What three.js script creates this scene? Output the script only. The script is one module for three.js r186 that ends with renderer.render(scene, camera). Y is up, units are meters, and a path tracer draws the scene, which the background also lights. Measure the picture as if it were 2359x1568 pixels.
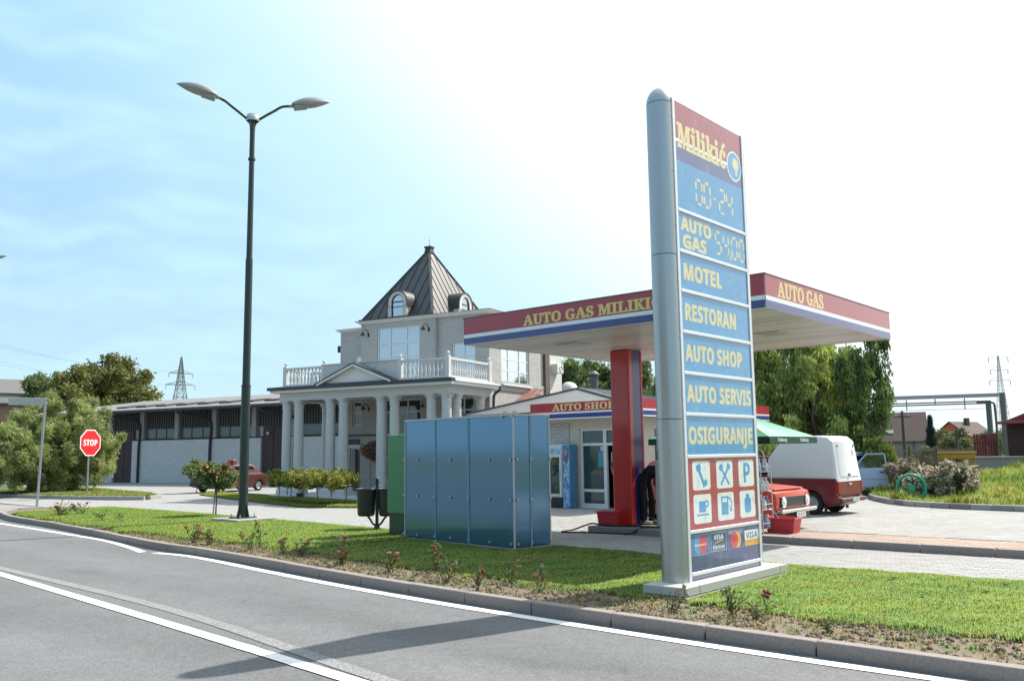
import * as THREE from 'three';
import { mergeGeometries, mergeVertices, toCreasedNormals } from 'three/addons/utils/BufferGeometryUtils.js';
import { RoundedBoxGeometry } from 'three/addons/geometries/RoundedBoxGeometry.js';
import { MarchingCubes } from 'three/addons/objects/MarchingCubes.js';
import { createNoise2D, createNoise3D } from 'simplex-noise';

// ---------------------------------------------------------------- camera, sky, sun, exposure
const scene = new THREE.Scene();
const V = (x, y, z) => new THREE.Vector3(x, y, z);
const rad = (d) => d * Math.PI / 180;
const EYE = V(0, 1.65, 0), YAW = rad(41.2), PITCH = rad(7.2), ROLL = rad(0.75), PW = 2359, PH = 1568, PF = 2030;
const fw0 = V(-Math.sin(YAW), 0, -Math.cos(YAW)), rt0 = V(Math.cos(YAW), 0, -Math.sin(YAW)), up0 = V(0, 1, 0);
const FW = fw0.clone().multiplyScalar(Math.cos(PITCH)).addScaledVector(up0, Math.sin(PITCH));
const UP1 = up0.clone().multiplyScalar(Math.cos(PITCH)).addScaledVector(fw0, -Math.sin(PITCH));
const RT = rt0.clone().multiplyScalar(Math.cos(ROLL)).addScaledVector(UP1, -Math.sin(ROLL));
const UP = UP1.clone().multiplyScalar(Math.cos(ROLL)).addScaledVector(rt0, Math.sin(ROLL));
const camera = new THREE.PerspectiveCamera(2 * Math.atan(PH / 2 / PF) * 180 / Math.PI, 1024 / 680, 0.1, 3000);
camera.position.copy(EYE); camera.up.copy(UP); camera.lookAt(EYE.clone().add(FW));

const renderer = new THREE.WebGLRenderer({ antialias: true });
renderer.toneMapping = THREE.LinearToneMapping;
const EXPO = 1.8;
renderer.toneMappingExposure = EXPO;
renderer.shadowMap.enabled = true;

const SUN = V(0.25, 0, -0.968).normalize().multiplyScalar(Math.cos(rad(48.5))).add(V(0, Math.sin(rad(48.5)), 0));
const sun = new THREE.DirectionalLight(new THREE.Color(1, 0.955, 0.87), 4.2);
sun.position.copy(SUN.clone().multiplyScalar(120).add(V(-15, 0, -15))); sun.target.position.set(-15, 0, -15);
sun.castShadow = true; sun.shadow.mapSize.set(4096, 4096); sun.shadow.radius = 1;
Object.assign(sun.shadow.camera, { left: -60, right: 60, top: 60, bottom: -60, near: 1, far: 300 });
scene.add(sun, sun.target);

const noise2 = createNoise2D(mulberry(11)), noise3 = createNoise3D(mulberry(12));
function mulberry(a) { return () => { a |= 0; a = a + 0x6D2B79F5 | 0; let t = Math.imul(a ^ a >>> 15, 1 | a); t = t + Math.imul(t ^ t >>> 7, 61 | t) ^ t; return ((t ^ t >>> 14) >>> 0) / 4294967296; }; }
const sm = (a, b, x) => { const t = Math.min(1, Math.max(0, (x - a) / (b - a))); return t * t * (3 - 2 * t); };
const mix = (a, b, t) => a + (b - a) * t;
const fbm3 = (x, y, z, o = 5) => { let s = 0, a = 0.5; for (let i = 0; i < o; i++) { s += a * noise3(x, y, z); x *= 2.1; y *= 2.1; z *= 2.1; a *= 0.5; } return s; };
{
  const w = 1024, h = 512, data = new Float32Array(w * h * 4);
  // radiance against the angle from the sun: hazy white round the sun, cyan, then blue away from it
  const stops = [[0, 3.2, 3.1, 2.9], [14, 1.9, 1.9, 1.85], [34, 1.35, 1.36, 1.36], [50, 1.10, 1.16, 1.2], [55, 0.90, 1.08, 1.14], [60, 0.66, 0.95, 1.09], [67, 0.46, 0.77, 1.06], [76, 0.33, 0.61, 1.03], [110, 0.27, 0.47, 0.82], [180, 0.30, 0.48, 0.80]];
  for (let j = 0; j < h; j++) for (let i = 0; i < w; i++) {
    const phi = (i + 0.5) / w * 2 * Math.PI - Math.PI, el = (j + 0.5) / h * Math.PI - Math.PI / 2;
    const d = V(Math.cos(phi) * Math.cos(el), Math.sin(el), Math.sin(phi) * Math.cos(el));
    const g = Math.acos(Math.max(-1, Math.min(1, d.dot(SUN)))) * 180 / Math.PI;
    let k = 0; while (k < stops.length - 2 && g > stops[k + 1][0]) k++;
    const t = Math.min(1, (g - stops[k][0]) / (stops[k + 1][0] - stops[k][0]));
    let c = [1, 2, 3].map((n) => mix(stops[k][n], stops[k + 1][n], t));
    const hz = Math.exp(-Math.max(0, el) / rad(13)) * 0.92;
    const white = [0.76, 1.0, 1.06];
    c = c.map((v, n) => mix(v, Math.max(v, white[n]), hz));
    // thin cirrus, drawn out along the wind
    const yy = Math.max(0.06, d.y), px = d.x / yy, pz = d.z / yy, s = px * 0.83 + pz * 0.55, q = -px * 0.55 + pz * 0.83;
    const az = phi + 0.12 * el; let ci = fbm3(Math.cos(az) * 1.6, Math.sin(az) * 1.6, el * 11 + 0.5 * noise3(Math.cos(az) * 3, Math.sin(az) * 3, el * 4)) * 0.62 + fbm3(Math.cos(az) * 6, Math.sin(az) * 6, el * 52 + 2 * noise3(Math.cos(az) * 5, Math.sin(az) * 5, 2)) * 0.6;
    ci = sm(-0.35, 0.6, ci) * sm(0.0, 0.08, el) * 0.72;
    const cw = [0.66, 0.98, 1.1];
    c = c.map((v, n) => mix(v, Math.max(v, cw[n]), ci));
    if (el < 0) c = [0.34, 0.35, 0.32];
    const o = (j * w + i) * 4; for (let n = 0; n < 3; n++) data[o + n] = c[n] / EXPO; data[o + 3] = 1;
  }
  const sky = new THREE.DataTexture(data, w, h, THREE.RGBAFormat, THREE.FloatType);
  sky.mapping = THREE.EquirectangularReflectionMapping; sky.magFilter = THREE.LinearFilter; sky.minFilter = THREE.LinearFilter; sky.wrapS = THREE.RepeatWrapping; sky.needsUpdate = true;
  scene.background = sky; scene.environment = sky;
}

// ---------------------------------------------------------------- helpers
// a pixel of the photograph (2359 wide) gives a ray; the ground or a wall plane gives the distance
const ray = (px, py) => FW.clone().multiplyScalar(PF).addScaledVector(RT, px - PW / 2).addScaledVector(UP, PH / 2 - py);
const onY = (px, py, h) => { const d = ray(px, py); return EYE.clone().addScaledVector(d, (h - EYE.y) / d.y); };
const onX = (px, py, X) => { const d = ray(px, py); return EYE.clone().addScaledVector(d, X / d.x); };
const onZ = (px, py, Z) => { const d = ray(px, py); return EYE.clone().addScaledVector(d, Z / d.z); };
const atD = (px, py, D) => { const d = ray(px, py); return EYE.clone().addScaledVector(d, D / Math.hypot(d.x, d.z)); };

const rnd = mulberry(7);
const R = (a, b) => a + (b - a) * rnd();
const names = new Map();
function numbered(n) { const k = names.get(n) || 0; names.set(n, k + 1); return k ? n + '_' + String(k).padStart(3, '0') : n; }
function mesh(name, geo, mat, parent) { const m = new THREE.Mesh(geo, mat); m.name = parent === scene ? numbered(name) : name; parent.add(m); return m; }
function tag(o, label, category, group) { o.userData.label = label; o.userData.category = category; if (group) o.userData.group = group; return o; }
function thing(name, label, category, pos = [0, 0, 0], turn = 0, group) {
  const g = new THREE.Group(); g.name = numbered(name); g.position.set(...pos); g.rotation.y = turn; scene.add(g);
  return tag(g, label, category, group);
}
function copyOf(src, label, pos, turn = 0) {
  const c = src.clone(); c.name = numbered(src.name.replace(/_\d{3}$/, '')); c.position.set(...pos); c.rotation.y = turn; scene.add(c);
  c.userData = { ...src.userData }; if (label) c.userData.label = label; return c;
}
function part(name, parent) { const g = new THREE.Group(); g.name = name; parent.add(g); return g; }
function struct(name, geo, mat) { const m = mesh(name, geo, mat, scene); m.userData.kind = 'structure'; return m; }
function structGroup(name) { const g = new THREE.Group(); g.name = numbered(name); g.userData.kind = 'structure'; scene.add(g); return g; }

// geometry
const strip = (g) => { const o = g.index ? g.toNonIndexed() : g; for (const k of Object.keys(o.attributes)) if (!['position', 'normal', 'uv'].includes(k)) o.deleteAttribute(k); return o; };
const merge = (list) => mergeGeometries(list.map(strip), false);
const B = (w, h, d, x = 0, y = 0, z = 0) => new THREE.BoxGeometry(w, h, d).translate(x, y, z);
const B2 = (x0, x1, y0, y1, z0, z1) => B(Math.abs(x1 - x0), Math.abs(y1 - y0), Math.abs(z1 - z0), (x0 + x1) / 2, (y0 + y1) / 2, (z0 + z1) / 2);
const RB = (w, h, d, x = 0, y = 0, z = 0, r = 0.01, s = 2) => new RoundedBoxGeometry(w, h, d, s, Math.min(r, w / 2.01, h / 2.01, d / 2.01)).translate(x, y, z);
const RB2 = (x0, x1, y0, y1, z0, z1, r = 0.01) => RB(Math.abs(x1 - x0), Math.abs(y1 - y0), Math.abs(z1 - z0), (x0 + x1) / 2, (y0 + y1) / 2, (z0 + z1) / 2, r);
const cyl = (r0, r1, h, x = 0, y = 0, z = 0, n = 16) => new THREE.CylinderGeometry(r1, r0, h, n).translate(x, y, z);
const tube = (pts, r, seg = 24, rs = 8) => new THREE.TubeGeometry(new THREE.CatmullRomCurve3(pts.map((p) => p.isVector3 ? p : V(...p))), seg, r, rs, false);
function bar(a, b, r, n = 8) { // straight round bar
  a = a.isVector3 ? a : V(...a); b = b.isVector3 ? b : V(...b); const d = b.clone().sub(a), L = d.length();
  return new THREE.CylinderGeometry(r, r, L, n).applyQuaternion(new THREE.Quaternion().setFromUnitVectors(V(0, 1, 0), d.normalize())).translate((a.x + b.x) / 2, (a.y + b.y) / 2, (a.z + b.z) / 2);
}
function beam(a, b, w, h) { // straight square bar
  a = a.isVector3 ? a : V(...a); b = b.isVector3 ? b : V(...b); const d = b.clone().sub(a), L = d.length();
  const m = new THREE.Matrix4().lookAt(a, b, Math.abs(d.y) > 0.99 * L ? V(1, 0, 0) : V(0, 1, 0)).setPosition((a.x + b.x) / 2, (a.y + b.y) / 2, (a.z + b.z) / 2);
  return new THREE.BoxGeometry(w, h, L).applyMatrix4(m);
}
const lathe = (pts, n = 20) => new THREE.LatheGeometry(pts.map((p) => new THREE.Vector2(...p)), n);
function extrude(pts, depth, bevel = 0, holes = []) {
  const s = new THREE.Shape(pts.map((p) => new THREE.Vector2(...p))); for (const h of holes) s.holes.push(new THREE.Path(h.map((p) => new THREE.Vector2(...p))));
  return new THREE.ExtrudeGeometry(s, { depth, bevelEnabled: bevel > 0, bevelThickness: bevel, bevelSize: bevel, bevelSegments: 2, curveSegments: 10 });
}
function quadStrip(pairs) { // sheet between two polylines [[a,b],...]
  const pos = [], uv = [], idx = [];
  pairs.forEach(([a, b], i) => { pos.push(a.x, a.y, a.z, b.x, b.y, b.z); uv.push(a.x, a.z, b.x, b.z); if (i) { const k = i * 2; idx.push(k - 2, k - 1, k, k - 1, k + 1, k); } });
  const g = new THREE.BufferGeometry(); g.setAttribute('position', new THREE.Float32BufferAttribute(pos, 3)); g.setAttribute('uv', new THREE.Float32BufferAttribute(uv, 2)); g.setIndex(idx); g.computeVertexNormals(); return g;
}
function muv(g) { // uv in metres, by the axis that a face looks along
  g = g.index ? g.toNonIndexed() : g; if (!g.attributes.normal) g.computeVertexNormals();
  const p = g.attributes.position, n = g.attributes.normal, uv = new Float32Array(p.count * 2);
  for (let t = 0; t < p.count; t += 3) {
    const ax = Math.abs(n.getX(t) + n.getX(t + 1) + n.getX(t + 2)), ay = Math.abs(n.getY(t) + n.getY(t + 1) + n.getY(t + 2)), az = Math.abs(n.getZ(t) + n.getZ(t + 1) + n.getZ(t + 2));
    for (let k = t; k < t + 3; k++) { const x = p.getX(k), y = p.getY(k), z = p.getZ(k); if (ay >= ax && ay >= az) { uv[k * 2] = x; uv[k * 2 + 1] = z; } else if (ax >= az) { uv[k * 2] = z; uv[k * 2 + 1] = y; } else { uv[k * 2] = x; uv[k * 2 + 1] = y; } }
  }
  g.setAttribute('uv', new THREE.BufferAttribute(uv, 2)); return g;
}
function floorShape(pts, y, step = 0) { // flat polygon in x,z, uv in metres
  const s = new THREE.Shape(pts.map(([x, z]) => new THREE.Vector2(x, -z))); const g = new THREE.ShapeGeometry(s); g.rotateX(-Math.PI / 2); g.translate(0, y, 0); return muv(g);
}
function slab(pts, y0, y1) { const s = new THREE.Shape(pts.map(([x, z]) => new THREE.Vector2(x, -z))); const g = new THREE.ExtrudeGeometry(s, { depth: y1 - y0, bevelEnabled: false }); g.rotateX(-Math.PI / 2); g.translate(0, y0, 0); return muv(g); }
function inPoly(x, z, pts) { let c = false; for (let i = 0, j = pts.length - 1; i < pts.length; j = i++) { const [xi, zi] = pts[i], [xj, zj] = pts[j]; if ((zi > z) !== (zj > z) && x < (xj - xi) * (z - zi) / (zj - zi) + xi) c = !c; } return c; }

// textures and materials
const lin = (r, g, b) => new THREE.Color().setRGB(r, g, b);
function dataTex(n, metres, fn, srgb = true) { // tileable only by noise on a torus
  const d = new Uint8Array(n * n * 4);
  for (let j = 0; j < n; j++) for (let i = 0; i < n; i++) { const c = fn(i / n, j / n, i, j), o = (j * n + i) * 4; for (let k = 0; k < 3; k++) { const v = Math.max(0, Math.min(1, c[k])); d[o + k] = srgb ? 255 * (v <= 0.0031308 ? 12.92 * v : 1.055 * Math.pow(v, 1 / 2.4) - 0.055) : 255 * v; } d[o + 3] = 255; }
  const t = new THREE.DataTexture(d, n, n); t.wrapS = t.wrapT = THREE.RepeatWrapping; t.magFilter = THREE.LinearFilter; t.minFilter = THREE.LinearMipmapLinearFilter; t.generateMipmaps = true; if (srgb) t.colorSpace = THREE.SRGBColorSpace;
  t.repeat.set(1 / metres, 1 / metres); t.needsUpdate = true; return t;
}
const torus = (u, v, f, s = 0) => { const a = u * 2 * Math.PI, b = v * 2 * Math.PI; return fbm3(Math.cos(a) * f + s, Math.sin(a) * f + Math.cos(b) * f * 0.7, Math.sin(b) * f + s * 1.7, 4); };
const trnd = mulberry(99);
function grainTex(n, metres, base, grain, blotch, f = 2, tint = [1, 1, 1]) {
  return dataTex(n, metres, (u, v) => { const g = 1 + grain * (trnd() - 0.5) * 2 + blotch * torus(u, v, f) + blotch * 0.5 * torus(u, v, f * 4, 5); return base.map((b, i) => b * (1 + (g - 1) * tint[i])); });
}
function canvasTex(w, h, draw) {
  const c = document.createElement('canvas'); c.width = w; c.height = h; const x = c.getContext('2d'); draw(x, w, h);
  const t = new THREE.CanvasTexture(c); t.colorSpace = THREE.SRGBColorSpace; t.anisotropy = 8; return t;
}
const matCache = new Map();
function mat(r, g, b, rough = 0.7, extra = {}) {
  const key = [r, g, b, rough, JSON.stringify(extra)].join();
  if (!matCache.has(key)) { const Cl = ['clearcoat', 'transmission', 'sheen', 'ior'].some((k) => k in extra) ? THREE.MeshPhysicalMaterial : THREE.MeshStandardMaterial; matCache.set(key, new Cl({ color: lin(r, g, b), roughness: rough, ...extra })); }
  return matCache.get(key);
}
const tmat = (map, rough = 0.85, extra = {}) => new THREE.MeshStandardMaterial({ map, roughness: rough, ...extra });
const plaster = grainTex(512, 2.5, [0.52, 0.52, 0.50], 0.04, 0.22, 4);
const concreteT = grainTex(512, 1.2, [0.30, 0.288, 0.27], 0.10, 0.22, 3);
const speck = (n, seed) => { const r = mulberry(seed), a = new Float32Array(n * n); for (let i = 0; i < n * n; i++) a[i] = r() - 0.5; return (u, v) => a[Math.floor(v * n) % n * n + Math.floor(u * n) % n]; };
const sp1 = speck(1024, 31), sp2 = speck(340, 32), sp3 = speck(150, 33);
const asphaltTex = dataTex(1024, 2.6, (u, v) => { const k = 1 + 0.5 * sp1(u, v) + 0.5 * sp2(u, v) + 0.3 * sp3(u, v) + 0.10 * torus(u, v, 2.5) + 0.06 * torus(u, v, 9, 3); return [0.131 * k, 0.132 * k, 0.134 * k]; });
const MT = {
  asphalt: tmat(asphaltTex, 0.92),
  paintNew: tmat(dataTex(512, 1.1, (u, v) => { const c = torus(u, v, 7, 2) + 0.5 * sp3(u, v) + 0.3 * sp2(u, v), k = sm(0.40, 0.52, c), g = 1 + 0.12 * sp2(u, v) + 0.08 * torus(u, v, 3); return [mix(0.76, 0.2, k) * g, mix(0.76, 0.2, k) * g, mix(0.745, 0.2, k) * g]; }), 0.7),
  paintOld: tmat(dataTex(512, 0.9, (u, v) => { const k = sm(-0.25, 0.3, torus(u, v, 5) + 0.6 * (trnd() - 0.5)); const g = 0.9 + 0.2 * trnd(); return [mix(0.145, 0.27, k) * g, mix(0.145, 0.275, k) * g, mix(0.145, 0.275, k) * g]; }), 0.85),
  concrete: tmat(concreteT, 0.9),
  kerb: tmat(grainTex(512, 0.7, [0.25, 0.215, 0.195], 0.12, 0.22, 3), 0.92),
  soil: tmat(grainTex(512, 1.1, [0.165, 0.125, 0.09], 0.28, 0.45, 3), 0.97),
  lawnBase: tmat(grainTex(512, 1.3, [0.075, 0.10, 0.026], 0.3, 0.45, 4, [1.2, 0.8, 0.6]), 0.95),
  drySoil: tmat(grainTex(512, 3, [0.14, 0.135, 0.06], 0.25, 0.5, 4), 0.97),
  plaster: tmat(plaster, 0.85),
  white: mat(0.72, 0.72, 0.70, 0.6), whiteTrim: mat(0.66, 0.66, 0.65, 0.45),
  mortar: tmat(grainTex(256, 0.9, [0.39, 0.38, 0.37], 0.12, 0.15), 0.95),
  dark: mat(0.03, 0.035, 0.04, 0.6), black: mat(0.018, 0.018, 0.02, 0.5), rubber: mat(0.022, 0.022, 0.022, 0.85),
  gutter: mat(0.035, 0.042, 0.052, 0.45),
  alu: mat(0.56, 0.58, 0.59, 0.38, { metalness: 0.75 }), aluMatt: mat(0.60, 0.62, 0.62, 0.5, { metalness: 0.35 }),
  steel: mat(0.42, 0.43, 0.44, 0.42, { metalness: 0.8 }), chrome: mat(0.8, 0.8, 0.8, 0.15, { metalness: 1 }),
  mirrorGlass: mat(0.52, 0.58, 0.62, 0.06, { metalness: 0.92 }), darkGlass: mat(0.012, 0.016, 0.018, 0.04, { metalness: 0.1, ior: 1.6 }),
  clearGlass: new THREE.MeshPhysicalMaterial({ color: lin(0.62, 0.80, 0.78), roughness: 0.03, transmission: 1, thickness: 0, ior: 1.5 }),
};
// ---------------------------------------------------------------- ground, road, kerbs, yard
{
  const g = new THREE.PlaneGeometry(1800, 1800, 1, 1).rotateX(-Math.PI / 2).translate(-200, -0.04, -200);
  struct('ground', muv(g), MT.drySoil);
}
{
  // road surface with coarse tonal variation (patches of older and newer tarmac, tyre tracks)
  const g = new THREE.PlaneGeometry(180, 26, 400, 104).rotateX(-Math.PI / 2).translate(-50, 0, -1).toNonIndexed();
  muv(g); const p = g.attributes.position, c = new Float32Array(p.count * 3);
  for (let i = 0; i < p.count; i++) { const x = p.getX(i), z = p.getZ(i), drip = sm(0.62, 0.9, noise2(x * 0.35 + 3, z * 2.1)) * (Math.exp(-((z + 5.7) ** 2) * 2) + Math.exp(-((z + 2.2) ** 2) * 2)), k = 1 + 0.10 * noise2(x * 0.13, z * 0.5) + 0.07 * noise2(x * 0.6 + 9, z * 1.3) + 0.05 * noise2(x * 2.1, z * 2.6) - 0.16 * drip + 0.06 * Math.sin(z * 3.6 + 0.3 * noise2(x * 0.1, 1)); c.set([k, k, k * 1.005], i * 3); }
  g.setAttribute('color', new THREE.BufferAttribute(c, 3));
  MT.asphalt.vertexColors = true;
  struct('road', g, MT.asphalt);
}
// painted lines: [pixel x, pixel y of the middle], width in metres
function lineStrip(name, px, width, y, m, ext0, ext1) {
  let pts = px.map(([x, yy]) => onY(x, yy, 0));
  if (ext0) pts.unshift(pts[0].clone().add(pts[0].clone().sub(pts[1]).setLength(ext0)));
  if (ext1) { const n = pts.length; pts.push(pts[n - 1].clone().add(pts[n - 1].clone().sub(pts[n - 2]).setLength(ext1))); }
  const cv = new THREE.CatmullRomCurve3(pts, false, 'centripetal'), N = Math.ceil(cv.getLength() / 0.25), pr = [];
  for (let i = 0; i <= N; i++) { const p = cv.getPointAt(i / N), t = cv.getTangentAt(i / N), n = V(-t.z, 0, t.x).normalize(), w = width / 2 * (1 + 0.05 * noise2(i * 0.7, width * 30)); pr.push([p.clone().addScaledVector(n, w).setY(y), p.clone().addScaledVector(n, -w).setY(y)]); }
  const g = quadStrip(pr); if (g.attributes.normal.getY(0) < 0) { g.index.array.reverse(); g.computeVertexNormals(); }
  const o = struct(name, g, m); return o;
}
lineStrip('centre_line_marking', [[0, 1323], [400, 1442], [820, 1571]], 0.14, 0.008, MT.paintNew, 40, 12);
lineStrip('worn_line_marking', [[0, 1309], [400, 1407], [870, 1562]], 0.15, 0.005, MT.paintOld, 40, 12);
lineStrip('edge_line_marking', [[0, 1206], [180, 1235], [243, 1246], [300, 1262], [327, 1272]], 0.13, 0.006, MT.paintNew, 14, 0);
lineStrip('edge_line_marking', [[356, 1274], [417, 1279], [483, 1290], [600, 1314], [786, 1350], [1020, 1391], [1370, 1447], [1773, 1509], [2139, 1562]], 0.145, 0.006, MT.paintNew, 0, 10);

// the grass verge between road and forecourt
const KERB = [[9, -7.0], [4, -7.02], [-1.5, -7.04], [-3.5, -7.06], [-5.6, -7.08], [-7.4, -7.17], [-9.4, -7.34], [-11.7, -7.60], [-13.6, -7.79], [-15.2, -7.86], [-17.1, -8.10], [-19.2, -8.40], [-22.3, -8.78], [-26.1, -9.15], [-28.6, -9.85], [-29.6, -10.7], [-29.2, -11.7], [-27.8, -12.35]];
const VERGE_BACK = [[-24.9, -12.5], [-15, -11.95], [-9, -11.45], [-5, -11.36], [-2.4, -11.5], [9, -11.5]];
const VERGE = [...KERB, ...VERGE_BACK].map(([x, z]) => [x, z]);
const GY = 0.112;
struct('planting_strip_soil', slab([...KERB.map(([x, z]) => [x, z - 0.06]), ...VERGE_BACK], -0.02, GY - 0.012), MT.soil);
const frontZ = (x) => { for (let i = 1; i < KERB.length; i++) { const [x0, z0] = KERB[i - 1], [x1, z1] = KERB[i]; if (x <= x0 && x >= x1) return mix(z0, z1, (x - x0) / (x1 - x0)); } return -7.04; };
const lawnEdge = (x) => frontZ(x) - 0.95 + 0.16 * noise2(x * 0.9, 3) + 0.10 * noise2(x * 3.1, 8) + (x < -12 ? 0.68 * sm(-12, -22, x) : 0);
{
  const f = []; for (let x = 9; x > -27.5; x -= 0.25) f.push([x, lawnEdge(x)]);
  struct('lawn', floorShape([...f, [-27.9, -10.6], [-27.2, -12.2], ...VERGE_BACK.map(([x, z]) => [x, z + 0.02])], GY), MT.lawnBase);
}
{
  // kerb stones, one metre each
  const k = structGroup('kerb'); const cv = new THREE.CatmullRomCurve3(KERB.map(([x, z]) => V(x, 0, z)), false, 'centripetal'); const L = cv.getLength();
  const geos = [0, 1, 2].map((i) => muv(RB(0.985, 0.22, 0.13, i * 2, 0, 0, 0.014).translate(-i * 2, 0.012, 0)));
  for (let s = 0.5; s < L - 0.4; s += 1) {
    const p = cv.getPointAt(s / L), t = cv.getTangentAt(s / L);
    const st = mesh('kerb_stone', geos[Math.floor(rnd() * 3)], MT.kerb, k); st.position.set(p.x, R(-0.004, 0.004), p.z - 0.07); st.rotation.y = Math.atan2(-t.z, t.x) + R(-0.006, 0.006);
  }
}
// paved yard
const paverTex = dataTex(1024, 2.0, (u, v) => {
  const row = Math.floor(v * 20), off = row % 2 ? 0.5 : 0, cx = u * 10 + off, col = Math.floor(cx) % 10, fx = cx - Math.floor(cx), fy = v * 20 - row;
  const edge = Math.min(fx * 0.2, (1 - fx) * 0.2, fy * 0.1, (1 - fy) * 0.1), h = Math.sin(row * 91.7 + col * 37.3) * 43758.5, t = 0.93 + 0.14 * (h - Math.floor(h)), gr = 1 + 0.12 * (trnd() - 0.5) + 0.12 * torus(u, v, 2);
  const m = edge < 0.004 ? 0.6 : 1; return [0.285 * t * gr * m, 0.28 * t * gr * m, 0.272 * t * gr * m];
});
MT.paving = tmat(paverTex, 0.9);
const YARD = [[12, -11.5], [-2.4, -11.48], [-5, -11.34], [-9, -11.43], [-15, -11.93], [-24.9, -12.48], [-27.6, -12.3], [-29.2, -11.6], [-45, -12.2], [-75, -15], [-75, -45], [-14, -45], [12, -45]];
struct('paved_yard', slab(YARD.map(([x, z]) => [x, z]), -0.03, 0.09), MT.paving);
{ // apron where the drive meets the road
  const g = quadStrip([[V(-29.5, 0.012, -9.9), V(-29.25, 0.092, -11.9)], [V(-32, 0.012, -9.9), V(-32, 0.094, -12.4)], [V(-37, 0.012, -10.8), V(-37, 0.096, -12.9)], [V(-48, 0.012, -11.6), V(-48, 0.096, -13.4)]]);
  struct('driveway_apron', g, tmat(grainTex(512, 2, [0.24, 0.24, 0.24], 0.2, 0.15), 0.92));
}
{
  const yard = scene.getObjectByName('paved_yard');
  const geo = RB(0.194, 0.03, 0.094, 0, 0, 0, 0.005, 1); strip(geo);
  const tones = [0.285, 0.315, 0.265, 0.275, 0.30].map((v, i) => mat(v, v * [0.97, 0.96, 0.975, 0.965, 0.97][i], v * 0.945, 0.88));
  const list = [];
  for (let r = 0; r < 128; r++) for (let c = 0; c < 100; c++) {
    const z = -11.56 - r * 0.1, x = 3.4 - c * 0.2 - (r % 2) * 0.1; if (z < -24.2) continue;
    if (z < -13.9 && z > -15.35 && x > -10.55) continue;
    if (z > (x > -2.4 ? -11.56 : x > -5 ? mix(-11.4, -11.56, (x + 5) / 2.6) : x > -9 ? mix(-11.51, -11.4, (x + 9) / 4) : mix(-12.05, -11.51, (x + 15) / 6))) continue;
    if (x < -12.9 && z < -19.3) continue;
    if (z < -23.5 && x > -7) continue;
    list.push([x, 0.083 + 0.0025 * rnd(), z, r]);
  }
  const near = list.filter(([x, , z]) => x > -4.7 && x < -1.9 && z > -13.8).slice(0, 300), set = new Set(near);
  for (const [x, y, z] of near) { const m = mesh('paver', geo, tones[Math.floor(rnd() * 5)], yard); m.position.set(x, y, z); m.rotation.set(R(-0.008, 0.008), R(-0.01, 0.01), R(-0.008, 0.008)); }
  const rest = list.filter((l) => !set.has(l)), im = new THREE.InstancedMesh(geo, mat(0.288, 0.283, 0.276, 0.88), rest.length), o = new THREE.Object3D(), c = new THREE.Color();
  rest.forEach(([x, y, z], i) => { o.position.set(x, y, z); o.rotation.set(R(-0.008, 0.008), R(-0.01, 0.01), R(-0.008, 0.008)); o.updateMatrix(); im.setMatrixAt(i, o.matrix); const k = R(0.9, 1.12) * (1 + 0.06 * noise2(x * 0.4, z * 0.4)); im.setColorAt(i, c.setRGB(k, k * R(0.985, 1.005), k * R(0.97, 1))); });
  im.name = 'pavers'; im.userData.kind = 'stuff'; yard.add(im);
}
// pump island: kerb stones round a top of pinkish pavers
const IY = 0.215;
{
  const isl = structGroup('pump_island_pavement');
  mesh('island_core', muv(B2(-10.2, 7, -0.02, IY - 0.035, -15.1, -14.06)), MT.concrete, isl);
  const kg = muv(RB(0.985, 0.15, 0.12, 0, 0, 0, 0.02)), kg2 = muv(RB(0.12, 0.15, 0.60, 0, 0, 0, 0.02));
  for (let x = -9.75; x < 7; x += 1) for (const z of [-14.0, -15.2]) { const s = mesh('kerb_stone', kg, MT.kerb, isl); s.position.set(x, IY - 0.073 + R(-0.003, 0.003), z); }
  for (const z of [-14.28, -14.91]) mesh('kerb_stone', kg2, MT.kerb, isl).position.set(-10.3, IY - 0.073, z);
  const geo = RB(0.194, 0.035, 0.094, 0, 0, 0, 0.005, 1), pink = [[0.36, 0.25, 0.205], [0.33, 0.24, 0.20], [0.38, 0.275, 0.225], [0.31, 0.235, 0.20]].map((c) => mat(...c, 0.9));
  const list = []; for (let r = 0; r < 10; r++) for (let c = 0; c < 84; c++) { const x = 6.6 - c * 0.2 - (r % 2) * 0.1; if (x > -10.12) list.push([x, -14.12 - r * 0.1 - 0.03]); }
  const near = new Set(list.filter(([x]) => x > -6.4 && x < -2.2).slice(0, 210));
  for (const [x, z] of near) mesh('paver', geo, pink[Math.floor(rnd() * 4)], isl).position.set(x, IY - 0.02 + R(-0.002, 0.002), z);
  const rest = list.filter((l) => !near.has(l)), im = new THREE.InstancedMesh(geo, mat(0.345, 0.25, 0.208, 0.9), rest.length), o = new THREE.Object3D(), c = new THREE.Color();
  rest.forEach(([x, z], i) => { o.position.set(x, IY - 0.02 + R(-0.002, 0.002), z); o.updateMatrix(); im.setMatrixAt(i, o.matrix); const k = R(0.85, 1.12); im.setColorAt(i, c.setRGB(k, k * R(0.95, 1.03), k * R(0.93, 1.03))); });
  im.name = 'pavers'; im.userData.kind = 'stuff'; isl.add(im);
}
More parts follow.
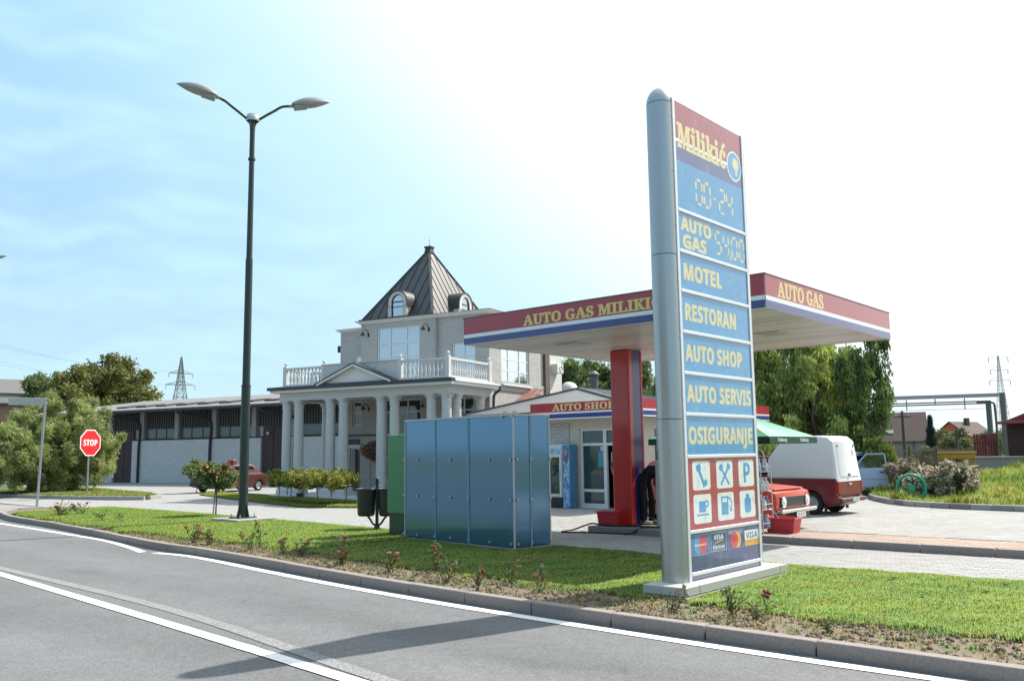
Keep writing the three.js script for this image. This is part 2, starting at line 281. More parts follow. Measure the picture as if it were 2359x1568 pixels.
// grass island at the drive, lawn strip before the house, bank at the right
const ISLE = [[-31.6, -15.55], [-32.6, -14.9], [-39.4, -13.6], [-55, -13.2], [-60, -18], [-42, -18.3], [-34, -17], [-32, -16.3]];
struct('lawn', slab(ISLE, -0.02, 0.19), MT.lawnBase);
{
  const k = structGroup('kerb'), cv = new THREE.CatmullRomCurve3([...ISLE.slice(5), ...ISLE.slice(0, 4)].map(([x, z]) => V(x, 0, z)), false, 'centripetal'), L = cv.getLength(), geo = muv(RB(0.97, 0.24, 0.13, 0, 0.11, 0, 0.02));
  for (let s = 0.5; s < L - 0.4; s += 1) { const p = cv.getPointAt(s / L), t = cv.getTangentAt(s / L), m = mesh('kerb_stone', geo, MT.concrete, k); m.position.copy(p); m.rotation.y = Math.atan2(-t.z, t.x); }
}
const STRIP = [[-18.6, -16.0], [-20.3, -16.6], [-22.3, -15.75], [-28.6, -17.3], [-33, -18.6], [-34, -20], [-27, -19.0], [-22, -18.2], [-18.2, -17.5]];
struct('lawn', slab(STRIP, 0.05, 0.13), MT.lawnBase);
const BANK = [[-10.2, -29.2], [-9.7, -27.6], [-8.4, -25.45], [-7.3, -24.45], [-5, -23.9], [12, -23.4], [12, -44], [-9, -44]];
const bankH = (x, z) => 0.17 + 0.75 * sm(-26, -36, z) * sm(-11, -6, x) + 0.05 * noise2(x * 0.4, z * 0.4);
{
  const g = new THREE.PlaneGeometry(24, 22, 48, 44).rotateX(-Math.PI / 2).translate(0, 0, -34); const p = g.attributes.position;
  for (let i = 0; i < p.count; i++) { const x = p.getX(i), z = p.getZ(i); p.setY(i, inPoly(x, z, BANK) ? bankH(x, z) : 0.02); }
  g.computeVertexNormals(); struct('grass_bank', muv(g), MT.lawnBase);
  const k = structGroup('kerb'), cv = new THREE.CatmullRomCurve3(BANK.slice(0, 6).map(([x, z]) => V(x, 0, z)), false, 'centripetal'), L = cv.getLength(), ks = muv(RB(0.485, 0.22, 0.16, 0, 0.12, 0, 0.02)), ks2 = [0.20, 0.26, 0.33].map((v) => mat(v, v * 0.95, v * 0.9, 0.95));
  for (let s = 0.25; s < L - 0.2; s += 0.5) { const q = cv.getPointAt(s / L), t = cv.getTangentAt(s / L), m = mesh('kerb_stone', ks, ks2[Math.floor(rnd() * 3)], k); m.position.copy(q); m.rotation.y = Math.atan2(-t.z, t.x); }
}
// ---------------------------------------------------------------- grass
const bladeGeo = (n, h, spread, lean, seed) => {
  const r = mulberry(seed), pos = [], nor = [], idx = [];
  for (let i = 0; i < n; i++) {
    const a = r() * 6.283, d = Math.sqrt(r()) * spread, x = Math.cos(a) * d, z = Math.sin(a) * d, hh = h * (0.55 + 0.6 * r()), w = 0.0022 + 0.002 * r(), f = r() * 6.283, l = lean * (0.3 + r()), dx = Math.cos(f), dz = Math.sin(f), b = pos.length / 3;
    const pts = [[-1, 0, 0], [1, 0, 0], [-0.8, 0.55, 0.35], [0.8, 0.55, 0.35], [0, 1, 1]];
    for (const [s, y, k] of pts) { pos.push(x - dz * s * w + dx * l * k * hh, y * hh * (1 - 0.2 * l * k), z + dx * s * w + dz * l * k * hh); nor.push(dx * 0.25, 0.95, dz * 0.25); }
    idx.push(b, b + 1, b + 2, b + 1, b + 3, b + 2, b + 2, b + 3, b + 4);
  }
  const g = new THREE.BufferGeometry(); g.setAttribute('position', new THREE.Float32BufferAttribute(pos, 3)); g.setAttribute('normal', new THREE.Float32BufferAttribute(nor, 3)); g.setIndex(idx); return g;
};
const grassMat = new THREE.MeshPhysicalMaterial({ color: lin(0.19, 0.285, 0.034), roughness: 0.9, transmission: 0.25, specularIntensity: 0.3, thickness: 0, side: THREE.DoubleSide });
function grassField(label, n, pick, geo, scale, tint) {
  const im = new THREE.InstancedMesh(geo, grassMat, n), o = new THREE.Object3D(), c = new THREE.Color(); let k = 0, guard = 0;
  while (k < n && guard++ < n * 30) {
    const p = pick(); if (!p) continue; const [x, y, z] = p;
    o.position.set(x, y, z); o.rotation.set(R(-0.12, 0.12), R(0, 6.28), R(-0.12, 0.12)); const s = scale(x, z) * R(0.75, 1.25); o.scale.set(s, s, s); o.updateMatrix(); im.setMatrixAt(k, o.matrix);
    const t = tint(x, z), q = R(0.8, 1.2); im.setColorAt(k, c.setRGB(q * t[0] * R(0.9, 1.12), q * t[1], q * t[2] * R(0.8, 1.2))); k++;
  }
  im.count = k; im.name = numbered('grass'); im.userData = { kind: 'stuff', label, category: 'grass' }; scene.add(im); return im;
}
const lawnTint = (x, z) => { const a = noise2(x * 0.55, z * 0.55), b = noise2(x * 2.3 + 4, z * 2.3); return [1 + 0.16 * a + 0.14 * b, 1 + 0.05 * a, 1 - 0.1 * a]; };
{
  const inLawn = (x, z) => z < lawnEdge(x) + 0.05 && z > (x > -2.4 ? -11.5 : x > -5 ? mix(-11.36, -11.5, (x + 5) / 2.6) : x > -9 ? mix(-11.45, -11.36, (x + 9) / 4) : x > -15 ? mix(-11.95, -11.45, (x + 15) / 6) : mix(-12.5, -11.95, Math.max(0, (x + 24.9) / 9.9)));
  const skipBase = (x, z) => (x > -5.36 && x < -4.79 && z < -8.14 && z > -10.65) || (x < -9.2 && x > -13 && z < -10.6 - (x + 9.2) * -0.11 && z > -11.7);
  grassField('short mown green lawn grass along the road verge', 170000, () => { const x = R(-12, 3.2), z = R(-11.5, -7.6); return inLawn(x, z) && !skipBase(x, z) ? [x, GY - 0.005, z] : null; }, bladeGeo(8, 0.042, 0.03, 0.6, 5), (x, z) => 1 + 0.25 * noise2(x * 1.4, z * 1.4), lawnTint);
  grassField('short mown green lawn grass round the lamp post', 64000, () => { const x = R(-27.3, -12), z = R(-12.4, -7.8); return inLawn(x, z) && !skipBase(x, z) ? [x, GY - 0.005, z] : null; }, bladeGeo(8, 0.055, 0.045, 0.5, 6), () => 1.15, lawnTint);
  // ragged weeds and dry tufts on the soil strip
  grassField('thin dry weeds on the bare soil strip beside the kerb', 7000, () => { const x = R(-26, 2.5), f = frontZ(x), z = R(f - 1.25, f - 0.18), d = noise2(x * 0.8, z * 1.6); return rnd() < 0.2 + 0.8 * sm(0.05, 0.6, d) * sm(f - 0.3, f - 1.1, z) ? [x, GY - 0.02, z] : null; }, bladeGeo(7, 0.055, 0.03, 1.1, 9), () => 1, (x, z) => noise2(x * 1.7, z * 1.7) > -0.2 ? [1.05, 0.62, 1.5] : [0.6, 0.65, 0.9]);
  grassField('grass and weeds of the drive island', 16000, () => { const x = R(-44, -31.6), z = R(-18.4, -13.3); return inPoly(x, z, ISLE) ? [x, 0.185, z] : null; }, bladeGeo(9, 0.09, 0.08, 0.5, 12), () => 1.2, () => [1.05, 0.85, 1]);
  grassField('lawn strip grass under the little trees', 14000, () => { const x = R(-34, -18.2), z = R(-20, -15.6); return inPoly(x, z, STRIP) ? [x, 0.125, z] : null; }, bladeGeo(9, 0.07, 0.07, 0.5, 13), () => 1.1, () => [1.15, 0.95, 1]);
  grassField('rough tall grass on the bank behind the yard', 42000, () => { const x = R(-10, 4.5), z = R(-44, -23.6); return inPoly(x, z, BANK) && rnd() < sm(-23.7, -25.2, z) + 0.12 ? [x, bankH(x, z) - 0.02, z] : null; }, bladeGeo(9, 0.16, 0.08, 0.7, 14), (x, z) => 1 + 0.9 * sm(-0.2, 0.7, noise2(x * 0.5, z * 0.5)), (x, z) => { const a = noise2(x * 0.35 + 7, z * 0.35); return [1.15 + 0.3 * a, 0.98, 1.0]; });
}
{ // clods and stones on the soil strip
  const g = new THREE.IcosahedronGeometry(0.014, 0), p = g.attributes.position; for (let i = 0; i < p.count; i++) p.setY(i, p.getY(i) * 0.7);
  const n = 6500, im = new THREE.InstancedMesh(g, mat(0.19, 0.145, 0.105, 0.97), n), o = new THREE.Object3D(), c = new THREE.Color(); let k = 0;
  while (k < n) { const x = R(-20, 2.8), f = frontZ(x), z = R(f - 1.3, f - 0.15); if (rnd() > 0.25 + 0.75 * sm(-0.2, 0.5, noise2(x * 1.1, z * 2))) continue; o.position.set(x, GY - 0.01, z); o.rotation.set(R(0, 6), R(0, 6), R(0, 6)); const s = R(0.3, 1) ** 2 * 2.2 + 0.25; o.scale.set(s, s * R(0.6, 1), s * R(0.7, 1.2)); o.updateMatrix(); im.setMatrixAt(k, o.matrix); const q = R(0.45, 1.35); im.setColorAt(k, c.setRGB(q, q * R(0.92, 1), q * R(0.85, 1))); k++; }
  im.name = 'soil_clods'; im.userData = { kind: 'stuff', label: 'crumbly brown soil clods along the kerb', category: 'soil' }; scene.add(im);
}
// ---------------------------------------------------------------- pylon sign
const GOLD = '#d6c688', SKYB = '#3a8fc0', RED = '#a63a44';
function spread(x, txt, cx, y, w, h, font, fill, stroke) { // text stretched to a box: cx = left edge, y = baseline
  x.save(); x.font = font; const m = x.measureText(txt), ah = m.actualBoundingBoxAscent || 70; x.translate(cx, y); x.scale(w / m.width, h / ah); x.textBaseline = 'alphabetic'; x.textAlign = 'left';
  if (stroke) { x.lineJoin = 'round'; x.strokeStyle = stroke[0]; x.lineWidth = stroke[1]; x.strokeText(txt, 0, 0); }
  x.fillStyle = fill; x.fillText(txt, 0, 0); x.restore();
}
const BOLD = 'bold 100px sans-serif', SERIF = 'bold 100px serif';
function seg7(x, ch, px, py, w, h, t) {
  const on = { 0: 'abcdef', 2: 'abged', 4: 'fgbc', 5: 'afgcd', '-': 'g' }[ch] || '', g = t * 0.35, hw = w, hh = h / 2;
  const H = (yy) => { x.beginPath(); x.moveTo(px + g + t * 0.5, py + yy); x.lineTo(px + hw - g - t * 0.5, py + yy); x.stroke(); };
  const Vv = (xx, y0) => { x.beginPath(); x.moveTo(px + xx, py + y0 + g + t * 0.4); x.lineTo(px + xx, py + y0 + hh - g - t * 0.4); x.stroke(); };
  x.lineWidth = t; x.lineCap = 'butt';
  if (on.includes('a')) H(0); if (on.includes('g')) H(hh); if (on.includes('d')) H(h);
  if (on.includes('f')) Vv(0, 0); if (on.includes('b')) Vv(hw, 0); if (on.includes('e')) Vv(0, hh); if (on.includes('c')) Vv(hw, hh);
}
const rr = (x, a, b, w, h, r) => { x.beginPath(); x.roundRect(a, b, w, h, r); };
// thin dust and weathering over a print: specks, blotches and a few run marks
function grime(x, w, h, seed) {
  const r = mulberry(seed);
  for (let i = 0; i < w * h / 900; i++) { x.fillStyle = r() < 0.5 ? 'rgba(235,232,220,0.05)' : 'rgba(40,40,40,0.045)'; x.beginPath(); x.ellipse(r() * w, r() * h, 2 + r() * 26, 2 + r() * 18, r() * 3, 0, 7); x.fill(); }
  for (let i = 0; i < w / 14; i++) { x.fillStyle = 'rgba(60,58,52,0.06)'; const a = r() * w, b = r() * h; x.fillRect(a, b, 1 + r() * 1.5, h * (0.1 + 0.35 * r())); }
}
{
  const SX = -5.0, sgn = thing('price_sign_pylon', 'tall aluminium pylon sign with blue panels and yellow lettering on the verge', 'sign', [-5.155, GY, -9.43]);
  const y0 = 0.235 - GY, yS = 5.67 - GY;
  // plinth of metal-clad blocks
  mesh('foundation', muv(B2(-0.20, 0.36, -0.03, 0.022, -1.2, 1.29)), MT.concrete, sgn);
  for (const [a, b] of [[1.27, 0.98], [0.972, -0.98], [-0.988, -1.18]]) mesh('plinth_block', RB2(-0.18, 0.34, 0.03, y0, a, b, 0.008), mat(0.44, 0.44, 0.43, 0.45, { metalness: 0.15 }), sgn);
  mesh('plinth_core', B2(-0.17, 0.325, 0.0, y0 - 0.006, -1.16, 1.25), MT.dark, sgn);
  // rounded end columns in three lengths; local z + is towards the road
  const T = 0.155, prof = (z0, dir) => { const p = []; for (let i = 0; i <= 18; i++) { const a = Math.PI * i / 18; p.push([Math.cos(a) * T, dir * (Math.sin(a) * T * 1.02) + z0]); } p.push([-T, z0 - dir * 0.05], [T, z0 - dir * 0.05]); return p; };
  const colM = mat(0.40, 0.43, 0.44, 0.3, { metalness: 0.7 });
  const seg = [[y0, 1.98 - GY], [1.988 - GY, 3.83 - GY], [3.838 - GY, 5.62 - GY]];
  for (const [dir, z0] of [[1, 0.88], [-1, -0.88]]) {
    for (const [a, b] of seg) { const g = new THREE.ExtrudeGeometry(new THREE.Shape(prof(z0, dir).map(([x, z]) => new THREE.Vector2(x, -z))), { depth: b - a, bevelEnabled: false, curveSegments: 4 }); g.rotateX(-Math.PI / 2); g.translate(0, a, 0); mesh('end_column', toCreasedNormals(g, 0.6), colM, sgn); }
    if (dir < 0) continue;
    const cap = new THREE.SphereGeometry(T, 20, 8, 0, Math.PI * 2, 0, Math.PI / 2).scale(1, 1.3, 1).translate(0, 5.628 - GY, z0);
    mesh('end_cap', cap, colM, sgn);
  }
  mesh('back_panel', B2(-T + 0.004, T - 0.035, y0, yS - 0.035, -0.86, 0.86), MT.aluMatt, sgn);
  mesh('top_cover', B2(-T - 0.004, T - 0.01, yS - 0.035, yS - 0.01, -0.9, 0.9), MT.dark, sgn);
  const F = SX + 5.155;                                            // local x of the face
  for (const z of [0.852, -0.852]) mesh('edge_trim', RB2(F - 0.045, F + 0.012, y0, yS + 0.012, z - 0.026, z + 0.026, 0.006), mat(0.70, 0.72, 0.72, 0.4, { metalness: 0.4 }), sgn);
  for (const z of [0.885, -0.885]) for (let i = 0; i < 9; i++) mesh('rivet', new THREE.SphereGeometry(0.008, 8, 6).translate(F + 0.004, y0 + 0.1 + i * 0.64, z), MT.steel, sgn);
  const yl = (px, py) => onX(px * 0.78633, py * 0.78633, SX).y - GY;
  const cuts = [yl(1993, 615), yl(1997.3, 734.6), yl(2004, 851.6), yl(2009.6, 971.8), yl(2012.5, 1092.3), yl(2014.8, 1212.9), yl(2020.5, 1337.4), yl(2025, 1559), yl(2026.8, 1683)];
  const lev = [yS, ...cuts, y0];
  const W = 1.65, PXM = 340;
  const draw = [
    (x, w, h) => { // brand header and opening hours
      const h1 = h * 0.545; x.fillStyle = '#9c4a55'; x.fillRect(0, 0, w, h1 * 0.74); x.fillStyle = '#4d5a8c'; x.fillRect(0, h1 * 0.66, w, h1 * 0.34); x.fillStyle = SKYB; x.fillRect(0, h1, w, h - h1);
      x.fillStyle = '#e9efe6'; x.fillRect(0, h1 * 0.63, w, h1 * 0.055);
      spread(x, 'Milikić', w * 0.03, h1 * 0.755, w * 0.715, h1 * 0.44, SERIF, '#d8cb88', ['#d8cb88', 5]);
      const cx = w * 0.875, cy = h1 * 0.64, r = w * 0.105; x.fillStyle = '#d9e3d6'; x.beginPath(); x.arc(cx, cy, r * 1.13, 0, 7); x.fill(); x.fillStyle = '#3f93cf'; x.beginPath(); x.arc(cx, cy, r, 0, 7); x.fill();
      x.fillStyle = '#d8cf93'; x.beginPath(); x.moveTo(cx - r * 0.1, cy - r * 0.62); x.quadraticCurveTo(cx + r * 0.7, cy - r * 0.75, cx + r * 0.72, cy - r * 0.05); x.quadraticCurveTo(cx + r * 0.5, cy + r * 0.1, cx + r * 0.42, cy + r * 0.62); x.quadraticCurveTo(cx + r * 0.1, cy + r * 0.8, cx + r * 0.12, cy + r * 0.2); x.quadraticCurveTo(cx - r * 0.45, cy + r * 0.05, cx - r * 0.1, cy - r * 0.62); x.fill();
      x.strokeStyle = GOLD; const sy = h1 + (h - h1) * 0.24, sh = (h - h1) * 0.50, sw = w * 0.085; '00-24'.split('').forEach((c, i) => seg7(x, c, w * (0.27 + i * 0.118 - (i > 2 ? 0.012 : 0)), sy, sw * (c === '-' ? 0.8 : 1), sh, w * 0.021));
    },
    (x, w, h) => { x.fillStyle = SKYB; x.fillRect(0, 0, w, h); spread(x, 'AUTO', w * 0.04, h * 0.46, w * 0.43, h * 0.35, BOLD, GOLD, [GOLD, 5]); spread(x, 'GAS', w * 0.05, h * 0.90, w * 0.34, h * 0.35, BOLD, GOLD, [GOLD, 5]); x.strokeStyle = GOLD; ['5', '4', '0', '0'].forEach((c, i) => seg7(x, c, w * (0.53 + i * 0.118 + (i > 1 ? 0.015 : 0)), h * 0.20, w * 0.078, h * 0.58, w * 0.02)); x.fillStyle = GOLD; x.fillRect(w * 0.745, h * 0.73, w * 0.02, w * 0.03); },
    ...[['MOTEL', 0.04, 0.56], ['RESTORAN', 0.04, 0.76], ['AUTO SHOP', 0.035, 0.83], ['AUTO SERVIS', 0.035, 0.945], ['OSIGURANJE', 0.03, 0.95]].map(([t, a, b]) => (x, w, h) => { x.fillStyle = SKYB; x.fillRect(0, 0, w, h); spread(x, t, w * a, h * 0.70, w * b, h * 0.42, BOLD, GOLD, [GOLD, 4]); }),
    (x, w, h) => { // pictograms
      x.fillStyle = RED; x.fillRect(0, 0, w, h); const bw = w * 0.24, bh = h * 0.40, b = '#3b94cf';
      const cell = (i, j) => [w * (0.065 + i * 0.33), h * (0.055 + j * 0.46)];
      for (let j = 0; j < 2; j++) for (let i = 0; i < 3; i++) { const [a, c] = cell(i, j); x.fillStyle = '#dfe5e3'; rr(x, a, c, bw, bh, bw * 0.1); x.fill(); }
      x.fillStyle = b; x.strokeStyle = b; x.lineCap = 'round';
      let [a, c] = cell(0, 0); x.lineWidth = bw * 0.13; x.beginPath(); x.moveTo(a + bw * 0.33, c + bh * 0.24); x.lineTo(a + bw * 0.62, c + bh * 0.80); x.stroke(); x.save(); x.translate(a + bw * 0.33, c + bh * 0.22); x.rotate(-0.35); x.fillRect(-bw * 0.12, -bh * 0.11, bw * 0.26, bh * 0.22); x.restore(); x.save(); x.translate(a + bw * 0.68, c + bh * 0.79); x.rotate(-0.35); x.fillRect(-bw * 0.13, -bh * 0.11, bw * 0.26, bh * 0.2); x.restore();
      [a, c] = cell(1, 0); x.lineWidth = bw * 0.09; x.beginPath(); x.moveTo(a + bw * 0.3, c + bh * 0.28); x.lineTo(a + bw * 0.72, c + bh * 0.84); x.moveTo(a + bw * 0.72, c + bh * 0.26); x.lineTo(a + bw * 0.28, c + bh * 0.84); x.stroke(); x.beginPath(); x.ellipse(a + bw * 0.28, c + bh * 0.24, bw * 0.12, bh * 0.12, -0.4, 0, 7); x.fill(); x.save(); x.translate(a + bw * 0.74, c + bh * 0.22); x.rotate(0.5); x.fillRect(-bw * 0.1, -bh * 0.1, bw * 0.2, bh * 0.19); x.restore();
      [a, c] = cell(2, 0); x.save(); x.font = BOLD; x.translate(a + bw * 0.24, c + bh * 0.86); x.scale(bw * 0.0092, bh * 0.0104); x.fillText('P', 0, 0); x.restore();
      [a, c] = cell(0, 1); x.fillRect(a + bw * 0.3, c + bh * 0.24, bw * 0.38, bh * 0.38); x.lineWidth = bw * 0.06; x.beginPath(); x.ellipse(a + bw * 0.7, c + bh * 0.34, bw * 0.12, bh * 0.1, 0, -1.6, 1.6); x.stroke(); x.fillRect(a + bw * 0.16, c + bh * 0.68, bw * 0.68, bh * 0.055);
      [a, c] = cell(1, 1); x.fillRect(a + bw * 0.22, c + bh * 0.14, bw * 0.42, bh * 0.66); x.fillStyle = '#dfe5e3'; x.fillRect(a + bw * 0.29, c + bh * 0.20, bw * 0.28, bh * 0.16); x.lineWidth = bw * 0.055; x.strokeStyle = b; x.beginPath(); x.moveTo(a + bw * 0.66, c + bh * 0.2); x.quadraticCurveTo(a + bw * 0.9, c + bh * 0.25, a + bw * 0.84, c + bh * 0.6); x.quadraticCurveTo(a + bw * 0.8, c + bh * 0.82, a + bw * 0.72, c + bh * 0.5); x.stroke();
      [a, c] = cell(2, 1); x.fillStyle = b; rr(x, a + bw * 0.3, c + bh * 0.26, bw * 0.42, bh * 0.56, bw * 0.1); x.fill(); x.fillRect(a + bw * 0.4, c + bh * 0.13, bw * 0.22, bh * 0.2);
    },
    (x, w, h) => { // card marks
      x.fillStyle = '#46507a'; x.fillRect(0, 0, w, h); const bw = w * 0.225, bh = h * 0.50, y = h * 0.07, A = (i) => w * (0.025 + i * 0.25), S = (t, a, b, ww, hh, f) => spread(x, t, a, b, ww, hh, BOLD, f);
      let a = A(0); x.fillStyle = '#3568a8'; x.fillRect(a, y, bw, bh); x.strokeStyle = '#7f93c4'; x.lineWidth = 3; x.strokeRect(a, y, bw, bh); x.fillStyle = '#2f8fc8'; x.beginPath(); x.arc(a + bw * 0.37, y + bh * 0.5, bw * 0.26, 0, 7); x.fill(); x.fillStyle = '#c8444c'; x.beginPath(); x.arc(a + bw * 0.64, y + bh * 0.5, bw * 0.26, 0, 7); x.fill(); S('Maestro', a + bw * 0.16, y + bh * 0.56, bw * 0.68, bh * 0.11, '#dfe8ee');
      a = A(1); x.fillStyle = '#2d5675'; x.fillRect(a, y, bw, bh); x.strokeStyle = '#a8bcc8'; x.strokeRect(a + 2, y + 2, bw - 4, bh - 4); S('VISA', a + bw * 0.2, y + bh * 0.38, bw * 0.62, bh * 0.25, '#e8eeee'); x.strokeStyle = '#c9a04e'; x.lineWidth = 5; x.beginPath(); x.moveTo(a + bw * 0.3, y + bh * 0.56); x.quadraticCurveTo(a + bw * 0.55, y + bh * 0.44, a + bw * 0.82, y + bh * 0.44); x.stroke(); S('Electron', a + bw * 0.12, y + bh * 0.88, bw * 0.76, bh * 0.22, '#dfe8ee');
      a = A(2); x.fillStyle = '#37528f'; x.fillRect(a, y, bw, bh); x.strokeStyle = '#6d82ba'; x.lineWidth = 3; x.strokeRect(a, y, bw, bh); x.fillStyle = '#7f9cc8'; x.fillRect(a + 3, y + 3, bw - 6, bh * 0.18); x.fillStyle = '#e0b04c'; x.beginPath(); x.arc(a + bw * 0.62, y + bh * 0.57, bw * 0.25, 0, 7); x.fill(); x.fillStyle = '#d2444a'; x.beginPath(); x.arc(a + bw * 0.40, y + bh * 0.57, bw * 0.25, 0, 7); x.fill();
      a = A(3); x.fillStyle = '#e6eae8'; x.fillRect(a, y, bw, bh); x.fillStyle = '#30558c'; x.fillRect(a, y, bw, bh * 0.16); x.fillStyle = '#e3a53f'; x.fillRect(a, y + bh * 0.68, bw, bh * 0.32); S('VISA', a + bw * 0.1, y + bh * 0.60, bw * 0.8, bh * 0.35, '#2d4a80');
    },
    (x, w, h) => { x.fillStyle = '#46507a'; x.fillRect(0, 0, w, h); },
  ];
  const pn = ['brand_panel', 'gas_price_panel', 'text_panel', 'text_panel', 'text_panel', 'text_panel', 'text_panel', 'pictogram_panel', 'card_panel', 'base_panel'];
  for (let i = 0; i < 10; i++) {
    const a = lev[i], b = lev[i + 1], h = a - b - 0.02, pw = Math.round(W * PXM), ph = Math.max(16, Math.round(h * PXM));
    const m = new THREE.MeshPhysicalMaterial({ map: canvasTex(pw, ph, (x, w, h) => { draw[i](x, w, h); grime(x, w, h, i + 5); }), roughness: 0.28, clearcoat: 0.9, clearcoatRoughness: 0.06 });
    const g = new THREE.PlaneGeometry(W, h).rotateY(Math.PI / 2).translate(F + 0.0, (a + b) / 2, 0);
    const box = mesh(pn[i], g, m, sgn);
    if (i) mesh('divider_rail', RB2(F - 0.02, F + 0.014, a - 0.018, a + 0.018, -0.824, 0.824, 0.005), mat(0.70, 0.72, 0.72, 0.4, { metalness: 0.4 }), sgn);
  }
  mesh('panel_backing', B2(F - 0.03, F - 0.004, y0, yS, -0.826, 0.826), MT.dark, sgn);
}
// ---------------------------------------------------------------- forecourt canopy
{
  const x0 = -11.31, x1 = -5.38, z0 = -16.75, z1 = -11.58, yb = 3.62, yt = 4.10;
  const cp = thing('filling_station_canopy', 'flat red white and blue canopy on one red post over the pump island', 'canopy', [-9.1, 0, -13.95]);
  const lx = (x) => x + 9.1, lz = (z) => z + 13.95;
  mesh('roof_deck', B2(lx(x0 + 0.02), lx(x1 - 0.02), yb + 0.06, yt - 0.03, lz(z0 + 0.02), lz(z1 - 0.02)), MT.white, cp);
  const band = [[0.30, yt, [0.36, 0.028, 0.035]], [0.065, yt - 0.30, [0.66, 0.66, 0.66]], [0.115, yt - 0.365, [0.022, 0.03, 0.13]]];
  const fascia = (len, txt, t0, t1, lead) => canvasTex(2048, 168, (x, w, h) => {
    const s = h / 0.48; x.fillStyle = '#9c2231'; x.fillRect(0, 0, w, 0.30 * s); x.fillStyle = '#dfe3e6'; x.fillRect(0, 0.30 * s, w, 0.065 * s); x.fillStyle = '#283a78'; x.fillRect(0, 0.365 * s, w, h);
    if (txt) { const a = t0 * w; let b = (t1 - t0) * w; if (lead) { x.font = SERIF; b *= x.measureText(txt).width / x.measureText(lead).width; } spread(x, txt, a + 4, 0.272 * s + 3, b, 0.225 * s, SERIF, '#5a1a22'); spread(x, txt, a, 0.270 * s, b, 0.225 * s, SERIF, '#d8c168', ['#d8c168', 5]); }
  });
  const fm = (t) => new THREE.MeshPhysicalMaterial({ map: t, roughness: 0.30, clearcoat: 0.8, clearcoatRoughness: 0.12 });
  const H = yt - yb, L1 = x1 - x0, L2 = z1 - z0;
  mesh('fascia_board', new THREE.PlaneGeometry(L1, H).translate(lx((x0 + x1) / 2), (yb + yt) / 2, lz(z1) + 0.012), fm(fascia(L1, 'AUTO GAS MILIKIĆ', (onZ(1207, 745, z1).x - x0) / L1, (onZ(1501, 705, z1).x - x0) / L1, 'AUTO GAS MILIKI')), cp);
  mesh('fascia_board', new THREE.PlaneGeometry(L2, H).rotateY(Math.PI / 2).translate(lx(x1) + 0.012, (yb + yt) / 2, lz((z0 + z1) / 2)), fm(fascia(L2, 'AUTO GAS', (z1 - onX(1790, 660, x1).z) / L2, (z1 - onX(1896, 690, x1).z) / L2)), cp);
  mesh('fascia_board', new THREE.PlaneGeometry(L1, H).rotateY(Math.PI).translate(lx((x0 + x1) / 2), (yb + yt) / 2, lz(z0) - 0.012), fm(fascia(L1)), cp);
  mesh('fascia_board', new THREE.PlaneGeometry(L2, H).rotateY(-Math.PI / 2).translate(lx(x0) - 0.012, (yb + yt) / 2, lz((z0 + z1) / 2)), fm(fascia(L2)), cp);
  mesh('top_edge_trim', merge([B2(lx(x0) - 0.02, lx(x1) + 0.02, yt + 0.001, yt + 0.02, lz(z1) - 0.04, lz(z1) + 0.018), B2(lx(x1) - 0.04, lx(x1) + 0.018, yt + 0.0015, yt + 0.019, lz(z0) - 0.02, lz(z1) - 0.041), B2(lx(x0) - 0.018, lx(x0) + 0.04, yt + 0.0015, yt + 0.019, lz(z0) - 0.02, lz(z1) - 0.041)]), mat(0.16, 0.06, 0.06, 0.5), cp);
  mesh('fascia_backing', merge([B2(lx(x0), lx(x1), yb + 0.002, yt - 0.002, lz(z1) - 0.018, lz(z1) + 0.008), B2(lx(x0), lx(x1), yb + 0.002, yt - 0.002, lz(z0) - 0.008, lz(z0) + 0.018), B2(lx(x1) - 0.018, lx(x1) + 0.008, yb + 0.003, yt - 0.003, lz(z0) + 0.019, lz(z1) - 0.019), B2(lx(x0) - 0.008, lx(x0) + 0.018, yb + 0.003, yt - 0.003, lz(z0) + 0.019, lz(z1) - 0.019)]), MT.white, cp);
  const slats = [0.60, 0.54, 0.65].map((v) => new THREE.MeshPhysicalMaterial({ color: lin(v, v * 0.965, v * 0.88), roughness: 0.42, clearcoat: 0.35, clearcoatRoughness: 0.18 }));
  const n = 26, wz = (L2 - 0.06) / n, pg = RB(L1 - 0.06, 0.02, wz - 0.022, 0, 0, 0, 0.006, 1);
  for (let i = 0; i < n; i++) { const s = mesh('soffit_plank', pg, slats[Math.floor(rnd() * 3)], cp); s.position.set(lx((x0 + x1) / 2), yb + 0.022 + R(-0.0015, 0.0015), lz(z0 + 0.03 + wz * (i + 0.5))); }
  for (const [a, b] of [[-9.9, -13.05], [-6.6, -14.4], [-6.7, -13.0]]) { const f = mesh('recessed_light', RB2(lx(a) - 0.24, lx(a) + 0.24, yb + 0.0, yb + 0.016, lz(b) - 0.24, lz(b) + 0.24, 0.006), mat(0.42, 0.40, 0.36, 0.5), cp); mesh('lens', B2(lx(a) - 0.18, lx(a) + 0.18, yb - 0.004, yb + 0.004, lz(b) - 0.18, lz(b) + 0.18), mat(0.5, 0.5, 0.46, 0.2), f); }
  // post: red cladding with a blue recessed strip on the side
  const red = new THREE.MeshPhysicalMaterial({ color: lin(0.50, 0.022, 0.018), roughness: 0.34, clearcoat: 0.6, clearcoatRoughness: 0.12 }), blue = new THREE.MeshPhysicalMaterial({ color: lin(0.03, 0.035, 0.16), roughness: 0.3, clearcoat: 0.5, clearcoatRoughness: 0.1 });
  const px = -0.74, pz = -0.77; // the post stands off centre, near the end of the island
  const P2 = (a, b, c, d, e, f) => B2(px + a, px + b, c, d, pz + e, pz + f), PR = (a, b, c, d, e, f, r) => RB2(px + a, px + b, c, d, pz + e, pz + f, r);
  mesh('post_core', P2(-0.215, 0.185, IY, yb + 0.01, -0.22, 0.22), blue, cp);
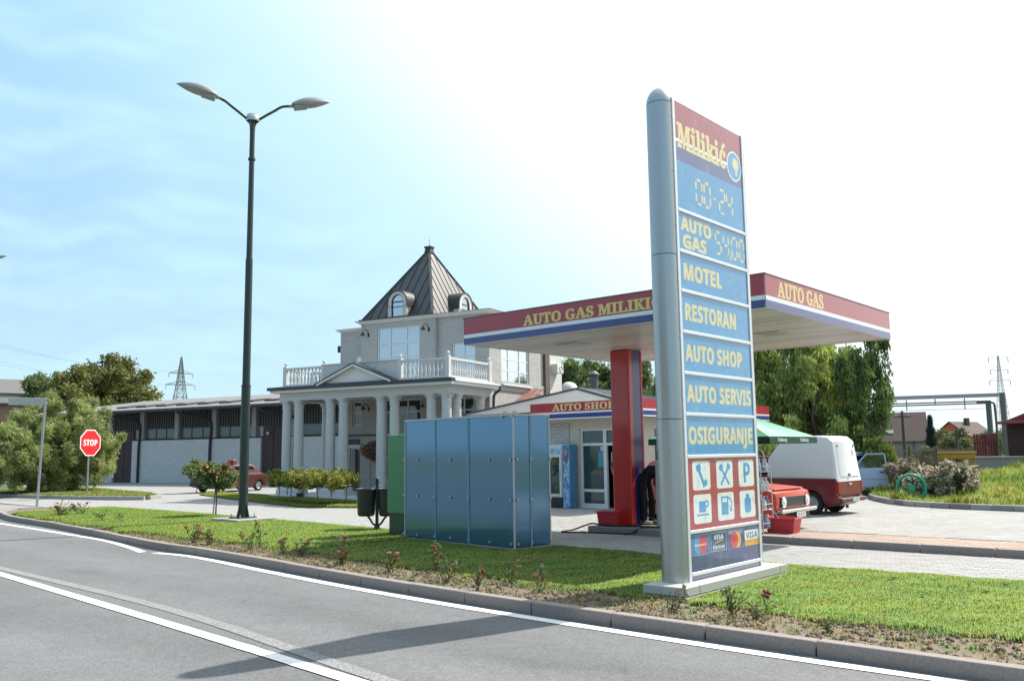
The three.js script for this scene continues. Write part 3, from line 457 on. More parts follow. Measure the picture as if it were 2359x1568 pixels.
  mesh('post_cladding', PR(-0.24, 0.20, IY, yb + 0.008, 0.11, 0.25, 0.03), red, cp);
  mesh('post_cladding', PR(-0.24, 0.20, IY, yb + 0.008, -0.25, -0.18, 0.025), red, cp);
  mesh('post_cladding', PR(-0.242, -0.18, IY + 0.002, yb + 0.006, -0.175, 0.105, 0.01), red, cp);
  mesh('switch_box', RB2(px - 0.27, px - 0.25, 1.42, 1.62, pz + 0.15, pz + 0.24, 0.004), mat(0.6, 0.6, 0.58, 0.5), cp);
}
// ---------------------------------------------------------------- lamp post
{
  const lp = thing('street_lamp', 'dark green double armed street lamp on a concrete pad in the verge', 'street lamp', [-18.55, GY, -11.56]);
  const green = mat(0.016, 0.036, 0.030, 0.38), pale = mat(0.25, 0.27, 0.27, 0.42), bowl = mat(0.27, 0.27, 0.245, 0.22);
  mesh('concrete_pad', muv(RB(1.15, 0.12, 1.0, 0, 0.03, 0, 0.015)), MT.concrete, lp);
  mesh('base_plate', RB(0.46, 0.025, 0.46, 0, 0.10, 0, 0.004), green, lp);
  for (const [a, b] of [[1, 1], [1, -1], [-1, 1], [-1, -1]]) mesh('anchor_bolt', merge([cyl(0.012, 0.012, 0.1, a * 0.19, 0.14, b * 0.19, 6), cyl(0.024, 0.024, 0.02, a * 0.19, 0.125, b * 0.19, 6)]), MT.steel, lp);
  for (let i = 0; i < 4; i++) { const g = extrude([[0, 0], [0.20, 0], [0.10, 0.36], [0, 0.36]], 0.014).translate(0, 0.112, -0.007); g.rotateY(i * Math.PI / 2 + 0.25); mesh('gusset', g, green, lp); }
  mesh('pole', lathe([[0, 0.11], [0.108, 0.11], [0.105, 3.1], [0.104, 3.16], [0.092, 3.2], [0.085, 6.2], [0.083, 6.25], [0.072, 6.29], [0.062, 9.2], [0.062, 9.72]], 20), green, lp);
  mesh('collar', cyl(0.09, 0.09, 0.05, 0, 8.75, 0), green, lp); mesh('collar', cyl(0.112, 0.112, 0.05, 0, 3.17, 0), green, lp);
  mesh('pole_cap', merge([cyl(0.085, 0.085, 0.06, 0, 9.82, 0), bar([0.02, 9.6, 0.06], [-0.02, 9.9, 0.1], 0.008)]), MT.steel, lp);
  mesh('crown_reflector', lathe([[0.0, 9.92], [0.14, 9.88], [0.17, 9.75], [0.15, 9.72]], 18), mat(0.4, 0.42, 0.42, 0.25, { metalness: 0.7 }), lp);
  const dir = V(0.48, 0, -0.877);
  for (const s of [1, -1]) {
    const d = dir.clone().multiplyScalar(s), at = (r, y) => d.clone().multiplyScalar(r).setY(y - GY);
    const path = new THREE.CurvePath(); const pts = [at(0.03, 9.55), at(0.05, 9.75), at(0.12, 9.86), at(0.55, 10.19), at(0.64, 10.26), at(0.72, 10.30), at(s > 0 ? 1.08 : 1.0, s > 0 ? 10.37 : 10.40)];
    const arm = mesh('arm', new THREE.TubeGeometry(new THREE.CatmullRomCurve3(pts, false, 'centripetal'), 40, 0.033, 10), green, lp);
    const L = 0.96, hs = part('luminaire', lp);
    // shell: lofted from profile, wide in the middle and pointed at the tip
    const up = [], dn = [], N = 18;
    const shell = (yTop, yBot) => { const pos = [], idx = [], M = 12; for (let i = 0; i <= N; i++) { const t = i / N, w = 0.215 * Math.pow(Math.sin(Math.PI * (0.16 + 0.84 * t)), 0.75) * (1 - 0.25 * t) + 0.004, h = 0.18 * Math.pow(Math.sin(Math.PI * (0.12 + 0.88 * t)), 0.8); for (let j = 0; j <= M; j++) { const a = Math.PI * j / M; pos.push(t * L, yTop * Math.sin(a) * h + yBot * Math.sin(a) * 0.085 * Math.sin(Math.PI * t), Math.cos(a) * w); } } for (let i = 0; i < N; i++) for (let j = 0; j < M; j++) { const b = i * (M + 1) + j; idx.push(b, b + 1, b + M + 1, b + 1, b + M + 2, b + M + 1); } const g = new THREE.BufferGeometry(); g.setAttribute('position', new THREE.Float32BufferAttribute(pos, 3)); g.setIndex(idx); g.computeVertexNormals(); return g; };
    const sm2 = pale.clone(); sm2.side = THREE.DoubleSide;
    mesh('housing', shell(1, 0), sm2, hs); const bw = bowl.clone(); bw.side = THREE.DoubleSide; mesh('bowl', shell(0, -1.0), bw, hs);
    mesh('gear_box', RB(0.34, 0.10, 0.24, 0.19, -0.05, 0, 0.03), pale, hs); mesh('socket', cyl(0.04, 0.04, 0.14).rotateZ(Math.PI / 2).translate(-0.03, 0.0, 0), pale, hs);
    const p = at(s > 0 ? 0.96 : 0.86, 10.35); hs.position.copy(p); hs.rotation.y = Math.atan2(-d.z, d.x); hs.rotateZ(rad(13));
  }
  const l2 = copyOf(lp, 'dark green street lamp farther along the road beyond the drive', [-42.9, 0.1, -12.4], 0);
}
// ---------------------------------------------------------------- stop sign and the sign seen from behind
{
  const p = onY(199, 1140, 0.19), s = thing('stop_sign', 'red octagonal STOP sign on a grey post in the drive island', 'sign', [p.x, 0.17, p.z], rad(112));
  mesh('post', merge([cyl(0.035, 0.035, 2.45, 0, 1.22, 0), cyl(0.05, 0.05, 0.04, 0, 0.02, 0)]), MT.steel, s);
  const oct = (r) => Array.from({ length: 8 }, (_, i) => [Math.cos((i + 0.5) * Math.PI / 4) * r, Math.sin((i + 0.5) * Math.PI / 4) * r]);
  mesh('plate', extrude(oct(0.56), 0.02).translate(0, 2.05, 0.04), mat(0.45, 0.45, 0.45, 0.5), s);
  const t = canvasTex(512, 512, (x, w) => { x.fillStyle = '#f1ece6'; x.fillRect(0, 0, w, w); x.fillStyle = '#d51f2c'; x.beginPath(); oct(w * 0.495).forEach(([a, b], i) => x[i ? 'lineTo' : 'moveTo'](w / 2 + a, w / 2 + b)); x.fill(); spread(x, 'STOP', w * 0.155, w * 0.605, w * 0.69, w * 0.225, BOLD, '#f4efe8', ['#f4efe8', 3]); });
  const g = new THREE.ShapeGeometry(new THREE.Shape(oct(0.555).map((q) => new THREE.Vector2(...q)))), uv = g.attributes.uv; for (let i = 0; i < uv.count; i++) uv.setXY(i, g.attributes.position.getX(i) / 1.04 + 0.5, g.attributes.position.getY(i) / 1.04 + 0.5);
  mesh('face', g.translate(0, 2.05, 0.066), new THREE.MeshStandardMaterial({ map: t, roughness: 0.45 }), s);
  for (const y of [1.8, 2.3]) mesh('bracket', B(0.1, 0.04, 0.06, 0, y, 0.02), MT.steel, s);
}
{
  const p = onY(84, 1165, 0.1), s = thing('road_sign', 'tall grey post with a pale board seen from behind at the verge tip', 'sign', [p.x, 0.08, p.z]);
  mesh('post', bar([0, 0, 0], [0.12, 3.5, -0.05], 0.04, 12), MT.steel, s);
  const m = mesh('board', RB(1.1, 0.24, 0.03, 0, 0, 0, 0.01), mat(0.36, 0.38, 0.36, 0.5), s); m.position.set(-0.12, 3.42, 0.42); m.rotation.y = rad(62);
  for (const y of [3.36, 3.5]) mesh('bracket', B(0.1, 0.03, 0.08, 0.12, y, -0.07), MT.steel, s);
}
// ---------------------------------------------------------------- blue polycarbonate enclosure, green cabinet, bins
{
  const kx = -9.28, kz = -10.6, th = rad(-6.5), Wd = 2.93, Dp = 0.79, Ht = 2.14;
  const k = thing('polycarbonate_enclosure', 'blue translucent polycarbonate box with bolted sheets standing on the verge', 'enclosure', [kx, GY, kz], th);
  // local: near corner at the origin, box runs to -x and -z
  mesh('footing', muv(B2(-Wd - 0.05, 0.05, -0.05, 0.035, -Dp - 0.05, 0.05)), MT.concrete, k);
  const frame = mat(0.25, 0.27, 0.28, 0.5, { metalness: 0.4 });
  // twin-wall sheet: fine upright flutes
  const flute = dataTex(64, 0.048, (u) => { const v = 0.5 + 0.5 * Math.sin(u * 2 * Math.PI * 4); return [v, v, v]; }, false);
  const MUV = (...a) => muv(B2(...a));
  const poly = new THREE.MeshPhysicalMaterial({ color: lin(0.13, 0.30, 0.48), roughness: 0.09, metalness: 0.6, transmission: 0.75, thickness: 0, ior: 1.6, bumpMap: flute, bumpScale: 0.0005 });
  const xs = [-Wd, -2.03, -1.12, 0], b0 = 0.05;
  for (let i = 0; i < 3; i++) mesh('sheet', MUV(xs[i] + 0.006, xs[i + 1] - 0.006, b0, Ht - 0.03, -0.004, 0.004), poly, k);
  for (let i = 0; i < 3; i++) mesh('sheet', MUV(xs[i] + 0.006, xs[i + 1] - 0.006, b0, Ht - 0.03, -Dp - 0.004, -Dp + 0.004), poly, k);
  for (const [a, b] of [[0, -0.36], [-0.36, -Dp]]) { mesh('sheet', MUV(-0.004, 0.004, b0, Ht - 0.03, a - 0.008, b + 0.008), poly, k); mesh('sheet', MUV(-Wd - 0.004, -Wd + 0.004, b0, Ht - 0.03, a - 0.008, b + 0.008), poly, k); }
  mesh('sheet', MUV(-Wd + 0.02, -0.02, Ht - 0.026, Ht - 0.018, -Dp + 0.02, -0.02), poly, k);
  const post = (x, z) => B(0.022, Ht - 0.04, 0.022, x, Ht / 2, z), rail = (y) => [B(Wd - 0.04, 0.016, 0.016, -Wd / 2, y, -0.018), B(Wd - 0.04, 0.03, 0.03, -Wd / 2, y, -Dp + 0.025), B(0.03, 0.03, Dp - 0.1, -0.025, y, -Dp / 2), B(0.03, 0.03, Dp - 0.1, -Wd + 0.025, y, -Dp / 2)];
  for (const x of xs) for (const z of [-0.03, -Dp + 0.03]) mesh('frame_post', post(x === 0 ? -0.03 : x === -Wd ? -Wd + 0.03 : x, z), frame, k);
  for (const y of [b0 + 0.02, Ht - 0.045]) for (const r of rail(y)) mesh('frame_rail', r, frame, k);
  for (const y of [0.78, 1.42]) mesh('frame_rail', B(Wd - 0.06, 0.008, 0.01, -Wd / 2, y, -0.012), frame, k);
  const edge = mat(0.45, 0.47, 0.47, 0.5, { metalness: 0.3 });
  for (const g of [B(Wd + 0.03, 0.03, 0.02, -Wd / 2, Ht - 0.012, 0.012), B(0.02, 0.03, Dp, 0.012, Ht - 0.0125, -Dp / 2 - 0.001), B(0.02, 0.03, Dp, -Wd - 0.012, Ht - 0.0125, -Dp / 2 - 0.001), B(Wd + 0.03, 0.03, 0.02, -Wd / 2, Ht - 0.012, -Dp - 0.012)]) mesh('top_trim', g, edge, k);
  for (const g of [B(0.022, Ht - 0.08, 0.022, 0.006, Ht / 2, 0.006), B(0.012, Ht - 0.08, 0.03, 0.004, Ht / 2, -Dp), B(0.022, Ht - 0.08, 0.022, -Wd - 0.006, Ht / 2, 0.006)]) mesh('corner_trim', g, edge, k);
  for (const g of [B(0.03, Ht - 0.08, 0.008, xs[1], Ht / 2, 0.009), B(0.045, Ht - 0.08, 0.008, xs[2], Ht / 2, 0.009), B(0.008, Ht - 0.08, 0.04, 0.009, Ht / 2, -0.36)]) mesh('joint_strip', g, mat(0.12, 0.26, 0.36, 0.4), k);
  for (const y of [0.1, 0.78, 1.42]) for (const x of [-2.97, -2.55, -2.05, -1.6, -1.12, -0.58, -0.06]) mesh('bolt', merge([cyl(0.022, 0.022, 0.012, 0, 0, 0, 10).rotateX(Math.PI / 2), new THREE.SphereGeometry(0.014, 8, 6)]).translate(x, y, 0.018), MT.steel, k);
  for (const y of [0.1, 0.78, 1.42]) for (const z of [-0.06, -0.36, -0.8]) mesh('bolt', merge([cyl(0.022, 0.022, 0.012, 0, 0, 0, 10).rotateZ(Math.PI / 2), new THREE.SphereGeometry(0.014, 8, 6)]).translate(0.018, y, z), MT.steel, k);
  for (const x of [-0.25, -0.02]) mesh('clamp', tube([[x, Ht - 0.06, 0.03], [x + 0.02, Ht + 0.035, 0.0], [x + 0.03, Ht + 0.03, -0.06], [x + 0.03, Ht - 0.05, -0.07]], 0.012, 16, 6), mat(0.55, 0.50, 0.44, 0.6), k);
}
{
  const g = thing('green_cabinet', 'tall bright green metal cabinet at the end of the blue enclosure', 'cabinet', [-12.66, GY, -11.16], rad(-6.5));
  const gm = new THREE.MeshPhysicalMaterial({ color: lin(0.004, 0.17, 0.05), roughness: 0.35, clearcoat: 0.25, clearcoatRoughness: 0.08 });
  mesh('body', RB2(-0.36, 0.27, 0.42, 1.88, -0.5, 0, 0.012), gm, g); mesh('base', RB2(-0.34, 0.25, 0, 0.418, -0.47, -0.035, 0.008), mat(0.012, 0.05, 0.025, 0.5), g);
}
{
  const p = onY(868, 1222, GY), b = thing('litter_bin_pair', 'two black litter bins on one post beside the green cabinet', 'litter bin', [p.x, GY - 0.01, p.z]);
  const bm = mat(0.022, 0.028, 0.026, 0.42);
  mesh('post', merge([cyl(0.035, 0.03, 1.0, 0, 0.5, 0), cyl(0.075, 0.05, 0.12, 0, 0.06, 0), new THREE.SphereGeometry(0.04, 12, 8).translate(0, 1.03, 0), cyl(0.05, 0.05, 0.03, 0, 0.96, 0)]), bm, b);
  for (const s of [-1, 1]) {
    const bin = mesh('bin', lathe([[0.0, 0.30], [0.15, 0.30], [0.175, 0.34], [0.2, 0.80], [0.212, 0.80], [0.212, 0.84], [0.185, 0.84], [0.16, 0.36], [0, 0.35]], 20).translate(s * 0.19, 0, s * -0.12), bm, b);
    mesh('rim', new THREE.TorusGeometry(0.208, 0.014, 8, 24).rotateX(Math.PI / 2).translate(s * 0.19, 0.84, s * -0.12), bm, bin);
    mesh('bracket', tube([[0, 0.12, 0], [s * 0.06, 0.14, s * -0.04], [s * 0.12, 0.24, s * -0.08], [s * 0.17, 0.31, s * -0.11]], 0.022, 16, 8), bm, b);
  }
}
// ---------------------------------------------------------------- walls, bricks, windows (used by all buildings)
const basis = (o, u, n) => new THREE.Matrix4().makeBasis(u, V(0, 1, 0), n).setPosition(o);
const UX = V(1, 0, 0), UZ = V(0, 0, 1), NX = V(-1, 0, 0), NZ = V(0, 0, -1);
// a wall sheet with openings: holes are [x0, x1, y0, y1] measured from o along u and up
function wallSheet(name, parent, o, u, n, w, h, holes, m, t = 0.2) {
  const g = extrude([[0, 0], [w, 0], [w, h], [0, h]], t, 0, holes.map(([a, b, c, d]) => [[a, c], [a, d], [b, d], [b, c]])).translate(0, 0, -t).applyMatrix4(basis(o, u, n));
  return mesh(name, muv(g), m, parent);
}
const unitBox = strip(new THREE.BoxGeometry(1, 1, 1));
function brickFace(parent, o, u, n, w, h, holes, tones, keep = 0, L = 0.25, Hb = 0.065, J = 0.011) {
  const list = [], M = basis(o, u, n); let c = 0;
  for (let y = J / 2; y + Hb <= h + 0.005; y += Hb + J, c++) for (let x = -(c % 2) * (L + J) / 2; x < w; x += L + J) {
    let segs = [[Math.max(0.004, x), Math.min(w - 0.004, x + L)]];
    for (const [a, b, p, q] of holes) if (y < q && y + Hb > p) segs = segs.flatMap(([s, e]) => e <= a || s >= b ? [[s, e]] : [[s, a - 0.004], [b + 0.004, e]].filter(([i, j]) => j - i > 0.03));
    for (const [s, e] of segs) if (e - s > 0.03) list.push([(s + e) / 2, y + Hb / 2, e - s]);
  }
  const mt = new THREE.Matrix4(), place = ([x, y, l]) => mt.makeScale(l, Hb, 0.03).setPosition(x, y, -0.007 + R(-0.0015, 0.0015)).premultiply(M);
  const k = Math.min(keep, list.length);
  for (let i = 0; i < k; i++) { const m = mesh('brick', unitBox, tones[Math.floor(rnd() * tones.length)], parent); m.applyMatrix4(place(list[i])); }
  if (list.length > k) {
    const im = new THREE.InstancedMesh(unitBox, tones[0], list.length - k), cc = new THREE.Color();
    for (let i = k; i < list.length; i++) { im.setMatrixAt(i - k, place(list[i])); const q = R(0.92, 1.05); im.setColorAt(i - k, cc.setRGB(q, q * R(0.98, 1.01), q * R(0.95, 1.01))); }
    im.name = 'brickwork'; im.userData.kind = 'stuff'; parent.add(im);
  }
}
const whiteBrick = [0.435, 0.45, 0.42, 0.46].map((v) => mat(v, v * 0.985, v * 0.96, 0.8));
// a window: o = lower left corner of the opening, cols / rows = bar positions in metres
function windowUnit(name, parent, o, u, n, w, h, cols, rows, fm, gm, rec = 0.07, fw = 0.055) {
  const g = part(name, parent), M = basis(o, u, n), add = (nm, geo, m) => mesh(nm, geo.applyMatrix4(M), m, g);
  add('frame_bar', B2(0, fw, 0, h, -rec - 0.04, -rec + 0.015), fm); add('frame_bar', B2(w - fw, w, 0, h, -rec - 0.04, -rec + 0.015), fm);
  add('frame_bar', B2(fw, w - fw, 0, fw, -rec - 0.04, -rec + 0.0145), fm); add('frame_bar', B2(fw, w - fw, h - fw, h, -rec - 0.04, -rec + 0.0145), fm);
  const cx = [0, ...cols, w], ry = [0, ...rows, h];
  for (const c of cols) add('mullion', B2(c - fw / 2, c + fw / 2, fw, h - fw, -rec - 0.035, -rec + 0.010), fm);
  for (const r of rows) for (let i = 0; i < cx.length - 1; i++) add('transom', B2(cx[i] + (i ? fw / 2 : fw), cx[i + 1] - (i < cx.length - 2 ? fw / 2 : fw), r - fw / 2, r + fw / 2, -rec - 0.033, -rec + 0.008), fm);
  for (let i = 0; i < cx.length - 1; i++) for (let j = 0; j < ry.length - 1; j++) { const p = add('pane', B2(cx[i] + fw / 2, cx[i + 1] - fw / 2, ry[j] + fw / 2, ry[j + 1] - fw / 2, -rec - 0.026, -rec - 0.014), gm); }
  return g;
}
function sconce(parent, x, y, z) { // gooseneck wall lamp on a wall that faces +z
  const g = part('wall_lamp', parent);
  mesh('back_plate', RB(0.07, 0.16, 0.03, x, y - 0.05, z + 0.015, 0.008), MT.black, g);
  mesh('arm', tube([[x, y - 0.05, z + 0.03], [x, y + 0.06, z + 0.06], [x - 0.04, y + 0.16, z + 0.14], [x - 0.1, y + 0.12, z + 0.22], [x - 0.11, y + 0.04, z + 0.24]], 0.013, 20, 6), MT.black, g);
  mesh('shade', lathe([[0.02, 0.03], [0.03, 0.02], [0.045, -0.02], [0.10, -0.09], [0.095, -0.09], [0.02, -0.01]], 14).translate(x - 0.11, y + 0.02, z + 0.24), MT.black, g);
}
// ---------------------------------------------------------------- the house with the portico
const HO = [-24.42, 0, -19.86], HT = rad(13);
{
  const b = thing('portico_house', 'white brick house with a column portico, balcony and steep pyramid roof', 'house', HO, HT);
  const col = tmat(grainTex(256, 1.2, [0.50, 0.505, 0.50], 0.04, 0.18, 4), 0.7), W = MT.whiteTrim, zw = -2.8, G0 = 0.09;
  mesh('porch_floor', muv(RB2(-3.9, 3.9, G0, 0.22, zw, 0.42, 0.01)), col, b); mesh('porch_step', muv(RB2(-4.2, 4.2, G0, 0.15, 0.42, 0.75, 0.01)), col, b);
  // columns
  const shaft = lathe([[0, 0.5], [0.205, 0.5], [0.205, 0.55], [0.178, 0.60], [0.178, 1.2], [0.172, 2.4], [0.160, 3.3], [0.18, 3.34], [0.18, 3.38], [0.165, 3.41], [0.165, 3.46], [0.20, 3.56], [0.20, 3.62]], 24);
  const sq = (w0, w1, y0, y1) => { const g = new THREE.CylinderGeometry(w1 * Math.SQRT1_2, w0 * Math.SQRT1_2, y1 - y0, 4, 1).rotateY(Math.PI / 4).translate(0, (y0 + y1) / 2, 0); return toCreasedNormals(g, 0.3); };
  const plinth = merge([sq(0.5, 0.5, 0.2, 0.36), sq(0.5, 0.42, 0.36, 0.5)]);
  // curved haunches that turn the capital into the beam
  const haunch = (() => { const p = [[0, 0]]; for (let i = 0; i <= 8; i++) { const a = i / 8 * Math.PI / 2; p.push([0.12 - 0.12 * Math.cos(a), -0.14 + 0.14 * Math.sin(a)]); } p[0] = [0, 0.02]; p.push([0.12, 0.02]); return extrude([[0, 0.02], [0, -0.13], ...Array.from({ length: 8 }, (_, i) => { const a = (i + 1) / 8 * Math.PI / 2; return [0.13 - 0.13 * Math.cos(a), -0.13 + 0.13 * Math.sin(a)]; }), [0.13, 0.02]], 0.30).translate(0, 0, -0.15); })();
  const capG = merge([haunch.clone().translate(0.17, 3.62, 0), haunch.clone().rotateY(Math.PI).translate(-0.17, 3.62, 0), B(0.36, 0.05, 0.36, 0, 3.60, 0)]);
  const cols = [-3.48, -2.9, -1.43, -0.84, 0.82, 1.38, 2.9, 3.5].map((x) => [x, 0, 0]); cols.push([3.5, -0.62, Math.PI / 2], [3.5, -2.2, Math.PI / 2], [-3.48, -0.62, Math.PI / 2], [-3.48, -2.2, Math.PI / 2]);
  for (const [x, z, r] of cols) { const c = mesh('column', shaft, col, b); c.position.set(x, 0, z); c.rotation.y = r; mesh('plinth', plinth, col, c); mesh('capital', capG, col, c); }
  // beam, ceiling, cornice, gutter
  mesh('front_beam', muv(B2(-3.68, 3.7, 3.62, 3.90, -0.19, 0.19)), col, b);
  for (const x of [3.5, -3.48]) mesh('side_beam', muv(B2(x - 0.19, x + 0.19, 3.621, 3.899, zw, -0.192)), col, b);
  mesh('porch_ceiling', muv(B2(-3.3, 3.3, 3.74, 3.80, zw, -0.192)), MT.plaster, b);
  mesh('cornice', muv(B2(-3.95, 3.97, 3.90, 3.985, zw, 0.42)), W, b);
  mesh('gutter', RB2(-4.05, 4.0, 3.99, 4.11, 0.24, 0.50, 0.02), MT.gutter, b); mesh('gutter', RB2(3.86, 4.02, 3.992, 4.06, zw, 0.238, 0.015), W, b);
  mesh('balcony_slab', muv(B2(-3.75, 3.78, 3.986, 4.14, zw, 0.235)), col, b);
  // pediment and parapet
  mesh('parapet', muv(B2(-1.62, 1.60, 4.14, 4.83, -0.02, 0.12)), MT.plaster, b);
  mesh('parapet_coping', muv(B2(-1.66, 1.64, 4.83, 4.87, -0.05, 0.15)), col, b);
  mesh('tympanum', extrude([[-1.42, 4.15], [1.32, 4.15], [-0.05, 4.70]], 0.2).translate(0, 0, 0.125), W, b);
  for (const s of [-1, 1]) { mesh('pediment_edge', beam([-0.05, 4.80, 0.30], [-0.05 + s * 1.72, 4.12, 0.30], 0.42, 0.05), MT.gutter, b); mesh('pediment_moulding', beam([-0.05, 4.735, 0.34], [-0.05 + s * 1.62, 4.095, 0.34], 0.36, 0.06), W, b); }
  // balustrade
  const bal = lathe([[0, 0], [0.035, 0], [0.035, 0.04], [0.022, 0.07], [0.045, 0.17], [0.048, 0.22], [0.026, 0.34], [0.020, 0.42], [0.026, 0.47], [0.034, 0.49], [0.034, 0.53], [0, 0.53]], 10), br = mat(0.54, 0.54, 0.53, 0.55);
  function run(a, c) {
    a = V(...a); c = V(...c); const d = c.clone().sub(a), L = d.length(), n = Math.round(L / 0.165);
    mesh('bottom_rail', beam(a.clone().setY(4.18), c.clone().setY(4.18), 0.09, 0.07), br, b); mesh('handrail', beam(a.clone().setY(4.79), c.clone().setY(4.79), 0.11, 0.08), br, b);
    for (let i = 1; i < n; i++) { const m = mesh('baluster', bal, br, b); m.position.copy(a).addScaledVector(d, i / n).setY(4.214); }
  }
  const newel = (x, z) => { const p = mesh('newel_post', RB(0.16, 0.74, 0.16, x, 4.51, z, 0.01), br, b); mesh('ball_finial', merge([new THREE.SphereGeometry(0.065, 14, 10).translate(x, 4.97, z), cyl(0.035, 0.03, 0.04, x, 4.895, z)]), br, p); };
  run([-3.44, 0, 0.06], [-1.74, 0, 0.06]); run([1.70, 0, 0.06], [3.52, 0, 0.06]); run([3.6, 0, -0.02], [3.6, 0, -2.62]); run([-3.52, 0, -0.02], [-3.52, 0, -2.62]);
  for (const [x, z] of [[-3.52, 0.06], [-1.70, 0.06], [1.66, 0.06], [3.6, 0.06], [3.6, -2.68], [-3.52, -2.68]]) newel(x, z);
  // ground floor front: openings along x from -2.9
  const gx = -2.9, gw = 6.45, gh = 3.82;
  const gHoles = [[0.14, 0.62, 0.22 - G0, 1.86 - G0], [0.22, 0.68, 2.72 - G0, 3.70 - G0], [1.80, 3.46, 0.62 - G0, 3.70 - G0], [4.85, 5.80, 1.2 - G0, 3.66 - G0]];
  const gO = V(gx, G0, zw); wallSheet('ground_floor_wall', b, gO, UX, UZ, gw, gh, gHoles, MT.mortar); brickFace(b, gO.clone().add(V(0, 0, 0)), UX, UZ, gw, gh, [...gHoles, [0, 0.66, 1.86 - G0, 2.30 - G0], [0, 1.72, 2.33 - G0, 2.40 - G0]], whiteBrick);
  mesh('ledge', B2(gx, gx + 1.7, 2.34, 2.39, zw + 0.001, zw + 0.05), MT.gutter, b); mesh('name_plate', RB2(gx + 0.02, gx + 0.62, 2.02, 2.22, zw + 0.002, zw + 0.04, 0.006), mat(0.03, 0.05, 0.08, 0.4), b); mesh('door_lintel', B2(gx + 0.01, gx + 0.64, 1.88, 2.0, zw + 0.002, zw + 0.05), W, b);
  { const d = part('door', b); mesh('door_leaf', RB2(gx + 0.17, gx + 0.30, 0.23, 1.84, zw - 0.42, zw - 0.10, 0.008), mat(0.3, 0.31, 0.32, 0.4), d); mesh('door_frame', merge([B2(gx + 0.14, gx + 0.175, 0.22, 1.86, zw - 0.14, zw - 0.06), B2(gx + 0.585, gx + 0.62, 0.22, 1.86, zw - 0.14, zw - 0.06), B2(gx + 0.175, gx + 0.585, 1.825, 1.86, zw - 0.14, zw - 0.06)]), W, d); mesh('glass', B2(gx + 0.42, gx + 0.58, 0.26, 1.82, zw - 0.12, zw - 0.11), MT.darkGlass, d); }
  const glassG = mat(0.10, 0.11, 0.10, 0.05, { metalness: 0.75 });
  windowUnit('window', b, V(gx + 0.22, 2.72, zw), UX, UZ, 0.46, 0.98, [], [0.52], W, glassG); windowUnit('window', b, V(gx + 1.80, 0.62, zw), UX, UZ, 1.66, 3.08, [0.54, 1.04], [0.9, 1.75, 2.6], W, glassG); windowUnit('window', b, V(gx + 4.85, 1.2, zw), UX, UZ, 0.95, 2.46, [0.5], [1.2, 2.0], W, glassG);
  sconce(b, -1.86, 3.42, zw); sconce(b, 0.92, 3.42, zw);
  // ground floor right side and back
  const sx = gx + gw; wallSheet('side_wall', b, V(sx, G0, zw - 0.2), NZ, UX, 4.6, gh, [], MT.mortar); brickFace(b, V(sx, G0, zw), NZ, UX, 4.8, gh, [], whiteBrick);
  wallSheet('rear_wall', b, V(sx, G0, -7.4), NX, NZ, gw, gh, [], MT.mortar); wallSheet('side_wall', b, V(gx, G0, -7.4), UZ, NX, 4.4, gh, [], MT.mortar);
  mesh('floor_band', merge([B2(gx - 0.02, sx + 0.05, 3.91, 4.135, -7.42, zw - 0.001), B2(sx - 0.01, sx + 0.06, 4.136, 4.26, -7.5, zw)]), mat(0.36, 0.36, 0.36, 0.8), b);
  // upper storey: tower front, right wing, left wing
  const uy = 4.14, uh = 2.56;
  const tO = V(-2.22, uy, zw + 0.06), tH = [[0.79, 2.77, 0.06, 2.36]];
  wallSheet('tower_wall', b, tO, UX, UZ, 3.57, uh, tH, MT.mortar); brickFace(b, tO, UX, UZ, 3.57, uh, tH, whiteBrick, 300);
  windowUnit('window', b, V(-1.43, uy + 0.06, zw + 0.06), UX, UZ, 1.98, 2.30, [0.6, 1.36], [1.13, 1.67], W, MT.mirrorGlass, 0.05);
  const rO = V(1.35, uy, zw), rH = [[0.62, 1.62, 0.08, 1.55]];
  wallSheet('right_wing_wall', b, rO, UX, UZ, 2.2, uh, rH, MT.mortar); brickFace(b, rO, UX, UZ, 2.2, uh, rH, whiteBrick);
  windowUnit('window', b, V(1.97, uy + 0.08, zw), UX, UZ, 1.0, 1.47, [0.5], [0.95], W, MT.mirrorGlass, 0.05);
  const lO = V(-3.42, uy, zw - 0.15), lH = [[0.72, 1.16, 0.1, 1.36]];
  wallSheet('left_wing_wall', b, lO, UX, UZ, 1.2, 2.36, lH, MT.mortar); brickFace(b, lO, UX, UZ, 1.2, 2.36, lH, whiteBrick); windowUnit('window', b, V(-2.70, uy + 0.1, zw - 0.15), UX, UZ, 0.44, 1.26, [], [0.85], W, MT.mirrorGlass, 0.05);
  wallSheet('left_wing_wall', b, V(-3.42, uy, -7.4), UZ, NX, 4.45, 2.36, [], MT.mortar);
  wallSheet('tower_wall', b, V(-2.22, uy + 2.2, zw - 0.8), UZ, NX, 0.86, 0.36, [], MT.mortar);
  const sO = V(sx, uy, zw - 0.001), sH = [[0.9, 3.17, 0.02, 2.15]];
  wallSheet('upper_side_wall', b, V(sx, uy, zw - 0.201), NZ, UX, 4.2, uh, [[0.7, 2.97, 0.02, 2.15]], MT.mortar); brickFace(b, sO, NZ, UX, 4.4, uh, sH, whiteBrick);
  windowUnit('window', b, V(sx, uy + 0.02, zw - 0.901), NZ, UX, 2.27, 2.13, [0.63, 1.53], [0.54, 0.97, 1.5], W, mat(0.72, 0.80, 0.82, 0.05, { metalness: 0.95 }), 0.05);
  mesh('window_sill', RB2(sx - 0.02, sx + 0.13, uy - 0.04, uy + 0.015, zw - 0.88, zw - 3.2, 0.008), W, b);
  wallSheet('upper_rear_wall', b, V(sx, uy, -7.4), NX, NZ, 6.97, 2.36, [], MT.mortar);
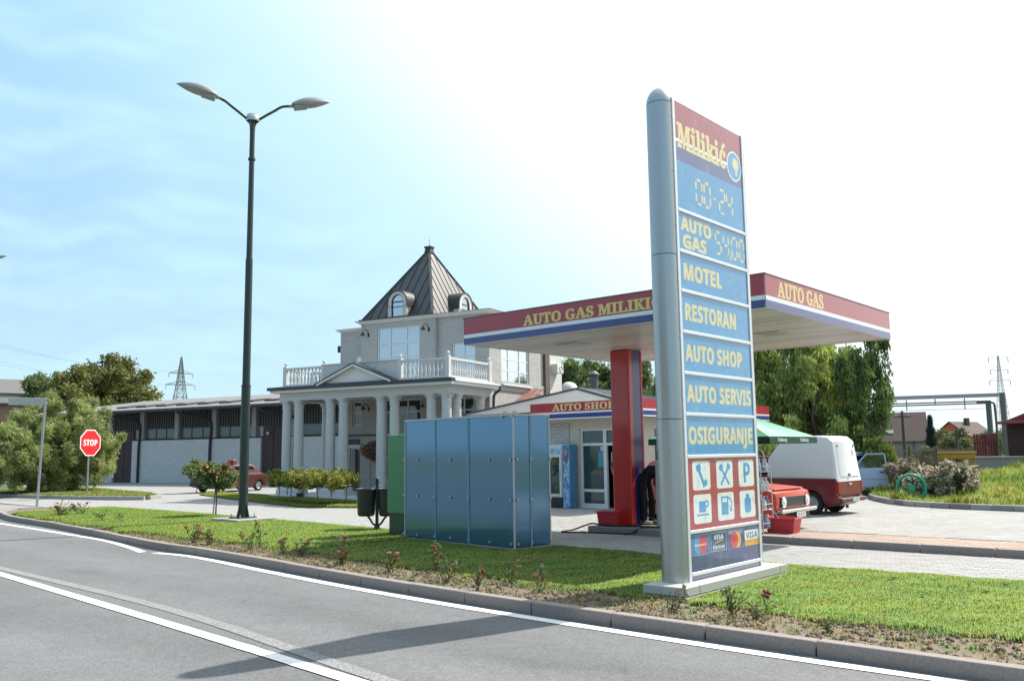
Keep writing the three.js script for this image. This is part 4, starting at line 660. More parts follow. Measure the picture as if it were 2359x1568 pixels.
  mesh('flue', RB2(sx - 0.05, sx + 0.12, 2.9, 7.4, -7.62, -7.2, 0.02), mat(0.10, 0.075, 0.065, 0.6), b);
  mesh('rear_block', muv(B2(0.5, sx, G0, 6.6, -9.0, -7.64)), MT.plaster, b);
  mesh('air_conditioner', RB2(sx + 0.001, sx + 0.30, 4.86, 5.24, -8.55, -7.95, 0.02), mat(0.6, 0.6, 0.56, 0.5), b); mesh('fan_grille', new THREE.TorusGeometry(0.13, 0.02, 6, 20).rotateY(Math.PI / 2).translate(sx + 0.305, 5.05, -8.3), MT.steel, b);
  mesh('satellite_dish', new THREE.SphereGeometry(0.5, 18, 6, 0, 6.283, 0, 0.75).rotateX(1.0).rotateY(0.6).translate(sx + 0.35, 4.05, -8.9), mat(0.5, 0.5, 0.48, 0.5, { side: THREE.DoubleSide }), b);
  // cornice of the upper storey: flared, thin dark edge on top
  const flare = (x0, x1, z0, z1, y) => { const o = 0.16, g = new THREE.BufferGeometry(), p = [[x0, y, z1], [x1, y, z1], [x1, y, z0], [x0, y, z0], [x0 - o, y + 0.11, z1 + o], [x1 + o, y + 0.11, z1 + o], [x1 + o, y + 0.11, z0 - o], [x0 - o, y + 0.11, z0 - o]]; g.setAttribute('position', new THREE.Float32BufferAttribute(p.flat(), 3)); g.setIndex([0, 1, 5, 0, 5, 4, 1, 2, 6, 1, 6, 5, 2, 3, 7, 2, 7, 6, 3, 0, 4, 3, 4, 7, 4, 5, 6, 4, 6, 7, 0, 2, 1, 0, 3, 2]); const h = g.toNonIndexed(); h.computeVertexNormals(); h.setAttribute('uv', new THREE.Float32BufferAttribute(new Float32Array(h.attributes.position.count * 2), 2)); return h; };
  mesh('cornice', flare(-2.24, sx + 0.02, -7.42, zw + 0.08, 6.70), W, b); mesh('cornice_edge', merge([B2(-2.42, sx + 0.2, 6.812, 6.83, zw + 0.20, zw + 0.25), B2(sx + 0.15, sx + 0.2, 6.812, 6.83, -7.6, zw + 0.199)]), mat(0.2, 0.21, 0.21, 0.5), b);
  mesh('left_wing_cornice', flare(-3.44, -2.25, -7.42, zw - 0.13, 6.50), W, b); mesh('downpipe', merge([cyl(0.035, 0.035, 2.5, 1.33, 5.42, zw + 0.10, 10)]), mat(0.28, 0.28, 0.28, 0.5), b);
  mesh('downpipe', tube([[3.98, 4.05, zw - 0.02], [3.95, 3.86, zw - 0.02], [3.75, 3.72, zw - 0.03], [3.70, 3.5, zw - 0.04], [3.70, 2.5, zw - 0.04], [3.70, 0.2, zw - 0.04]], 0.05, 40, 10), MT.gutter, b);
  sconce(b, -1.86, 6.32, zw + 0.06); sconce(b, 0.98, 6.32, zw + 0.06); sconce(b, 2.9, 6.0, zw);
  { const g = part('wall_lamp', b); mesh('bracket', B2(-3.62, -3.42, 5.72, 5.98, zw - 0.3, zw - 0.2), MT.black, g); }
  // pyramid roof in standing-seam sheets
  const FL = V(-2.12, 6.83, -2.62), FR = V(1.22, 6.83, -2.62), RRr = V(1.22, 6.83, -7.2), RL = V(-2.12, 6.83, -7.2), AP = V(-0.47, 10.0, -4.95);
  const sheetM = [0.084, 0.079, 0.089].map((v) => mat(v * 0.92, v * 0.90, v * 0.90, 0.42, { metalness: 0.45 })), seamM = mat(0.055, 0.052, 0.052, 0.5, { metalness: 0.3 }), thk = 0.02;
  for (const [A, Bp] of [[FL, FR], [FR, RRr], [RRr, RL], [RL, FL]]) {
    const u = Bp.clone().sub(A), L = u.length(); u.normalize(); const ap = AP.clone().sub(A), sA = ap.dot(u), vv = ap.clone().addScaledVector(u, -sA), H = vv.length(); vv.normalize(); const nn = u.clone().cross(vv).normalize(), M = new THREE.Matrix4().makeBasis(u, vv, nn).setPosition(A), top = (s) => s < sA ? H * s / sA : H * (L - s) / (L - sA);
    const N = Math.round(L / 0.36);
    for (let i = 0; i < N; i++) {
      const s0 = L * i / N, s1 = L * (i + 1) / N, poly = [[s0, 0], [s1, 0], [s1, Math.max(0.001, top(s1))]]; if (s0 < sA && s1 > sA) poly.push([sA, H]); if (i) poly.push([s0, top(s0)]);
      mesh('roof_sheet', extrude(poly, thk).translate(0, 0, -thk).applyMatrix4(M), sheetM[Math.floor(rnd() * 3)], b);
      if (i) mesh('roof_seam', B2(s0 - 0.012, s0 + 0.012, 0, top(s0) - 0.02, 0, 0.022).applyMatrix4(M), seamM, b);
    }
    mesh('hip_cap', beam(A.clone().addScaledVector(V(0, 1, 0), 0.01), AP.clone(), 0.10, 0.07), seamM, b);
  }
  mesh('eave_trim', merge([B2(-2.2, 1.3, 6.832, 6.87, -2.62, -2.54)]), seamM, b);
  mesh('roof_cap', merge([sq(0.30, 0.24, 9.82, 10.02).translate(AP.x, 0, AP.z), sq(0.30, 0.32, 10.02, 10.09).translate(AP.x, 0, AP.z)]), seamM, b); mesh('lightning_rod', bar([AP.x, 10.05, AP.z], [AP.x, 10.42, AP.z], 0.014, 6), MT.steel, b);
  // dormers
  function dormer(o, u, n, w, h) { // o = middle of the foot
    const d = part('dormer', b), M = basis(o, u, n), add = (nm, g, m) => mesh(nm, g.applyMatrix4(M), m, d), r = w / 2;
    const arch = (rr, y0, hh, seg = 14) => { const p = [[-rr, y0], [rr, y0]]; for (let i = 0; i <= seg; i++) { const a = Math.PI * i / seg; p.push([Math.cos(a) * rr, hh - rr + Math.sin(a) * rr]); } return p; };
    const wi = arch(w * 0.29, 0.02, h - 0.17);
    add('face_wall', extrude(arch(r - 0.05, 0, h - 0.05), 0.09, 0, [[...wi].reverse()]).translate(0, 0, -0.09), tmat(grainTex(128, 1, [0.52, 0.51, 0.49], 0.06, 0.1), 0.85));
    add('cheek', extrude(arch(r - 0.07, 0, h - 0.07), 1.05).translate(0, 0, -1.14), MT.plaster);
    const ring = extrude(arch(r, h - r - 0.16, h), 1.15, 0, [[...arch(r - 0.048, h - r - 0.2, h - 0.048)].reverse().map(([x, y]) => [x, Math.max(y, h - r - 0.159)])]).translate(0, 0, -1.12);
    add('barrel_roof', ring, seamM);
    add('window_pane', extrude(wi, 0.01).translate(0, 0, -0.07), MT.mirrorGlass);
    const wr = w * 0.29, fr = extrude(arch(wr, 0.02, h - 0.17), 0.03, 0, [[...arch(wr - 0.03, 0.05, h - 0.20)].reverse()]).translate(0, 0, -0.055); add('window_frame', fr, MT.gutter); add('window_bar', B2(-wr + 0.03, wr - 0.03, h - 0.17 - wr - 0.02, h - 0.17 - wr + 0.02, -0.054, -0.03), MT.gutter);
  }
  dormer(V(-0.36, 6.835, -2.56), UX, UZ, 0.98, 1.06); dormer(V(1.30, 6.835, -4.9), NZ, UX, 1.1, 1.15);
  // tiled verge of the lean-to on the sunny side
  { const g = part('lean_to_verge', b); const a = V(sx + 0.02, 2.75, -2.95), c = V(sx + 0.02, 4.02, -5.9); const d = c.clone().sub(a); mesh('verge_board', beam(a, c, 0.3, 0.05).translate(0.15, -0.03, 0), mat(0.22, 0.15, 0.12, 0.8), g);
    const tl = [[0.24, 0.10, 0.075], [0.19, 0.085, 0.065], [0.28, 0.13, 0.10]].map((q) => mat(...q, 0.85)); const ti = beam(V(0, 0, 0.16), V(0, 0, -0.16), 0.12, 0.035);
    for (let i = 0; i < 12; i++) for (let j = 0; j < 5; j++) { const m = mesh('roof_tile', ti, tl[Math.floor(rnd() * 3)], g); m.position.copy(a).addScaledVector(d, (i + 0.5) / 12).add(V(0.07 + j * 0.13, 0.02 + R(0, 0.012), 0)); m.rotation.x = Math.atan2(d.y, -d.z); } }
}
// ---------------------------------------------------------------- shop
const c4 = (x, y) => [(1500 + x / 2.614) * 0.78633, (1100 + y / 2.614) * 0.78633];
{
  const ox = -14.5, oz = -19.8, s = thing('auto_shop', 'low shop building with a red white and blue fascia behind the canopy post', 'shop', [ox, 0.09, oz]);
  const beige = tmat(grainTex(256, 1.6, [0.50, 0.475, 0.41], 0.03, 0.08), 0.85), G = 0.09;
  const x0 = -1.75, x1 = 1.62, dl = -0.38, dr = 1.25, dh = 2.17;
  wallSheet('front_wall', s, V(x0, 0, 0), UX, UZ, x1 - x0, 2.5, [[dl - x0, dr - x0, 0.001, dh]], beige);
  // brick panel over the drinks fridge
  const bh = [1.78, 2.34]; mesh('brick_backing', muv(B2(x0 + 0.02, -0.72, bh[0], bh[1], 0.001, 0.012)), MT.mortar, s); brickFace(s, V(x0 + 0.02, bh[0], 0.03), UX, UZ, -0.74 - x0, bh[1] - bh[0], [], whiteBrick, 120);
  mesh('lintel_band', RB2(x0, -0.70, 1.63, 1.76, 0.001, 0.06, 0.005), MT.whiteTrim, s); mesh('meter_box', RB2(-1.25, -0.82, 1.42, 1.58, 0.001, 0.12, 0.01), mat(0.03, 0.03, 0.03, 0.5), s);
  wallSheet('side_wall', s, V(x1, 0, -0.2), NZ, UX, 7.0, 2.5, [[0.5, 2.0, 0.75, 2.2], [2.4, 4.4, 0.75, 2.2]], beige);
  for (const [a, l] of [[0.5, 1.5], [2.4, 2.0]]) windowUnit('window', s, V(x1, 0.75, -0.2 - a), NZ, UX, l, 1.45, [l / 2], [1.05], MT.whiteTrim, MT.darkGlass);
  wallSheet('side_wall', s, V(x0, 0, -7.2), UZ, NX, 7.0, 2.5, [], beige); wallSheet('rear_wall', s, V(x1, 0, -7.2), NX, NZ, x1 - x0, 2.5, [], beige);
  mesh('floor', muv(B2(x0 + 0.2, x1 - 0.2, 0.0, 0.02, -7.0, -0.2)), mat(0.2, 0.19, 0.18, 0.5), s); mesh('ceiling', B2(x0 + 0.2, x1 - 0.2, 2.42, 2.46, -7, -0.2), MT.white, s); mesh('partition', B2(x0 + 0.2, x1 - 0.2, 0.02, 2.42, -3.3, -3.25), mat(0.12, 0.13, 0.13, 0.8), s);
  // glazed doors: fixed left leaf, right leaf standing open
  const d = part('glazed_door', s), W = MT.whiteTrim, z = -0.08, lw = (dr - dl) / 2, teal = new THREE.MeshPhysicalMaterial({ color: lin(0.22, 0.40, 0.42), roughness: 0.03, transmission: 0.85, thickness: 0, ior: 1.55 });
  for (const [a, b] of [[dl, dl + 0.06], [dl + lw - 0.05, dl + lw + 0.05], [dr - 0.06, dr]]) mesh('door_post', B2(a, b, 0.0, dh, z - 0.05, z + 0.03), W, d);
  for (const [a, b] of [[dl + 0.06, dl + lw - 0.05], [dl + lw + 0.05, dr - 0.06]]) { mesh('head_bar', B2(a, b, dh - 0.06, dh, z - 0.05, z + 0.029), W, d); mesh('transom', B2(a, b, 1.70, 1.77, z - 0.05, z + 0.028), W, d); mesh('transom_pane', B2(a, b, 1.77, dh - 0.06, z - 0.015, z - 0.005), teal, d); }
  mesh('threshold_bar', B2(dl + 0.06, dl + lw - 0.05, 0.0, 0.13, z - 0.05, z + 0.028), W, d); mesh('middle_rail', B2(dl + 0.06, dl + lw - 0.05, 0.44, 0.52, z - 0.05, z + 0.028), W, d); mesh('pane', B2(dl + 0.06, dl + lw - 0.05, 0.52, 1.70, z - 0.015, z - 0.005), teal, d); mesh('pane', B2(dl + 0.06, dl + lw - 0.05, 0.13, 0.44, z - 0.015, z - 0.005), teal, d);
  mesh('notice', B2(dl + lw - 0.25, dl + lw - 0.07, 1.12, 1.55, z - 0.002, z + 0.002), mat(0.05, 0.28, 0.36, 0.6), d); mesh('notice', B2(dl + lw - 0.16, dl + lw - 0.08, 1.56, 1.68, z - 0.002, z + 0.002), mat(0.6, 0.6, 0.6, 0.6), d);
  // fascia
  const fy0 = 2.44, fy1 = 2.90, fz = 0.42, fx0 = -1.80, fx1 = 1.95, fl = 7.5;
  const fas = (len, a, b) => canvasTex(1024, Math.round(1024 * 0.46 / len), (x, w, h) => { const k = h / 0.46; x.fillStyle = '#a8242e'; x.fillRect(0, 0, w, 0.26 * k); x.fillStyle = '#e2e6e8'; x.fillRect(0, 0.26 * k, w, h); x.fillStyle = '#283a7c'; x.fillRect(0, 0.31 * k, w, 0.12 * k); if (a) { spread(x, 'AUTO SHOP', a * w + 3, 0.225 * k + 2, (b - a) * w, 0.185 * k, SERIF, '#55171d'); spread(x, 'AUTO SHOP', a * w, 0.223 * k, (b - a) * w, 0.185 * k, SERIF, '#ddc488', ['#ddc488', 4]); } });
  const fm = (t) => new THREE.MeshStandardMaterial({ map: t, roughness: 0.4 });
  mesh('fascia_board', new THREE.PlaneGeometry(fx1 - fx0, 0.46).translate((fx0 + fx1) / 2, (fy0 + fy1) / 2, fz + 0.006), fm(fas(fx1 - fx0, 0.215, 0.78)), s);
  mesh('fascia_board', new THREE.PlaneGeometry(fl, 0.46).rotateY(Math.PI / 2).translate(fx1 + 0.006, (fy0 + fy1) / 2, fz - fl / 2), fm(fas(fl)), s);
  mesh('fascia_box', merge([B2(fx0, fx1, fy0, fy1, fz - 0.05, fz), B2(fx1 - 0.05, fx1, fy0 + 0.001, fy1 - 0.001, fz - fl, fz - 0.051), B2(fx0, fx0 + 0.05, fy0 + 0.001, fy1 - 0.001, fz - fl, fz - 0.051)]), MT.white, s); mesh('soffit', B2(fx0 + 0.051, fx1 - 0.051, fy0 + 0.065, fy0 + 0.08, fz - fl, fz - 0.051), MT.white, s);
  mesh('annex_wall', muv(B2(-5.0, x0 - 0.02, 0, 2.66, -7.2, -0.75)), beige, s);
  // hipped sheet-metal roof
  const A = V(-5.2, 2.72, -0.25), Bq = V(1.55, 2.72, -0.25), Cq = V(1.55, 2.72, -7.4), D = V(-5.2, 2.72, -7.4), r0 = V(-2.35, 3.52, -2.6), r1 = V(-2.35, 3.52, -5.2), ms = [0.20, 0.19, 0.215].map((v) => mat(v, v * 0.99, v * 0.97, 0.42, { metalness: 0.4 }));
  const slope = (P, Q, T0, T1, n) => { for (let i = 0; i < n; i++) { const a = P.clone().lerp(Q, i / n), b = P.clone().lerp(Q, (i + 1) / n), tt = (t) => T0.clone().lerp(T1, t), c = tt((i + 1) / n), e = tt(i / n); const g = new THREE.BufferGeometry(), dn = V(0, -0.02, 0), q = [a, b, c, e, ...[a, b, c, e].map((k) => k.clone().add(dn))]; g.setAttribute('position', new THREE.Float32BufferAttribute(q.flatMap((k) => [k.x, k.y, k.z]), 3)); g.setIndex([0, 1, 2, 0, 2, 3, 4, 6, 5, 4, 7, 6, 0, 4, 5, 0, 5, 1, 1, 5, 6, 1, 6, 2, 2, 6, 7, 2, 7, 3, 3, 7, 4, 3, 4, 0]); const h = g.toNonIndexed(); h.computeVertexNormals(); mesh('roof_sheet', h, ms[Math.floor(rnd() * 3)], s); if (i) mesh('roof_seam', beam(a.clone().add(V(0, 0.012, 0)), e.clone().add(V(0, 0.012, 0)), 0.025, 0.035), mat(0.26, 0.26, 0.26, 0.5), s); } };
  slope(A, Bq, r0, r0, 1); slope(Bq, Cq, r0, r1, 14); slope(Cq, D, r1, r1, 1); slope(D, A, r1, r0, 10);
  for (const [p, q] of [[A, r0], [Bq, r0], [r0, r1], [Cq, r1]]) mesh('ridge_cap', beam(p.clone().add(V(0, 0.02, 0)), q.clone().add(V(0, 0.02, 0)), 0.09, 0.05), mat(0.09, 0.1, 0.11, 0.5), s);
  { const c = part('chimney', s); const p = onZ(...c4(630, 120), -24.3); mesh('chimney_pipe', cyl(0.13, 0.13, 0.7, p.x - ox, 3.75, p.z - oz), mat(0.08, 0.085, 0.09, 0.6), c); mesh('chimney_cap', merge([cyl(0.2, 0.05, 0.12, p.x - ox, 4.2, p.z - oz), cyl(0.2, 0.2, 0.04, p.x - ox, 4.12, p.z - oz)]), mat(0.07, 0.075, 0.08, 0.6), c); }
  { const c = part('shelf', s); for (let i = 0; i < 4; i++) { mesh('shelf_board', B2(-1.2, 1.0, 0.35 + i * 0.45, 0.38 + i * 0.45, -3.2, -2.8), mat(0.3, 0.3, 0.3, 0.6), c); for (let k = 0; k < 14; k++) mesh('goods', RB2(-1.15 + k * 0.15, -1.04 + k * 0.15, 0.38 + i * 0.45, 0.38 + i * 0.45 + R(0.15, 0.32), -3.1, -2.9, 0.01), mat(R(0.05, 0.5), R(0.05, 0.4), R(0.05, 0.4), 0.5), c); } }
}
{ // drinks fridge and the printed column beside it
  const f = thing('drinks_fridge', 'white glass-door drinks fridge against the shop front', 'fridge', [-15.47, 0.09, -19.38]);
  mesh('cabinet', merge([B2(-0.27, 0.27, 0.30, 1.68, -0.36, -0.33), B2(-0.27, -0.24, 0.30, 1.68, -0.33, 0), B2(0.24, 0.27, 0.30, 1.68, -0.33, 0), B2(-0.24, 0.24, 1.45, 1.68, -0.33, 0), B2(-0.24, 0.24, 0.30, 0.34, -0.33, 0)]), mat(0.66, 0.66, 0.66, 0.4), f);
  mesh('base_grille', RB2(-0.26, 0.26, 0, 0.297, -0.34, -0.02, 0.01), mat(0.03, 0.02, 0.02, 0.6), f);
  mesh('header_print', B2(-0.24, 0.24, 1.47, 1.66, 0.002, 0.012), new THREE.MeshStandardMaterial({ roughness: 0.4, map: canvasTex(128, 64, (x) => { x.fillStyle = '#8fb6c8'; x.fillRect(0, 0, 128, 64); const r = mulberry(4); for (let i = 0; i < 40; i++) { x.fillStyle = ['#3f7fa8', '#c8d8dc', '#5a6a70', '#9ac0d4'][i % 4]; x.fillRect(r() * 120, r() * 56, 14 * r() + 3, 10 * r() + 2); } }) }), f);
  const dr = part('door', f); for (const g of [B2(-0.25, -0.21, 0.34, 1.45, 0.002, 0.03), B2(0.21, 0.25, 0.34, 1.45, 0.002, 0.03), B2(-0.21, 0.21, 1.40, 1.45, 0.002, 0.029), B2(-0.21, 0.21, 0.34, 0.39, 0.002, 0.029)]) mesh('door_frame', g, MT.whiteTrim, dr); mesh('glass', B2(-0.21, 0.21, 0.39, 1.40, 0.010, 0.016), MT.clearGlass, dr); mesh('handle', RB2(0.215, 0.235, 0.75, 1.05, 0.031, 0.05, 0.004), MT.steel, dr);
  for (let i = 0; i < 4; i++) { mesh('shelf', B2(-0.238, 0.238, 0.44 + i * 0.25, 0.45 + i * 0.25, -0.32, -0.02), MT.steel, f); for (let k = 0; k < 6; k++) if (rnd() < 0.8) mesh('bottle', lathe([[0, 0], [0.03, 0], [0.03, 0.12], [0.012, 0.17], [0.012, 0.2], [0, 0.2]], 8).translate(-0.19 + k * 0.076, 0.452 + i * 0.25, -0.08), mat(R(0.1, 0.5), R(0.15, 0.5), R(0.15, 0.5), 0.25), f); }
  const v = thing('printed_display_column', 'tall blue printed display column beside the drinks fridge', 'display', [-15.06, 0.09, -19.4]);
  mesh('body', RB2(-0.125, 0.125, 0, 1.74, -0.34, 0, 0.02), mat(0.08, 0.22, 0.38, 0.4), v);
  mesh('print', B2(-0.115, 0.115, 0.02, 1.72, 0.002, 0.006), new THREE.MeshStandardMaterial({ roughness: 0.35, map: canvasTex(128, 768, (x) => { x.fillStyle = '#3a86bc'; x.fillRect(0, 0, 128, 768); const r = mulberry(21); for (let i = 0; i < 260; i++) { x.fillStyle = ['#6fb4d8', '#2a649a', '#9fd0e4', '#c8d4d8', '#b0a8b8', '#1f4f86'][Math.floor(r() * 6)]; x.globalAlpha = 0.5; x.beginPath(); x.ellipse(r() * 128, r() * 768, 4 + r() * 22, 4 + r() * 30, r() * 3, 0, 7); x.fill(); } x.globalAlpha = 1; x.fillStyle = '#5d5a66'; x.beginPath(); x.ellipse(64, 120, 52, 100, 0, 0, 7); x.fill(); x.fillStyle = '#8f8fa4'; x.beginPath(); x.ellipse(58, 90, 22, 44, 0.4, 0, 7); x.fill(); }) }), v);
}
// ---------------------------------------------------------------- warehouse
const hu = V(Math.cos(HT), 0, -Math.sin(HT)), hn = V(Math.sin(HT), 0, Math.cos(HT)), hO = V(...HO);
const HZ = (px, py, zl) => { const d = ray(px, py), t = (hO.clone().addScaledVector(hn, zl).sub(EYE)).dot(hn) / d.dot(hn), p = EYE.clone().addScaledVector(d, t), q = p.clone().sub(hO); return [q.dot(hu), p.y, q.dot(hn)]; };
const c1 = (x, y) => [x / 2.6133 * 0.78633, (950 + y / 2.6133) * 0.78633];
{
  const warehouseBrick = [mat(0.54, 0.545, 0.55, 0.8)];
  const zl = -12, w = thing('warehouse', 'long low warehouse with brown gates, grey windows and white brick walls', 'warehouse', HO, HT);
  const X = (px) => HZ(...c1(px, 900), zl)[0], Y = (px, py) => HZ(...c1(px, py), zl)[1];
  const xl = X(770) - 6, xr = -3.6, yW = 2.62, yT = 4.5, G = 0.09, wins = [3.34];
  const yB = 2.72, yM = 3.30;
  const pil = [835, 1080, 1345, 1632, 1938, 2250].map(X), concrete = MT.concrete;
  mesh('rear_shell', muv(B2(xl, xr, G, yT, zl - 12, zl - 0.32)), MT.plaster, w);
  const dark = mat(0.035, 0.035, 0.036, 0.8), grey = mat(0.10, 0.135, 0.14, 0.18), brown = [mat(0.055, 0.032, 0.030, 0.7), mat(0.048, 0.030, 0.028, 0.7)];
  // white brick lower walls
  const walls = [[xl, X(865)], [X(1010), X(1995)], [X(2165), xr]];
  for (const [a, b] of walls) { wallSheet('brick_wall', w, V(a, G, zl), UX, UZ, b - a, yW - G, [], MT.mortar, 0.3); brickFace(w, V(a, G, zl), UX, UZ, b - a, yW - G, [], warehouseBrick); mesh('wall_coping', B2(a, b, yW, yW + 0.06, zl - 0.3, zl + 0.03), dark, w); }
  // gates
  for (const [a, b] of [[X(868), X(1008)], [X(1997), X(2163)]]) { const n = 2; for (let i = 0; i < n; i++) { const p = a + (b - a) * i / n, q = a + (b - a) * (i + 1) / n; const lf = mesh('gate_leaf', RB2(p + 0.02, q - 0.02, G + 0.03, 3.25, zl - 0.2, zl - 0.12, 0.01), brown[i], w); for (const y of [0.9, 1.7, 2.5]) mesh('gate_rail', B2(p + 0.04, q - 0.04, y, y + 0.06, zl - 0.12, zl - 0.10), brown[1 - i], lf); } mesh('gate_lamp', new THREE.SphereGeometry(0.09, 10, 8).translate((a + b) / 2 - 0.3, 2.85, zl + 0.0), mat(0.6, 0.6, 0.6, 0.4), w); }
  // window band, dark ribbed band above it
  const edges = [xl, ...pil, xr];
  for (let i = 0; i < edges.length - 1; i++) {
    const a = edges[i] + (i ? 0.17 : 0), b = edges[i + 1] - (i < edges.length - 2 ? 0.17 : 0), gate = i === 1 || i === 5;
    if (!gate) { const n = 3, u = part('window', w); for (let k = 0; k < n; k++) { const p = a + (b - a) * k / n, q = a + (b - a) * (k + 1) / n; mesh('pane', B2(p + 0.03, q - 0.03, yB, yM, zl - 0.22, zl - 0.2), grey, u); mesh('glazing_bar', B2(p - 0.03, p + 0.03, yB, yM, zl - 0.23, zl - 0.18), dark, u); } mesh('blind_wall', B2(a, b, yB - 0.03, yM + 0.02, zl - 0.3, zl - 0.24), dark, w); }
    const ribs = []; for (let x = a + 0.1; x < b - 0.05; x += 0.2) ribs.push(B2(x, x + 0.09, gate ? 3.28 : yM, yT, zl - 0.18, zl - 0.13)); mesh('ribbed_panel', B2(a, b, gate ? 3.27 : yM, yT, zl - 0.3, zl - 0.18), mat(0.045, 0.045, 0.047, 0.7), w); const rm = mesh('panel_ribs', merge(ribs), mat(0.055, 0.055, 0.057, 0.7), w); rm.userData.kind = 'stuff';
  }
  for (const x of pil) mesh('pillar', muv(B2(x - 0.165, x + 0.165, yW + 0.061, yT, zl - 0.3, zl + 0.01)), concrete, w);
  // roof with dark vent slots, gutter and downpipes
  const rz0 = zl + 1.15, rz1 = zl - 8.5, ry0 = 4.40, ry1 = 5.75, rf = new THREE.BufferGeometry();
  mesh('roof', muv(beam(V((xl + xr) / 2, ry0, rz0), V((xl + xr) / 2, ry1, rz1), xr - xl + 1, 0.07)), mat(0.19, 0.18, 0.18, 0.85), w);
  const rm = mat(0.05, 0.05, 0.055, 0.7); for (let px = 860; px < 2900; px += 150 + (px - 860) * 0.03) { const x = X(px); if (x > xr - 1) break; mesh('roof_slot', beam(V(x, ry0 + 0.30, rz0 - 1.7), V(x, ry0 + 0.50, rz0 - 3.1), 0.95, 0.13), rm, w); }
  mesh('gutter', RB2(xl, xr, 4.24, 4.37, rz0 - 0.02, rz0 + 0.1, 0.03), dark, w);
  for (const px of [1070, 1615, 2260]) { const x = X(px); mesh('downpipe', tube([[x - 1.6, 4.28, rz0], [x - 1.5, 4.1, rz0 - 0.05], [x - 0.2, 3.75, zl + 0.15], [x, 3.6, zl + 0.1], [x, 2, zl + 0.1], [x, 0.1, zl + 0.1]], 0.075, 40, 8), dark, w); }
}
// ---------------------------------------------------------------- trees, shrubs, roses
function leafCluster(n, size, aspect, spread, seed, droop = 0) { // several bent leaves joined at a twig
  const r = mulberry(seed), pos = [], nor = [], idx = [];
  for (let i = 0; i < n; i++) {
    const c = V((r() - 0.5) * spread, (r() - 0.5) * spread, (r() - 0.5) * spread), d = V(r() - 0.5, r() - 0.5 - droop, r() - 0.5).normalize(), a = V(r() - 0.5, r() - 0.5, r() - 0.5).normalize(), s = d.clone().cross(a).normalize(), n2 = s.clone().cross(d).normalize(), L = size * (0.7 + 0.6 * r()), w = L * aspect, b = pos.length / 3;
    const P = [c, c.clone().addScaledVector(d, L * 0.45).addScaledVector(s, w), c.clone().addScaledVector(d, L * 0.45).addScaledVector(s, -w), c.clone().addScaledVector(d, L).addScaledVector(n2, -L * 0.18), c.clone().addScaledVector(d, L * 0.5).addScaledVector(n2, L * 0.07)];
    for (const p of P) { pos.push(p.x, p.y, p.z); nor.push(n2.x, n2.y, n2.z); }
    idx.push(b, b + 1, b + 4, b + 1, b + 3, b + 4, b + 3, b + 2, b + 4, b + 2, b, b + 4);
  }
  const g = new THREE.BufferGeometry(); g.setAttribute('position', new THREE.Float32BufferAttribute(pos, 3)); g.setAttribute('normal', new THREE.Float32BufferAttribute(nor, 3)); g.setIndex(idx); g.computeVertexNormals(); return g;
}
const leafMat = (r, g, b) => new THREE.MeshPhysicalMaterial({ color: lin(r, g, b), roughness: 0.75, transmission: 0.42, thickness: 0, specularIntensity: 0.35, side: THREE.DoubleSide });
const bark = tmat(grainTex(256, 0.5, [0.13, 0.105, 0.08], 0.25, 0.35, 4), 0.95), barkPale = tmat(grainTex(256, 0.5, [0.24, 0.22, 0.19], 0.2, 0.35, 4), 0.95);
const inst = (geo, m, mats, tints, name, parent) => { const im = new THREE.InstancedMesh(geo, m, mats.length), c = new THREE.Color(); mats.forEach((q, i) => { im.setMatrixAt(i, q); im.setColorAt(i, c.setRGB(...tints[i])); }); im.name = name; parent.add(im); return im; };
function limb(a, b, r0, r1, wob = 0.1) { const n = 5, pts = []; for (let i = 0; i <= n; i++) { const t = i / n; pts.push(a.clone().lerp(b, t).add(V(R(-wob, wob) * Math.sin(t * 3.14), 0, R(-wob, wob) * Math.sin(t * 3.14)))); } const g = new THREE.TubeGeometry(new THREE.CatmullRomCurve3(pts), 10, 1, 7); const p = g.attributes.position, cv = new THREE.CatmullRomCurve3(pts); for (let i = 0; i < p.count; i++) { const k = Math.floor(i / 8) / 10, c = cv.getPointAt(Math.min(1, k)), r = mix(r0, r1, k); const v = V(p.getX(i), p.getY(i), p.getZ(i)).sub(c).multiplyScalar(r).add(c); p.setXYZ(i, v.x, v.y, v.z); } g.computeVertexNormals(); return g; }
